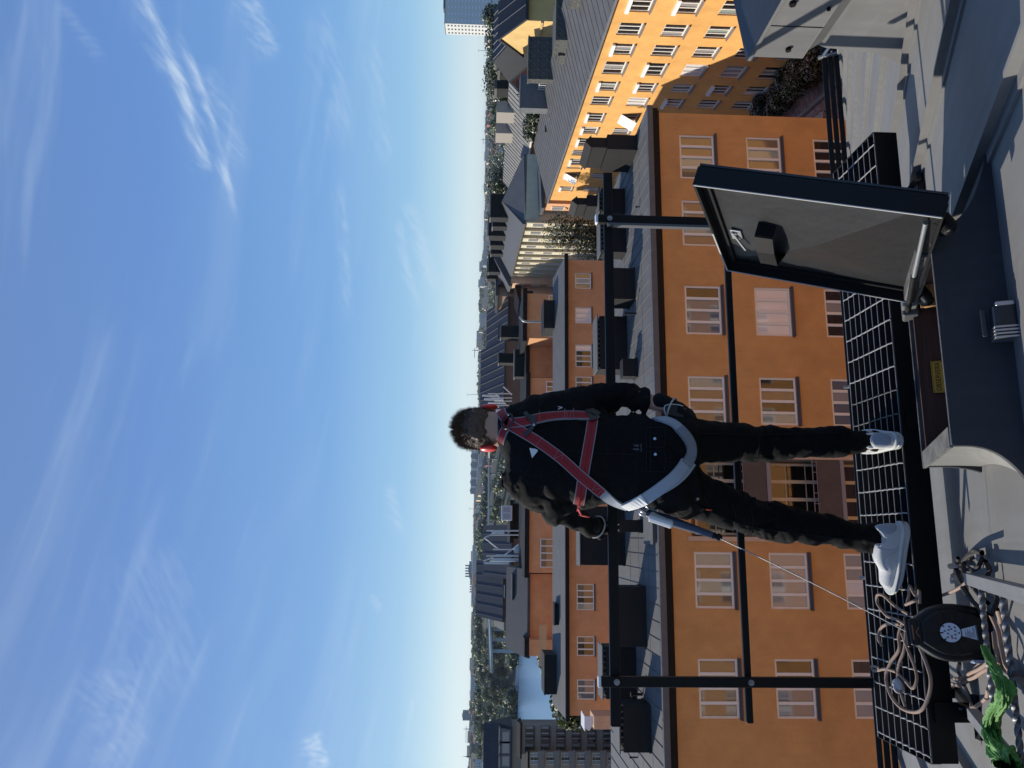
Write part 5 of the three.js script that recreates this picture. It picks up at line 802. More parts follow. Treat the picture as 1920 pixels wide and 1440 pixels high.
  const sideP = (x, y, z) => F(new RoundedBoxGeometry(x, y, z, 2, 0.003)); part(f, 'side_plate', merge([F(new RoundedBoxGeometry(0.012, 0.07, 0.05, 2, 0.004).translate(-0.086, -0.075, 0))]), std(C(0.35, 0.42, 0.55), 0.35, { metalness: 0.6 }));
  // the wire runs from the arrester up to the hip of the man
  const top = c.clone().addScaledVector(U, 0.13), B = onZ(1338, 1004, -2.90), cable = [top, top.clone().lerp(B, 0.33).add(v(0, -0.012, 0)), top.clone().lerp(B, 0.66).add(v(0, -0.012, 0)), B];
  single('wire_rope', merge([tube(cable, 0.0021, 90, 6)]), std(C(0.30, 0.29, 0.28), 0.4, { metalness: 0.7 }), 'thin steel wire running from the black arrester up to the hip of the man', 'wire');
  // ---- green cloth bag
  const gp = [[1844, 1212, 0.012], [1857, 1240, 0.022], [1869, 1265, 0.026], [1884, 1288, 0.032], [1880, 1315, 0.030], [1864, 1340, 0.028], [1858, 1370, 0.034], [1868, 1398, 0.042], [1884, 1424, 0.052], [1905, 1450, 0.06]].map(([a, b, r]) => [onRoof(a, b, 0.07 + r * 0.4), r * 0.80]);
  const bag = (() => {   // a gathered cloth tube: folds run along it and buckle across
    const cv = new THREE.CatmullRomCurve3(gp.map((k) => k[0]), false, 'centripetal'), na = 220, nb = 110, P = [], fr = cv.computeFrenetFrames(na, false), idx = [];
    for (let i = 0; i <= na; i++) { const t = i / na, c0 = cv.getPoint(t), f = t * (gp.length - 1), k = Math.min(gp.length - 2, Math.floor(f)), r0 = mixf(gp[k][1], gp[k + 1][1], f - k) * 0.86;
      for (let j = 0; j < nb; j++) { const a = j / nb * 6.2832, ca = Math.cos(a), sa = Math.sin(a), q = fbm(ca * 1.2 + 5, sa * 1.2, t * 9, 3) - 0.5, r1 = 1 - Math.abs(2 * fbm(ca * 2.0 + t * 5 + q * 1.5, sa * 2.0 - t * 3, t * 5 + q, 2) - 1), r2 = 1 - Math.abs(2 * fbm(ca * 3.2 - t * 12 + q * 3, sa * 3.2, t * 22 + 4, 2) - 1);
        const r = r0 * (1.02 + 0.95 * q - 0.50 * Math.pow(r1, 5) - 0.26 * Math.pow(r2, 5)); const n = fr.normals[i].clone().multiplyScalar(ca).addScaledVector(fr.binormals[i], sa); P.push(c0.clone().addScaledVector(n, r)); } }
    for (let i = 0; i < na; i++) for (let j = 0; j < nb; j++) { const a = i * nb + j, b = i * nb + (j + 1) % nb, c1 = a + nb, d = b + nb; idx.push(a, c1, b, b, c1, d); }
    const g = new THREE.BufferGeometry(); g.setAttribute('position', new THREE.BufferAttribute(new Float32Array(P.flatMap((p) => [p.x, p.y, p.z])), 3)); g.setIndex(idx); g.computeVertexNormals(); return metreUV(prep(g));
  })();
  single('cloth_bag', bag, std(C(0.10, 0.30, 0.045), 0.5, { side: THREE.DoubleSide, bumpMap: rep(T.weave, 0.04), bumpScale: 0.0006 }), 'crumpled bright green cloth bag lying over the ladder rungs at the roof corner', 'bag');
}

// ================================================================ GROUND, WATER, HILLS
const SEA = -12;
structure('ground', new THREE.CircleGeometry(14000, 96).rotateX(-Math.PI / 2).translate(0, SEA - 2.5, -3000), std(C(0.05, 0.055, 0.045), 0.95));
structure('embankment', merge([bx(-90, 120, SEA - 3, -0.02, -150, -6.95), bx(-25, 120, SEA - 3, -0.03, -330, -150), bx(-90, 120, SEA - 3, 15, -6.0, 25)]), std(C(0.10, 0.10, 0.095), 0.95));
// brick paving of the yard
{
  const brick = (() => { const cv = document.createElement('canvas'); cv.width = cv.height = 512; const c = cv.getContext('2d'), R = rng(3); c.fillStyle = '#5a4a44'; c.fillRect(0, 0, 512, 512); for (let j = 0; j < 16; j++) for (let i = -1; i < 9; i++) { const w = 0.75 + 0.35 * R(); c.fillStyle = `rgb(${150 * w | 0},${118 * w | 0},${108 * w | 0})`; c.fillRect(i * 64 + (j % 2) * 32 + 2, j * 32 + 2, 60, 28); } const t = new THREE.CanvasTexture(cv); t.wrapS = t.wrapT = THREE.RepeatWrapping; t.colorSpace = THREE.SRGBColorSpace; t.repeat.set(1 / 3.2, 1 / 3.2); return t; })();
  structure('courtyard', merge([bx(-17, 34, -0.3, 0.0, -62, -6.95)]), std(C(1, 1, 1), 0.9, { map: brick, bumpMap: brick, bumpScale: 0.01 }));
}
// water with small ripples
{
  const rip = texture(256, (x, y) => { const a = fbm(x * 14, y * 40, 3.5, 4, 0); return [a, a, a]; }, false);
  structure('water', new THREE.PlaneGeometry(2600, 1120).rotateX(-Math.PI / 2).translate(-500, SEA, -690), std(C(0.10, 0.19, 0.30), 0.22, { bumpMap: rep(rip, 26, 26), bumpScale: 0.25 }));
}
// land beyond the water: rises to a long wooded ridge
const polar = (az, d) => { const a = yaw + az; return [Math.sin(a) * d, -Math.cos(a) * d]; };
const bankD = (az) => 690 + 500 * step(-0.16, 0.1, az) + 40 * Math.sin(az * 9);
function landY(az, d) {
  const b = bankD(az), t = step(b, b + 520, d), far = step(1400, 3600, d), n = fbm(az * 9 + 3, d / 700, 4.5, 4) - 0.5, m = fbm(az * 30, d / 240, 8.5, 3) - 0.5;
  return SEA - 1.5 + t * (15 + 16 * step(-0.02, -0.2, az) + n * 22) + far * (24 + n * 26 + 14 * step(0.12, 0.05, Math.abs(az - 0.06))) + m * 4 * t;
}
{
  const na = 150, nd = 60, pos = [], idx = [];
  for (let j = 0; j <= nd; j++) for (let i = 0; i <= na; i++) { const az = mixf(-0.62, 0.62, i / na), d = bankD(az) + Math.pow(j / nd, 1.6) * 6200, [x, z] = polar(az, d); pos.push(x, landY(az, d), z); }
  for (let j = 0; j < nd; j++) for (let i = 0; i < na; i++) { const a = j * (na + 1) + i, b = a + 1, c = a + na + 1, d = c + 1; idx.push(a, b, c, b, d, c); }
  const g = new THREE.BufferGeometry(); g.setAttribute('position', new THREE.BufferAttribute(new Float32Array(pos), 3)); g.setIndex(idx); g.computeVertexNormals();
  structure('hills', metreUV(prep(g)), std(C(0.045, 0.06, 0.03), 0.95, { map: rep(T.blotch, 90), side: THREE.DoubleSide }));
}
// ---- foliage
function leafCrown(lobes, n, size, seed) {  // leaf faces spread through the lobes, thicker towards their outside
  const R = rng(seed), pos = [], nor = [], col = [];
  for (let k = 0; k < n; k++) {
    const [cx, cy, cz, rx, ry, rz] = lobes[Math.floor(R() * lobes.length)];
    const u = 2 * R() - 1, a = R() * 6.283, s = Math.sqrt(1 - u * u), rr = Math.pow(R(), 0.38), d = v(s * Math.cos(a), u, s * Math.sin(a));
    if (fbm(d.x * 2.4 + cx, d.y * 2.4 + cy, d.z * 2.4 + cz, 2) < 0.36 && R() < 0.8) continue;
    const p = v(cx + d.x * rx * rr, cy + d.y * ry * rr, cz + d.z * rz * rr), q = v(R() - 0.5, R() - 0.5, R() - 0.5).normalize(), t = q.clone().cross(d.clone().add(v(0.01, 0.3, 0.02))).normalize(), w = t.clone().cross(q).normalize(), L = size * (0.6 + 0.8 * R());
    const A = p.clone().addScaledVector(t, L), B = p.clone().addScaledVector(w, L * 0.55), D = p.clone().addScaledVector(w, -L * 0.55), E = p.clone().addScaledVector(t, -L * 0.8), nn = d.clone().multiplyScalar(0.7).add(v(0, 0.25, 0)).addScaledVector(q, 0.5).normalize();
    for (const z of [A, B, E, A, E, D]) { pos.push(z.x, z.y, z.z); nor.push(nn.x, nn.y, nn.z); }
  }
  const g = new THREE.BufferGeometry(); g.setAttribute('position', new THREE.BufferAttribute(new Float32Array(pos), 3)); g.setAttribute('normal', new THREE.BufferAttribute(new Float32Array(nor), 3)); g.setAttribute('uv', new THREE.BufferAttribute(new Float32Array(pos.length / 3 * 2), 2)); return g;
}
const leafMat = (r, g, b) => new THREE.MeshPhysicalMaterial({ color: C(r, g, b), roughness: 0.7, side: THREE.DoubleSide, transmission: 0.45, thickness: 0 });
const LEAF = [leafMat(0.14, 0.18, 0.045), leafMat(0.085, 0.12, 0.034), leafMat(0.17, 0.20, 0.05), leafMat(0.16, 0.15, 0.032)];
const bark = std(C(0.10, 0.08, 0.06), 0.9);
function tree(name, label, base, h, r, o = {}) {
  const t = thing(name, label, 'tree', base.clone(), o.group), R = rng(o.seed || 1), lobes = [], tw = o.trunk ?? 0.35, limbs = [];
  const tall = o.tall || 1;
  for (let k = 0; k < (o.lobes || 9); k++) { const a = R() * 6.28, q = Math.sqrt(R()) * r * 0.62, y = base.y + h * (tw + (0.98 - tw) * (0.12 + 0.76 * R())), sh = 1 - 0.45 * Math.abs((y - base.y) / h - 0.55) * 2; lobes.push([base.x + Math.cos(a) * q * sh, y, base.z + Math.sin(a) * q * sh, r * (0.34 + 0.22 * R()), r * (0.30 + 0.2 * R()) * tall, r * (0.34 + 0.22 * R())]); }
  lobes.push([base.x, base.y + h * 0.86, base.z, r * 0.42, h * 0.14, r * 0.42]);
  const tp = v(base.x, base.y + h * 0.72, base.z); limbs.push(rod(base.clone().add(v(0, -1, 0)), tp, h * 0.022, h * 0.007, 8));
  for (const L of lobes.slice(0, 6)) limbs.push(rod(v(base.x, base.y + h * (tw * 0.7 + 0.1 * R()), base.z), v(L[0], L[1], L[2]), h * 0.009, h * 0.003, 6));
  part(t, 'trunk', merge(limbs), bark); part(t, 'crown', leafCrown(lobes, o.leaves || 2600, o.leaf || 0.5, (o.seed || 1) * 7 + 3), o.mat || LEAF[0]); return t;
}
{ // woods on the far shore: one mass
  const clump = leafCrown([[0, 0, 0, 1, 1, 1], [0.3, 0.35, 0.1, 0.6, 0.6, 0.6], [-0.35, 0.2, -0.2, 0.6, 0.55, 0.6]], 420, 0.22, 5), R = rng(88), list = [];
  for (let k = 0; k < 30000 && list.length < 11000; k++) { const az = mixf(-0.6, 0.6, R()), d = bankD(az) + 12 + Math.pow(R(), 1.7) * 5600, n = fbm(az * 26, d / 300, 2.5, 3); if (n < 0.40 + 0.10 * R()) continue; const [x, z] = polar(az, d), s = 4 + 4.5 * R(); list.push([x, landY(az, d) + s * 0.7, z, s, R()]); }
  const m = new THREE.InstancedMesh(clump, new THREE.MeshPhysicalMaterial({ color: 0xffffff, roughness: 0.7, side: THREE.DoubleSide, transmission: 0.45, thickness: 0 }), list.length); m.name = 'woods'; m.userData = { kind: 'stuff', label: 'mass of trees covering the far shore and the ridge', category: 'woods' };
  const q = new THREE.Object3D(); list.forEach(([x, y, z, s, t], i) => { q.position.set(x, y, z); q.rotation.y = t * 6.28; q.scale.set(s, s * 0.95, s); q.updateMatrix(); m.setMatrixAt(i, q.matrix); m.setColorAt(i, C(0.14 + 0.14 * t, 0.20 + 0.10 * t, 0.045 + 0.02 * t)); }); m.castShadow = m.receiveShadow = true; scene.add(m);
}

// ================================================================ TOWN
// a house on a plane z = const: picture edges (right, left, top of wall, foot) give its front
const wallM = (r, g, b) => plasterMat(C(r, g, b), 2);
const paneFar = PANES.dark, paneLit = PANES.grey;
function winGrid(parent, x0, x1, yTop, z, cols, rows, w, h, pitch, o = {}) {
  const many = cols * rows > 40 || o.stuff, fr = [], pn = [], step2 = (x1 - x0) / cols, n = o.n || 2;
  for (let i = 0; i < cols; i++) for (let j = 0; j < rows; j++) {
    const cx = x0 + (i + 0.5) * step2, y = yTop - j * pitch;
    if (many) { fr.push(box(w + 0.16, h + 0.16, 0.10, cx, y - h / 2, z + 0.03)); pn.push(box(w, h, 0.04, cx, y - h / 2, z + 0.085)); }
    else windowUnit(parent, v(cx - w / 2, y - h, z + 0.12), UX, UY, UZ, w, h, n, { frame: o.frame || M.frameWhite, panes: o.panes || ['dark'], recess: 0.06, f: 0.1, m: 0.12, sill: o.sill ?? false });
  }
  if (many) { part(parent, 'window', merge(fr), o.frame || M.frameWhite, null, 'stuff'); part(parent, 'pane', merge(pn), o.pane || paneFar, null, 'stuff'); }
}
function block(name, label, cat, yR, yL, xT, xB, z, depth, o = {}) {
  const ym = (yR + yL) / 2, a = onZ(xT, yL, z), b = onZ(xT, yR, z), top = onZ(xT, ym, z).y, bot = o.foot ?? Math.min(onZ(xB, ym, z).y, SEA), x0 = a.x, x1 = b.x;
  const t = thing(name, label, cat, v((x0 + x1) / 2, bot, z - depth / 2), o.group); t.rotation.y = (o.turn || 0) * rad; const wm = o.wall || wallM(0.5, 0.45, 0.4), rm = o.roofMat || M.darkRoof;
  part(t, 'wall', merge([bx(x0, x1, bot, top, z - depth, z)]), wm);
  const ov = o.over ?? 0.5, rh = o.rh ?? 3;
  if (o.roof === 'flat') part(t, 'roof', merge([bx(x0 - ov, x1 + ov, top, top + 0.5, z - depth - ov, z + ov)]), rm);
  else if (o.roof === 'front') { part(t, 'gable', merge([prism([[x0, top], [x1, top], [mixf(x0, x1, o.apex ?? 0.5), top + rh]], (p) => v(p[0], p[1], z), (p) => v(p[0], p[1], z - 0.4))]), wm); const ax = mixf(x0, x1, o.apex ?? 0.5); part(t, 'roof', merge([prism([[x0 - ov, top - 0.3], [ax, top + rh], [ax, top + rh + 0.35], [x0 - ov, top + 0.1]], (p) => v(p[0], p[1], z + 0.35), (p) => v(p[0], p[1], z - depth)), prism([[x1 + ov, top - 0.3], [ax, top + rh], [ax, top + rh + 0.35], [x1 + ov, top + 0.1]], (p) => v(p[0], p[1], z + 0.35), (p) => v(p[0], p[1], z - depth))]), rm); }
  else { const rd = o.ridge ?? 0.5; part(t, 'roof', merge([sweepX([[z + ov, top - 0.2], [z + ov, top + 0.1], [z - depth * rd, top + rh], [z - depth - ov, top + 0.1], [z - depth - ov, top - 0.2]], x0 - ov, x1 + ov)]), rm); if (o.seams) { const rf = t.children[t.children.length - 1]; for (let x = x0; x < x1; x += o.seams) part(rf, 'seam', merge([bar(v(x, top + 0.16, z + ov), v(x, top + rh + 0.05, z - depth * rd), 0.08, 0.1)]), o.seamMat || rm); } }
  if (o.win) { const [c, r, w, h, p, dy, opt] = o.win; winGrid(t, x0 + 0.4, x1 - 0.4, top - dy, z, c, r, w, h, p, opt); }
  (o.stacks || []).forEach(([yr, yl, xt, dz, m]) => { const q0 = onZ(xt, yl, z - dz), q1 = onZ(xt, yr, z - dz), c = part(t, 'chimney', merge([bx(q0.x, q1.x, top - 1, q0.y, z - dz - 1.6, z - dz)]), m || M.chimney); part(c, 'cap', merge([bx(q0.x - 0.1, q1.x + 0.1, q0.y + 0.02, q0.y + 0.16, z - dz - 1.7, z - dz + 0.1)]), M.roofGreyFar); });
  return { t, x0, x1, top, z };
}
const W3 = M.orangeRear, shadeBrown = wallM(0.30, 0.12, 0.075), roofG = sheetMat(C(0.21, 0.205, 0.195), 0.6);
// penthouse blocks behind the second orange block, from right to left
block('apartment_block', 'low orange block with windows and black flat roof, right of the blank orange wall', 'apartment block', 550, 634, 988, 1045, -86, 12, { wall: W3, roof: 'flat', roofMat: M.darkRoof, win: [3, 1, 2.0, 1.5, 3, 2.6, { n: 3, panes: ['grey', 'dark', 'warm'] }], stacks: [[545, 560, 985, 4]], foot: 8 });
block('apartment_block', 'blank orange wall block to the right of the man, black flat roof', 'apartment block', 636, 707, 993, 1050, -90, 12, { wall: W3, roof: 'flat', foot: 8, stacks: [[655, 706, 966, 3], [610, 632, 940, 6], [662, 680, 936, 9]] });
block('apartment_block', 'orange top floor with one window beside the right shoulder of the man', 'apartment block', 708, 800, 994, 1050, -83, 12, { wall: W3, roof: 'flat', foot: 8, win: [2, 1, 2.4, 1.5, 3, 1.8, { n: 4, panes: ['dark', 'warm', 'warm', 'dark'] }] });
block('apartment_block', 'orange top floor with one four-pane window left of the man', 'apartment block', 940, 1074, 992, 1050, -83, 12, { wall: W3, roof: 'flat', foot: 8 });
windowUnit(scene.children[scene.children.length - 1], v(onZ(1026, 1064, -83).x, onZ(1043, 1036, -83).y, -82.9), UX, UY, UZ, onZ(1026, 1010, -83).x - onZ(1026, 1064, -83).x, 1.75, 4, { frame: M.frameWhite, panes: ['warm', 'warm', 'warm', 'warm'], recess: 0.03, sill: false });
block('apartment_block', 'blank orange wall block left of the four-pane window, dark grey pitched roof', 'apartment block', 1076, 1224, 990, 1045, -86, 14, { wall: W3, foot: 6, rh: 2.2, roofMat: sheetMat(C(0.06, 0.06, 0.06), 0.7), stacks: [[1078, 1124, 962, 4], [1100, 1120, 948, 9]] });
block('apartment_block', 'orange wing with a wooden roof terrace, nearest the canal', 'apartment block', 1200, 1230, 992, 1045, -84, 8, { wall: W3, foot: 4, roof: 'flat', over: 0.1 });
{ const z = -80, a = onZ(1018, 1250, z), b = onZ(1018, 1172, z), t = thing('terrace_screen', 'pale wooden slat screen round a roof terrace above the canal', 'screen', v((a.x + b.x) / 2, a.y - 1, z)); const n = 26; for (let k = 0; k < n; k++) part(t, 'slat', merge([bx(mixf(a.x, b.x, k / n), mixf(a.x, b.x, (k + 0.8) / n), onZ(1025, 1210, z).y, onZ(1011, 1210, z).y, z - 0.06, z)]), std(C(0.52, 0.38, 0.20), 0.8)); part(t, 'rail', merge([bx(a.x, b.x, onZ(1013, 1210, z).y, onZ(1013, 1210, z).y + 0.1, z - 0.14, z - 0.07)]), std(C(0.4, 0.3, 0.18), 0.8)); }
block('stair_tower', 'black flat-topped box on the roof beside the wooden terrace', 'roof box', 1228, 1302, 1031, 1045, -70, 1.2, { wall: M.chimney, roof: 'flat', over: 0.02, foot: 15, roofMat: M.chimney });
block('plant_room', 'dark roof plant room with a white louvred cabinet behind the left arm of the man', 'roof plant room', 945, 1010, 963, 990, -100, 8, { wall: M.darkRoof, roof: 'flat', foot: 12 });
{ const z = -99, a = onZ(960, 976, z), b = onZ(940, 948, z), t = thing('ventilation_cabinet', 'pale blue-white cabinet on the roof behind the left shoulder of the man', 'cabinet', v((a.x + b.x) / 2, a.y, z)); part(t, 'body', merge([rbox(b.x - a.x, b.y - a.y, 1.4, 0.06, (a.x + b.x) / 2, (a.y + b.y) / 2, z)]), std(C(0.50, 0.53, 0.56), 0.5)); for (const k of [0.28, 0.72]) part(t, 'louvre', merge([bx(mixf(a.x, b.x, k - 0.16), mixf(a.x, b.x, k + 0.16), a.y + 0.3, b.y - 0.25, z + 0.7, z + 0.73)]), std(C(0.36, 0.38, 0.41), 0.6)); }
const darkTown = [['roof with a long row of black dormers, right of the man', 560, 660, 953, 985, -150, 22, [[612, 636, 935, 4], [640, 656, 930, 10]]], ['black ribbed roof crowded with square vents right of the head of the man', 640, 800, 946, 985, -135, 20, [[662, 684, 936, 3], [684, 700, 928, 8], [704, 716, 924, 10], [722, 742, 926, 6], [745, 760, 922, 9]]], ['dark roof below the pale cabinet', 990, 1080, 960, 990, -120, 20, [[1000, 1012, 940, 4]]], ['dark roof with two black chimneys left of the steel frames', 1060, 1160, 944, 985, -125, 18, [[1068, 1080, 926, 4], [1084, 1112, 912, 9], [1090, 1140, 920, 12]]]];
for (const [l, a, b, c, d, z, dp, st] of darkTown) block('town_building', l, 'building', a, b, c, d, z, dp, { wall: wallM(0.22, 0.13, 0.09), roofMat: sheetMat(C(0.028, 0.030, 0.035), 0.55), rh: 4.5, stacks: st, foot: 2, seams: 1.6, seamMat: std(C(0.09, 0.09, 0.095), 0.6) });
block('town_building', 'dark greenish house with white-framed windows left of the steel frames', 'building', 1120, 1176, 946, 985, -128, 12, { wall: wallM(0.085, 0.095, 0.075), foot: 0, rh: 1.6, roofMat: std(C(0.2, 0.2, 0.17), 0.7), win: [3, 1, 2.0, 1.6, 3, 0.9, { n: 1 }] });
// salmon tower house, dark hip beside it
block('tower_house', 'sunlit salmon tower house with round openings by the bridge end', 'tower house', 514, 545, 934, 1010, -150, 9, { wall: wallM(0.78, 0.47, 0.30), roof: 'flat', over: 0.6, roofMat: M.roofGreyFar, foot: -4, turn: -58, win: [2, 2, 1.3, 1.8, 5, 3.2, { n: 2 }] });
block('apartment_house', 'brown-roofed house with pale wall joined to the salmon tower', 'apartment house', 488, 516, 950, 1010, -146, 12, { wall: wallM(0.30, 0.17, 0.12), rh: 1.8, roofMat: sheetMat(C(0.09, 0.055, 0.04), 0.7), foot: -4 });
block('apartment_house', 'salmon house with a tall grid of white windows under the tower', 'apartment house', 523, 556, 976, 1045, -140, 10, { wall: wallM(0.78, 0.50, 0.34), rh: 1, foot: -4, turn: -55, win: [5, 3, 1.0, 1.8, 3.1, 1.0, { n: 2, stuff: true }] });
// street of sunlit houses past the wing: they face left like the wing does
function streetHouse(name, label, sA, sB, d, top, bot, mat, o = {}) {
  const fr = o.frame || { D: WD, N: WN, at: wp }, t = thing(name, label, 'apartment house', fr.at((sA + sB) / 2, 0, d)), P = fr.at, WD_ = fr.D, WN_ = fr.N;
  part(t, 'wall', merge([prism([[sA, bot], [sB, bot], [sB, top], [sA, top]], (p) => P(p[0], p[1], d), (p) => P(p[0], p[1], d - (o.thick ?? 12)))]), mat);
  part(t, 'roof', merge([prism([[d + 0.6, top - 0.15], [d + 0.6, top + 0.25], [d - (o.ridge ?? 5), top + (o.rh ?? 4), 1], [d - (o.thick ?? 12), top + 0.3], [d - (o.thick ?? 12), top - 0.2]], (p) => P(sA + (p[2] ? o.hip || 0 : 0), p[1], p[0]), (p) => P(sB, p[1], p[0]))]), o.roofMat || sheetMat(C(0.10, 0.10, 0.10), 0.6));
  const n = o.cols || 4, ws = (sB - sA) / n;
  for (let r = 0; r < (o.rows || 5); r++) for (let k = 0; k < n; k++) { const w = ws * (o.ww || 0.45), s = sA + (k + 0.5) * ws; windowUnit(t, P(s + w / 2, top - (o.dy || 1.2) - 1.7 - r * 3.1, d + 0.14), WD_.clone().negate(), UY, WN_, w, 1.7, o.n || 3, { frame: M.frameWhite, panes: ['grey', 'dark'], recess: 0.08, sill: false }); }
  if (o.bays) for (let k = 0; k <= n; k++) part(t, 'pilaster', merge([bar(P(sA + k * ws, bot + 1, d + 0.2), P(sA + k * ws, top - 0.3, d + 0.2), 0.5, 0.5, WD_)]), std(C(0.46, 0.40, 0.28), 0.9));
  for (const [s, h, w] of o.stacks || []) { const c = part(t, 'chimney', merge([prism([[s, top + 0.5], [s + w, top + 0.5], [s + w, top + h], [s, top + h]], (p) => P(p[0], p[1], d - 2.5), (p) => P(p[0], p[1], d - 6))]), M.chimney); part(c, 'cap', merge([prism([[s - 0.1, top + h], [s + w + 0.1, top + h], [s + w + 0.1, top + h + 0.15], [s - 0.1, top + h + 0.15]], (p) => P(p[0], p[1], d - 2.4), (p) => P(p[0], p[1], d - 6.1))]), roofG); }
  return t;
}
streetHouse('apartment_house', 'salmon house end with two tall windows past the far end of the sunlit wing', 61.6, 66, 0.3, 16.6, -2, wallM(0.85, 0.46, 0.24), { cols: 1, rh: 0.6, ww: 0.4 });
streetHouse('apartment_house', 'cream house with shallow bays and grey chimneys beyond the sunlit wing', 66.3, 112, 1.4, 18.8, -4, wallM(0.80, 0.72, 0.50), { cols: 9, bays: true, rh: 3.0, hip: 8, thick: 9, ridge: 4.5, stacks: [[76, 4.6, 3], [82, 4.2, 3], [89, 4.8, 4], [97, 4.4, 4], [105, 4.2, 3]] });
streetHouse('apartment_house', 'salmon house with white lattice windows at the end of the street', 113, 138, 3.2, 19.0, -4, wallM(0.80, 0.50, 0.33), { cols: 5, rh: 3.4, n: 4, stacks: [[115, 4.4, 4], [124, 4.6, 4]] });
// long grey-roofed salmon house behind the wing, brown gable with a ring emblem, yellow gable
{
  const e0 = onY(1000, 205, 17.6), e1 = onY(978, 378, 17.6), X0 = (e0.x + e1.x) / 2, fr = { D: v(0, 0, -1), N: v(-1, 0, 0), at: (s, y, d = 0) => v(X0 - d, y, -s) };
  const s0 = -e0.z, s1 = -e1.z, RW = 3.5, lh = streetHouse('apartment_house', 'long salmon house with a ribbed grey roof and a brown gable bearing a ring emblem', s0, s1, -0.6, 17.4, SEA, wallM(0.85, 0.44, 0.24), { frame: fr, cols: 9, rows: 2, rh: 3.75, ridge: RW, thick: 2 * RW, roofMat: sheetMat(C(0.26, 0.25, 0.23), 0.6), n: 3 });
  const rf = lh.children.find((c) => c.name === 'roof'); for (let s = s0; s < s1; s += 1.1) part(rf, 'seam', merge([bar(fr.at(s, 17.68, 0.0), fr.at(s, 21.18, -RW - 0.55), 0.06, 0.09)]), sheetMat(C(0.24, 0.23, 0.21), 0.6));
  part(lh, 'gutter', merge([bar(fr.at(s0, 17.35, 0.1), fr.at(s1, 17.35, 0.1), 0.3, 0.25)]), M.frameWhite);
  for (const s of [s0 + 6, s0 + 12]) part(lh, 'chimney', merge([bx(X0 + 2.8, X0 + 4.6, 19, 22.8, -s - 3, -s)]), std(C(0.36, 0.32, 0.27), 0.9));
  const zg = -s0 + 0.05, gx = X0 + 0.6 + RW; part(lh, 'gable', merge([prism([[X0 + 0.5, SEA], [gx + RW, SEA], [gx + RW, 17.3], [gx - 0.1, 20.85], [X0 + 0.5, 17.3]], (p) => v(p[0], p[1], zg), (p) => v(p[0], p[1], zg - 0.3))]), shadeBrown);
  const em = std(C(0.10, 0.045, 0.035), 0.8), c = onZ(977, 157, zg + 0.03); part(lh, 'ring', merge([new THREE.TorusGeometry(0.72, 0.06, 8, 36).translate(c.x, c.y, c.z)]), em);
  part(lh, 'ring', merge([new THREE.TorusGeometry(0.42, 0.05, 8, 28).translate(c.x, c.y, c.z)]), em); part(lh, 'hand', merge([box(0.06, 0.6, 0.05, c.x, c.y + 0.3, c.z)]), em); part(lh, 'hand', merge([box(0.5, 0.06, 0.05, c.x + 0.25, c.y, c.z)]), em);
  const L = onZ(971, 178, zg + 0.03); [[0, 0, 0.09, 1.1, 0], [0.22, 0.1, 0.09, 1.0, 0.35], [0.50, 0.1, 0.09, 1.0, -0.35], [0.75, 0, 0.09, 1.1, 0], [-0.66, -0.1, 0.09, 1.0, 0.3], [-0.40, -0.1, 0.09, 1.0, -0.3], [-0.53, -0.3, 0.4, 0.09, 0]].forEach(([x, y, w, h, r]) => part(lh, 'letter', merge([box(w, h, 0.06, L.x + x, L.y - 0.4 + y, L.z, 0, 0, r)]), em));
  const w0 = onZ(1010, 168, zg); windowUnit(lh, v(w0.x, w0.y - 0.9, zg + 0.1), UX, UY, UZ, 1.6, 1.6, 2, { frame: M.frameWhite, recess: 0.05, sill: false });
}
{ // gable turned to the sun, its roof running away from the viewer
  const d = -26, P = wp(0, 0, d), q = (x, y) => { const p = onP(x, y, P, WN); return [p.clone().sub(WP).dot(WD), p.y]; };
  const ap = q(938, 72), a = q(977, 38), b = q(978, 101), yB = 6, t = thing('apartment_house', 'house with a bright yellow sunlit gable and a steep black roof, upper right', 'apartment house', wp(ap[0], yB, d - 10));
  const ey = (a[1] + b[1]) / 2, ym = wallM(0.92, 0.62, 0.24);
  part(t, 'wall', merge([prism([[a[0], yB], [b[0], yB], [b[0], ey], ap, [a[0], ey]], (p) => wp(p[0], p[1], d), (p) => wp(p[0], p[1], d - 2.8)), prism([[a[0], yB], [ap[0], yB], [ap[0], ap[1]], [a[0], ey]], (p) => wp(p[0], p[1], d - 2.8), (p) => wp(p[0], p[1], d - 25.8))]), ym);
  const rm = sheetMat(C(0.02, 0.021, 0.025), 0.6);
  for (const e of [a, b]) { const sg = Math.sign(e[0] - ap[0]), rf = part(t, 'roof', merge([prism([[ap[0], ap[1] + 0.05], [ap[0], ap[1] + 0.4], [e[0] + sg * 0.8, ey - 0.3], [e[0] + sg * 0.8, ey - 0.7]], (p) => wp(p[0], p[1], d + 0.25), (p) => wp(p[0], p[1], d - (sg < 0 ? 26 : 3)))]), rm); for (let k = 1; k < (sg < 0 ? 14 : 1); k++) part(rf, 'seam', merge([bar(wp(ap[0], ap[1] + 0.42, d - k * 1.8), wp(e[0] + sg * 0.8, ey - 0.28, d - k * 1.8), 0.08, 0.08)]), std(C(0.16, 0.16, 0.17), 0.5)); }
  part(t, 'cornice', merge([bar(wp(a[0], ey - 2.6, d + 0.12), wp(b[0], ey - 2.6, d + 0.12), 0.25, 0.3)]), wallM(0.7, 0.48, 0.22));
}
block('town_building', 'black pitched roof with a line of thin ribs at the right edge of the photo', 'building', -60, 36, 996, 1035, -108, 22, { wall: shadeBrown, rh: 6, roofMat: sheetMat(C(0.022, 0.023, 0.028), 0.5), seams: 1.5, seamMat: std(C(0.2, 0.2, 0.21), 0.5), win: [3, 1, 1.6, 1.5, 3, 0.8, {}], foot: 4 });
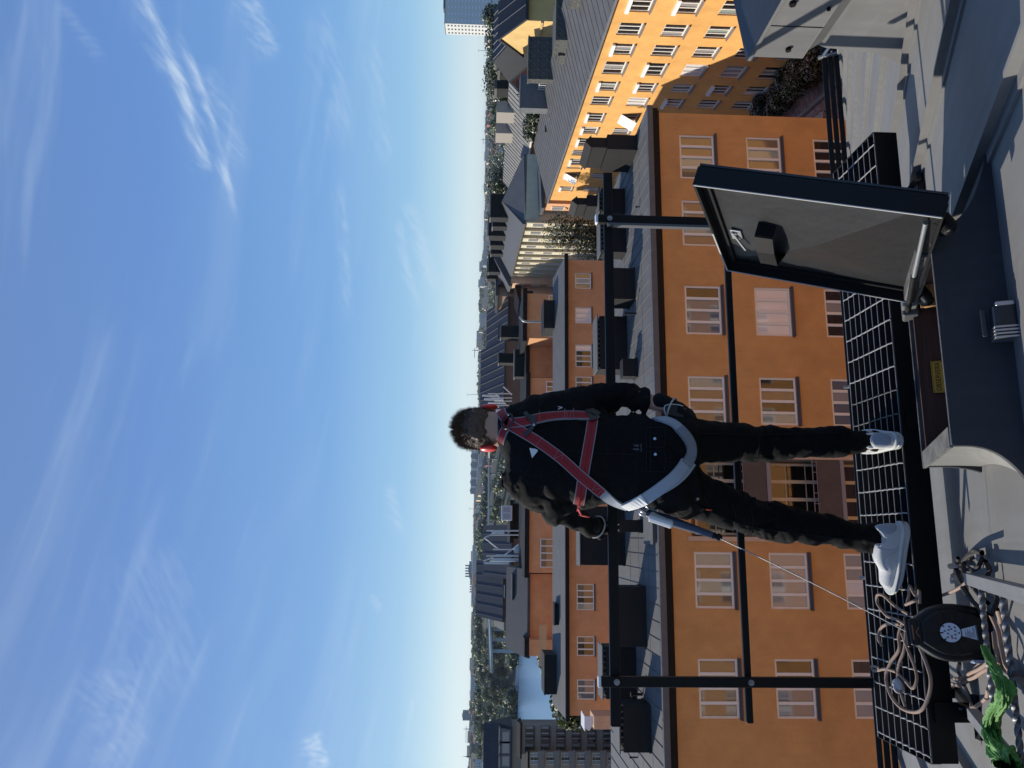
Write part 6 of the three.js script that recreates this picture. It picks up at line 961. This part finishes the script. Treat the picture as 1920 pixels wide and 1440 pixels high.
for (const [a, b, c, l] of [[96, 112, 932, 'yellow gable'], [118, 132, 938, 'roof ridge'], [150, 166, 932, 'ring emblem gable']]) block('chimney_stack', 'dark square chimney stack standing behind the ' + l, 'chimney', a, b, c, 975, -130, 3, { wall: M.chimney, roof: 'flat', over: 0.12, foot: 8, roofMat: M.roofGreyFar });
// grey-brown block across the street at the lower left
{
  const z = -142, g = block('apartment_block', 'big grey-brown apartment block in shade at the lower left, with rows of small windows', 'apartment block', 1362, 1414, 976, 1160, z, 3, { wall: wallM(0.42, 0.35, 0.27), roofMat: M.darkRoof, rh: 0.6, over: 0.6, foot: SEA });
  for (const [k, n] of [[1367, 1], [1377, 0.7], [1386, 0.7], [1400, 1]]) for (let r = 0; r < 6; r++) { const q = onZ(985 + r * 29, k, z); windowUnit(g.t, v(q.x - 0.55, q.y - 1.5, z + 0.13), UX, UY, UZ, 1.1, 1.5, 2, { frame: std(C(0.12, 0.09, 0.07), 0.7), panes: ['dark', 'grey'], recess: 0.07, sill: true }); }
  const h = block('apartment_block', 'paler brown block with stacked balconies at the lower left corner', 'apartment block', 1416, 1470, 990, 1160, z + 3, 14, { wall: wallM(0.62, 0.46, 0.32), rh: 0.8, over: 0.5, foot: SEA });
  for (let r = 0; r < 6; r++) { const q = onZ(994 + r * 29, 1424, z + 3); windowUnit(h.t, v(q.x - 0.8, q.y - 1.8, z + 3.12), UX, UY, UZ, 1.9, 1.8, 3, { frame: M.frame, panes: ['grey', 'dark'], recess: 0.05, sill: false, bars: 2 }); const b = onZ(1008 + r * 29, 1424, z + 4.2); const bl = part(h.t, 'balcony', merge([bx(b.x - 1.6, b.x + 1.4, b.y - 1.2, b.y - 1.05, z + 3.0, z + 4.3)]), std(C(0.25, 0.2, 0.16), 0.9)); part(bl, 'railing', merge([bx(b.x - 1.6, b.x + 1.4, b.y - 1.04, b.y - 0.1, z + 4.25, z + 4.3)]), std(C(0.28, 0.22, 0.17), 0.8)); }
  block('town_building', 'dark-roofed house with dormers behind the grey-brown block', 'building', 1370, 1460, 954, 980, -175, 10, { wall: wallM(0.28, 0.24, 0.20), rh: 5.5, roofMat: sheetMat(C(0.03, 0.032, 0.038), 0.7), foot: 2, seams: 2.2, win: [6, 1, 1.5, 2, 3, 0.8, {}], stacks: [[1390, 1410, 920, 5], [1412, 1440, 916, 12]] });
  const dh = block('town_building', 'low black roof with three white dormers at the lower left corner', 'building', 1366, 1480, 958, 984, -168, 8, { wall: wallM(0.30, 0.26, 0.21), rh: 4.2, roofMat: sheetMat(C(0.035, 0.036, 0.04), 0.75), foot: 2 });
  for (const y of [1380, 1402, 1426]) { const q = onZ(948, y, -168), dm = part(dh.t, 'dormer', merge([bx(q.x - 1.3, q.x + 1.3, q.y - 1.2, q.y + 1.1, -172, -167.6), bx(q.x - 1.6, q.x + 1.6, q.y + 1.1, q.y + 1.35, -172.2, -167.3)]), std(C(0.16, 0.16, 0.16), 0.8)); part(dm, 'pane', merge([bx(q.x - 0.9, q.x + 0.9, q.y - 0.7, q.y + 0.7, -167.6, -167.54)]), PANES.grey); }
  block('town_building', 'beige house end by the water behind the grey-brown block', 'building', 1362, 1384, 936, 970, -182, 4, { wall: wallM(0.36, 0.32, 0.26), rh: 1.4, foot: -5, win: [2, 2, 1.2, 1.8, 3.4, 1, {}] });
}
{ const z = -60, a = onZ(1113, 1371, z), b = onZ(1097, 1343, z), t = thing('roof_marquee', 'small white canopy over a pale wall, beside the left end of the orange block', 'canopy', v((a.x + b.x) / 2, a.y - 2, z)); part(t, 'cloth', merge([slab([v(a.x + 0.5, a.y, z), v(b.x, a.y, z), v(b.x, b.y, z), v(a.x + 0.2, b.y, z), v(a.x, b.y - 0.3, z)], 0.05), bx(a.x, b.x, b.y, b.y + 0.05, z - 2, z)]), M.white); part(t, 'wall', merge([bx(a.x + 0.1, b.x, 8, a.y - 0.05, z - 2.1, z - 0.1)]), wallM(0.75, 0.5, 0.32)); }
// ---- courtyard green and a bench under the wing
{
  const spots = [[1440, 212, 1.3], [1460, 190, 1.2], [1482, 166, 1.35], [1498, 142, 1.5], [1516, 116, 1.7], [1534, 94, 1.7], [1472, 178, 0.9], [1508, 130, 1.0]];
  const lab = ['rounded dark green shrub at the left end of the yard hedge', 'low dark green shrub second in the yard hedge', 'dark green shrub at the middle of the yard hedge', 'olive green shrub right of the hedge middle', 'yellowish green shrub near the right end of the hedge', 'tall yellow-green shrub at the right end of the hedge', 'small shrub tucked between two hedge shrubs on the left', 'small olive shrub tucked between two hedge shrubs on the right'];
  spots.forEach(([x, y, r], i) => { const p = onP(x + 14, y, wp(0, 0, 1.3 + (i % 2) * 0.3), WN); p.y = 0; const t = thing('shrub', lab[i], 'shrub', p.clone(), 'yard hedge shrubs'), h = r * 1.35; part(t, 'foliage', leafCrown([[p.x, h * 0.6, p.z, r, h * 0.62, r], [p.x + 0.5, h * 0.9, p.z + 0.5, r * 0.6, h * 0.35, r * 0.6], [p.x - 0.4, h * 0.8, p.z - 0.8, r * 0.7, h * 0.4, r * 0.7]], 6000, 0.085, 50 + i), [LEAF[1], LEAF[1], LEAF[0], LEAF[2], LEAF[3], LEAF[3]][i % 6]); part(t, 'stem', merge([rod(p.clone(), p.clone().add(v(0, h * 0.8, 0)), 0.08, 0.03, 6)]), bark); });
  structure('kerb', merge([bar(wp(0, 0.15, 3.6), wp(30, 0.15, 3.6), 0.25, 0.3)]), std(C(0.18, 0.18, 0.17), 0.9));
  const t = thing('park_bench', 'grey slatted bench on the brick paving before the yard hedge', 'bench', wp(17.8, 0, 5.0)), bw = std(C(0.36, 0.34, 0.33), 0.8);
  for (let k = 0; k < 4; k++) part(t, 'slat', merge([bar(wp(16.2, 0.45, 4.9 + k * 0.13), wp(19.4, 0.45, 4.9 + k * 0.13), 0.10, 0.04)]), bw);
  for (let k = 0; k < 3; k++) part(t, 'back_slat', merge([bar(wp(16.2, 0.62 + k * 0.13, 4.78 - k * 0.03), wp(19.4, 0.62 + k * 0.13, 4.78 - k * 0.03), 0.03, 0.10)]), bw);
  for (const s of [16.5, 19.1]) part(t, 'leg', merge([bar(wp(s, 0, 5.25), wp(s, 0.45, 5.25), 0.05, 0.05), bar(wp(s, 0, 4.8), wp(s, 0.95, 4.72), 0.05, 0.05), bar(wp(s, 0.42, 4.8), wp(s, 0.42, 5.3), 0.05, 0.04)]), M.black);
}
// ---- trees one can tell apart
tree('birch_tree', 'tall leafy birch rising before the cream house, left of the dark roof chimneys', v(onZ(1100, 447, -84).x, -2, -84), 20.0, 4.0, { seed: 21, lobes: 26, leaves: 17000, leaf: 0.13, trunk: 0.2, tall: 1.9, mat: LEAF[0] });
const streetTrees = [[30, 918, 240, 'at the foot of the white tower'], [75, 928, 220, 'just left of the white tower'], [110, 934, 200, 'behind the yellow gable'], [140, 928, 230, 'above the brown gable'], [178, 936, 210, 'behind the ring emblem gable'], [205, 930, 230, 'right of the long grey roof'], [228, 934, 205, 'at the ridge end of the long grey roof'], [345, 934, 230, 'past the left end of the long grey roof'], [368, 932, 240, 'behind the cream house chimneys'], [395, 934, 260, 'second behind the cream house chimneys'], [420, 930, 300, 'third behind the cream house chimneys'], [480, 928, 330, 'behind the brown-roofed house']];
streetTrees.forEach(([py, px, d, l], i) => { const p = atD(px - 14, py, d), h = 15 + (i % 3) * 2; p.y -= h; tree('street_tree', 'green leafy tree ' + l, p, h, 6 + (i % 4), { seed: 60 + i, leaves: 5200, leaf: 0.36, mat: LEAF[i % 3], lobes: 14, trunk: 0.3 }); });
const bankTrees = [[1232, 1025, 95], [1246, 1037, 92], [1316, 1052, 92], [1336, 1058, 90], [1290, 1048, 98]];
const bankLab = ['beside the wooden roof terrace', 'below the wooden terrace screen', 'at the left end of the second orange roof', 'beside the grey-brown block', 'behind the black roof box'];
bankTrees.forEach(([py, px, d], i) => { const p = atD(px - 10, py, d), h = 14; p.y -= h - 1; tree('canal_tree', 'yellow-green feathery treetop ' + bankLab[i] + ' before the water', p, h, 3.2, { seed: 90 + i, leaves: 2200, leaf: 0.28, mat: LEAF[2], lobes: 9, trunk: 0.35 }); });
{ // big trees on the far shore
  const sp = [[1205, 930], [1222, 936], [1240, 932], [1258, 940], [1272, 928], [1286, 942], [1300, 934], [1316, 940], [1330, 930], [1346, 926], [1362, 922], [1190, 940], [1376, 920], [1395, 922], [1420, 926]].sort((a, b) => a[0] - b[0]);
  const nth = ['first', 'second', 'third', 'fourth', 'fifth', 'sixth', 'seventh', 'eighth', 'ninth', 'tenth', 'eleventh', 'twelfth', 'thirteenth', 'fourteenth', 'fifteenth'];
  const m0 = tree('shore_tree', 'full green tree on the wooded far shore of the canal', v(0, -10, -760), 24, 11, { seed: 140, leaves: 12000, leaf: 0.45, mat: LEAF[0], lobes: 16, trunk: 0.2, group: 'trees on the far shore of the canal' });
  sp.forEach(([py, px], i) => { const d = 700 + (px < 934 ? 130 : 25) + (i % 3) * 20, p = atD(px, py, d); const o = i ? copyOf(m0, p, i * 1.3) : m0; o.position.set(p.x, Math.max(SEA - 1, p.y - 12), p.z); o.scale.setScalar(0.85 + 0.1 * (i % 4)); o.userData.label = nth[i] + ' big green tree on the far canal shore, counted leftward from the bridge end'; });
}
// ---- the long bridge
{
  const t = thing('road_bridge', 'long pale concrete bridge over the water, with a railing and slender piers', 'bridge', v(0, SEA, -600));
  const pts = [[935, 520], [936, 570], [934, 600], [930, 640], [924, 700], [919, 780], [916, 860], [915.5, 950], [915, 1040], [915, 1120], [917, 1180], [919.5, 1245]].map(([x, y]) => onY(x, y, 14)), con = std(C(0.40, 0.41, 0.40), 0.85);
  for (let i = 1; i < pts.length; i++) { part(t, 'deck', merge([bar(pts[i - 1].clone().add(v(0, -0.9, 0)), pts[i].clone().add(v(0, -0.9, 0)), 14, 1.6)]), con); part(t, 'railing', merge([bar(pts[i - 1].clone().add(v(0, 0.65, 7)), pts[i].clone().add(v(0, 0.65, 7)), 0.2, 1.0)]), std(C(0.30, 0.33, 0.34), 0.7)); for (let k = 0; k < 3; k++) { const p = pts[i - 1].clone().lerp(pts[i], k / 3); part(t, 'pier', merge([bx(p.x - 1.2, p.x + 1.2, SEA - 2, p.y - 1.7, p.z - 2, p.z + 2)]), con); } }
  const low = [[947, 553], [946, 575], [943, 600], [936, 640]].map(([x, y]) => onY(x, y, 4)); const t2 = thing('road_bridge', 'lower curved bridge ramp under the long bridge, right of the dark roofs', 'bridge', low[0].clone()); for (let i = 1; i < low.length; i++) part(t2, 'deck', merge([bar(low[i - 1], low[i], 9, 1.4)]), con);
}
// ---- far towers, blocks, cranes and houses
function tower(label, yR, yL, xT, dist, depth, mat, o = {}) {
  const c = atD(xT, (yR + yL) / 2, dist), w = (yL - yR) * dist / FOCAL, t = thing(o.name || 'tower_block', label, o.cat || 'tower block', v(c.x, SEA, c.z), o.group), ry = -yaw + (o.turn || 0), B = (x, y, z, cx, cy, cz) => box(x, y, z, cx, cy, cz).rotateY(ry).translate(c.x, 0, c.z);
  const hb = o.foot ?? SEA; part(t, 'wall', merge([B(w, c.y - hb, depth, 0, (c.y + hb) / 2, -depth / 2)]), mat);
  part(t, 'roof', merge([B(w + 0.4, 0.8, depth + 0.4, 0, c.y + 0.4, -depth / 2), B(w * 0.4, 3, depth * 0.4, 0, c.y + 1.5, -depth / 2)]), o.roofMat || M.roofGreyFar);
  if (o.win) { const [nc, nr, ww, wh, m] = o.win, list = []; const H = o.h || c.y - hb - 6; for (let i = 0; i < nc; i++) for (let j = 0; j < nr; j++) list.push(B(ww, wh, 0.5, -w / 2 + (i + 0.5) * w / nc, c.y - 3 - (j + 0.2) * H / nr, 0)); part(t, 'window', merge(list), m || paneFar, null, 'stuff'); }
  if (o.side) { const [nc, nr, ww, wh] = o.side, list = []; const H = o.h || c.y - hb - 6; for (let i = 0; i < nc; i++) for (let j = 0; j < nr; j++) list.push(B(0.5, wh, ww, -w / 2, c.y - 3 - (j + 0.2) * H / nr, -(i + 0.5) * depth / nc)); part(t, 'side_window', merge(list), paneFar, null, 'stuff'); }
  return t;
}
const paleW = std(C(0.70, 0.68, 0.62), 0.85), greyW = std(C(0.30, 0.32, 0.34), 0.85), greyD = std(C(0.20, 0.22, 0.24), 0.85);
// the white tower: bright narrow face to the sun, long grey face towards the viewer
tower('tall tower block with a bright white end and a long grey side dotted with balconies', -70, 44, 835.5, 900, 28, std(C(0.62, 0.60, 0.54), 0.85), { win: [9, 13, 3.0, 1.2, std(C(0.75, 0.76, 0.78), 0.8)], side: [3, 13, 3.4, 2.0], h: 54 });
['first of five far slab towers, nearest the head of the man', 'second of five far slab towers left of the head of the man', 'third of five far slab towers left of the head of the man', 'fourth of five far slab towers left of the head of the man', 'leftmost of the five far slab towers in a row'].forEach((l, i) => { const y = 847 + i * 16.3; tower(l, y + 3, y + 14, 884 - i * 0.4, 2900, 30, greyD, { win: [3, 5, 5, 3, greyW], h: 40, group: 'far slab towers in a row' }); const q = scene.children[scene.children.length - 1], c = atD(884 - i * 0.4, y + 1, 2890); part(q, 'end_wall', merge([box(7, c.y - SEA, 26, 0, (c.y + SEA) / 2, -12).rotateY(-yaw).translate(c.x, 0, c.z)]), paleW); });
tower('tall grey far block with vertical bays left of the steel frames', 1058, 1083, 880, 2200, 40, greyW, { win: [5, 1, 4, 50, greyD], h: 50 }); tower('long grey far block beside the tall bayed one', 1074, 1112, 887, 2100, 40, greyW, { win: [8, 1, 4, 40, greyD], h: 40 });
tower('slim grey tower on the horizon at the far left', 1337, 1351, 868, 2600, 25, greyD, { win: [3, 8, 5, 3, greyW], h: 60 });
tower('long white far block with window rows left of the tower row', 930, 1000, 893, 2600, 40, greyW, { name: 'far_block', cat: 'far block' }); tower('flat-topped grey depot on the horizon left of the man', 860, 1060, 889, 3800, 60, std(C(0.16, 0.2, 0.2), 0.9), { name: 'far_block', cat: 'far block' });
{ // old works building with a long dark roof and spire at the far left
  const t = thing('factory_hall', 'long dark-roofed hall with a thin spire on the horizon at the far left', 'hall', atD(895, 1415, 1500)), c = atD(899, 1420, 1500), B = (g) => g.rotateY(-yaw).translate(c.x, 0, c.z), w = 66 * 1500 / FOCAL; part(t, 'wall', merge([B(box(w, c.y - SEA, 30, 0, (c.y + SEA) / 2, -15))]), std(C(0.30, 0.18, 0.14), 0.9)); part(t, 'roof', merge([B(sweepX([[1, c.y], [-15, c.y + 17], [-31, c.y]], -w / 2, w / 2))]), std(C(0.07, 0.06, 0.06), 0.8)); part(t, 'spire', merge([B(new THREE.ConeGeometry(2.2, 22, 8).translate(-6, c.y + 24, -15))]), std(C(0.06, 0.09, 0.08), 0.8)); const q = []; for (let k = 0; k < 14; k++) q.push(B(box(2, 4, 0.5, -w / 2 + (k + 0.5) * w / 14, c.y - 5, 0.1))); part(t, 'window', merge(q), paleW, null, 'stuff'); }
const crane = (label, py, px, d, top, jib) => { const b = atD(px, py, d), u = d / FOCAL, t = thing('tower_crane', label, 'crane', b.clone()); const h = top * u; part(t, 'mast', merge([bar(b, b.clone().add(v(0, h, 0)), 1.6, 1.6, rightH)]), greyD); const tip = b.clone().add(v(0, h, 0)); part(t, 'jib', merge([bar(tip.clone().addScaledVector(rightH, jib[0] * u), tip.clone().addScaledVector(rightH, jib[1] * u), 1.2, 1.2)]), greyD); part(t, 'apex', merge([bar(tip, tip.clone().add(v(0, 5 * u, 0)), 0.9, 0.9, rightH)]), greyD); return t; };
crane('thin crane on the skyline right of the head of the man', 657, 897, 1800, 7, [-14, 4]); crane('thin crane beside the slim far-left tower', 1367, 888, 2000, 14, [-26, 5]); crane('thin crane on the ridge above the white tower foot', 262, 912, 2600, 6, [-8, 3]);
const mast = (label, py, xB, xT, d) => { const a = atD(xB, py, d), b = atD(xT, py, d); const t = thing('radio_mast', label, 'mast', a.clone()); part(t, 'pole', merge([rod(a, b, 0.35 * d / 1000, 0.2 * d / 1000, 6)]), greyD); part(t, 'antenna', merge([bar(b.clone().addScaledVector(rightH, -3 * d / FOCAL), b.clone().addScaledVector(rightH, 3 * d / FOCAL), 0.25 * d / 1000, 0.25 * d / 1000)]), greyD); };
mast('thin mast on the horizon left of the white tower', 95, 914, 897, 1400); mast('thin mast with yard, second left of the white tower', 104, 914, 908, 1200); mast('thin mast on the skyline beside the right ear of the man', 740, 905, 876, 700); mast('thin mast above the far ridge left of the man', 954, 905, 880, 1200);
{ // houses scattered along the far ridge and shore
  const R = rng(515), spots = [];
  const proto = (label, w, h, dp, wall, roofC, roofH) => { const t = thing('far_house', label, 'house', v(0, 0, 0), 'small houses along the far ridge'); part(t, 'wall', merge([bx(-w / 2, w / 2, -6, h, -dp / 2, dp / 2)]), std(wall, 0.9)); part(t, 'roof', merge([sweepX([[dp / 2 + 0.6, h], [0, h + roofH], [-dp / 2 - 0.6, h]], -w / 2 - 0.5, w / 2 + 0.5)]), std(roofC, 0.8)); const q = [], n = Math.max(2, Math.round(w / 4)), m = Math.max(1, Math.round(h / 3.4)); for (let i = 0; i < n; i++) for (let j = 0; j < m; j++) q.push(box(1.5, 1.6, 0.3, -w / 2 + (i + 0.5) * w / n, h - 1.9 - j * 3.2, dp / 2)); part(t, 'window', merge(q), paneFar, null, 'stuff'); return t; };
  const protos = [proto('small white house among the far trees', 16, 10, 10, C(0.72, 0.70, 0.64), C(0.22, 0.10, 0.07), 3), proto('small cream block among the far trees', 34, 14, 12, C(0.80, 0.62, 0.40), C(0.14, 0.13, 0.13), 2), proto('small rust-red house among the far trees', 14, 8, 10, C(0.50, 0.17, 0.10), C(0.10, 0.09, 0.09), 3.5), proto('pale grey terrace block among the far trees', 46, 16, 13, C(0.55, 0.55, 0.54), C(0.20, 0.20, 0.21), 1.5)];
  let k = 0; const counts = [80, 62, 60, 34];
  protos.forEach((p, pi) => { for (let i = 0; i < counts[pi]; i++) { const az = mixf(-0.50, 0.50, R()), d = (pi === 1 || pi === 3 ? 1500 : 1300) + Math.pow(R(), 1.2) * 2600, [x, z] = polar(az, d), o = i ? copyOf(p, v(x, 0, z), 0) : p; o.position.set(x, landY(az, d) + 3.5, z); o.rotation.y = -yaw + (R() - 0.5) * 1.2; k++; } });
}
// ---- steel frames and phone antennas on the roofs beside the man
function antennaRack(label, ys, xt, xb, z, o) {
  const t = thing('antenna_rack', label, 'antenna rack', v(onZ(xb, ys[0], z).x, onZ(xb, ys[0], z).y, z)), gal = std(C(0.55, 0.56, 0.56), 0.5), wh = std(C(0.68, 0.68, 0.66), 0.5);
  ys.forEach((y, i) => { const a = onZ(xb, y, z), b = onZ(xt + (i % 3) * 6, y, z); part(t, 'pole', merge([rod(a, b, 0.07, 0.07, 8)]), gal); });
  for (const [y, x0, x1, w] of o.panels) { const a = onZ(x1, y, z + 0.3), b = onZ(x0, y, z + 0.3); part(t, 'antenna', merge([rbox(w, b.y - a.y, 0.18, 0.04, a.x, (a.y + b.y) / 2, z + 0.3)]), wh); }
  for (const [p, q] of o.struts) part(t, 'strut', merge([rod(onZ(...p, z), onZ(...q, z), 0.08, 0.08, 8)]), gal); return t;
}
antennaRack('rack of white phone antennas and steel struts on the roof left of the man', [995, 1003, 1030, 1042, 1052], 912, 984, -96, { panels: [[998, 922, 946, 0.35], [1050, 922, 976, 0.35], [1056, 908, 955, 0.25], [1042, 930, 975, 0.22], [1032, 964, 974, 0.7], [1024, 970, 976, 0.5]], struts: [[[908, 1008], [940, 995]], [[908, 1008], [936, 1030]], [[944, 1042], [980, 1015]], [[925, 1045], [906, 1052]], [[940, 995], [980, 995]]] });
antennaRack('cluster of white phone antennas on the black roof right of the head of the man', [738, 746, 752, 760, 768], 915, 960, -110, { panels: [[742, 904, 936, 0.22], [749, 908, 944, 0.3], [756, 915, 948, 0.22], [763, 915, 936, 0.22], [770, 930, 942, 0.4], [776, 958, 968, 1.2]], struts: [[[930, 738], [950, 760]], [[944, 725], [960, 740]]] });
{ const a = onZ(1023, 603, -72), b = onZ(988, 603, -72), t = thing('flue_pipe', 'bright bent steel flue on the roof right of the man', 'flue', a.clone()); part(t, 'pipe', merge([tube([a, b, b.clone().add(v(0.1, 0.4, 0)), b.clone().add(v(0.5, 0.75, 0))], 0.11, 24, 10)]), M.galv); }
// ---- roof terrace with planters on the far roof of the wing
{
  const t = thing('terrace_railing', 'pale picket railing of the roof terrace behind the wing roof', 'railing', wp(45, 17.5, -8)); for (let k = 0; k < 24; k++) part(t, 'picket', merge([bar(wp(38 + k * 0.55, 17.4, -7.4), wp(38 + k * 0.55, 18.7, -7.4), 0.2, 0.06, WN)]), std(C(0.5, 0.48, 0.42), 0.7)); part(t, 'rail', merge([bar(wp(38, 18.75, -7.4), wp(51, 18.75, -7.4), 0.1, 0.08)]), std(C(0.5, 0.48, 0.42), 0.7));
  [[52, 1.1], [55, 1.4], [58.5, 1.2]].forEach(([s, r], i) => { const p = wp(s, 17.3, -7.6), q = thing('potted_shrub', ['dark potted shrub nearest the picket railing of the terrace', 'taller dark potted shrub in the middle of the terrace', 'dark potted shrub at the far end of the terrace'][i], 'potted shrub', p.clone()); part(q, 'pot', merge([new THREE.CylinderGeometry(0.5, 0.35, 0.8, 16).translate(p.x, p.y + 0.4, p.z)]), std(C(0.16, 0.08, 0.05), 0.9)); part(q, 'foliage', leafCrown([[p.x, p.y + 1.3, p.z, r * 0.8, r, r * 0.8]], 900, 0.14, 300 + i), LEAF[1]); });
}

renderer.render(scene, camera);
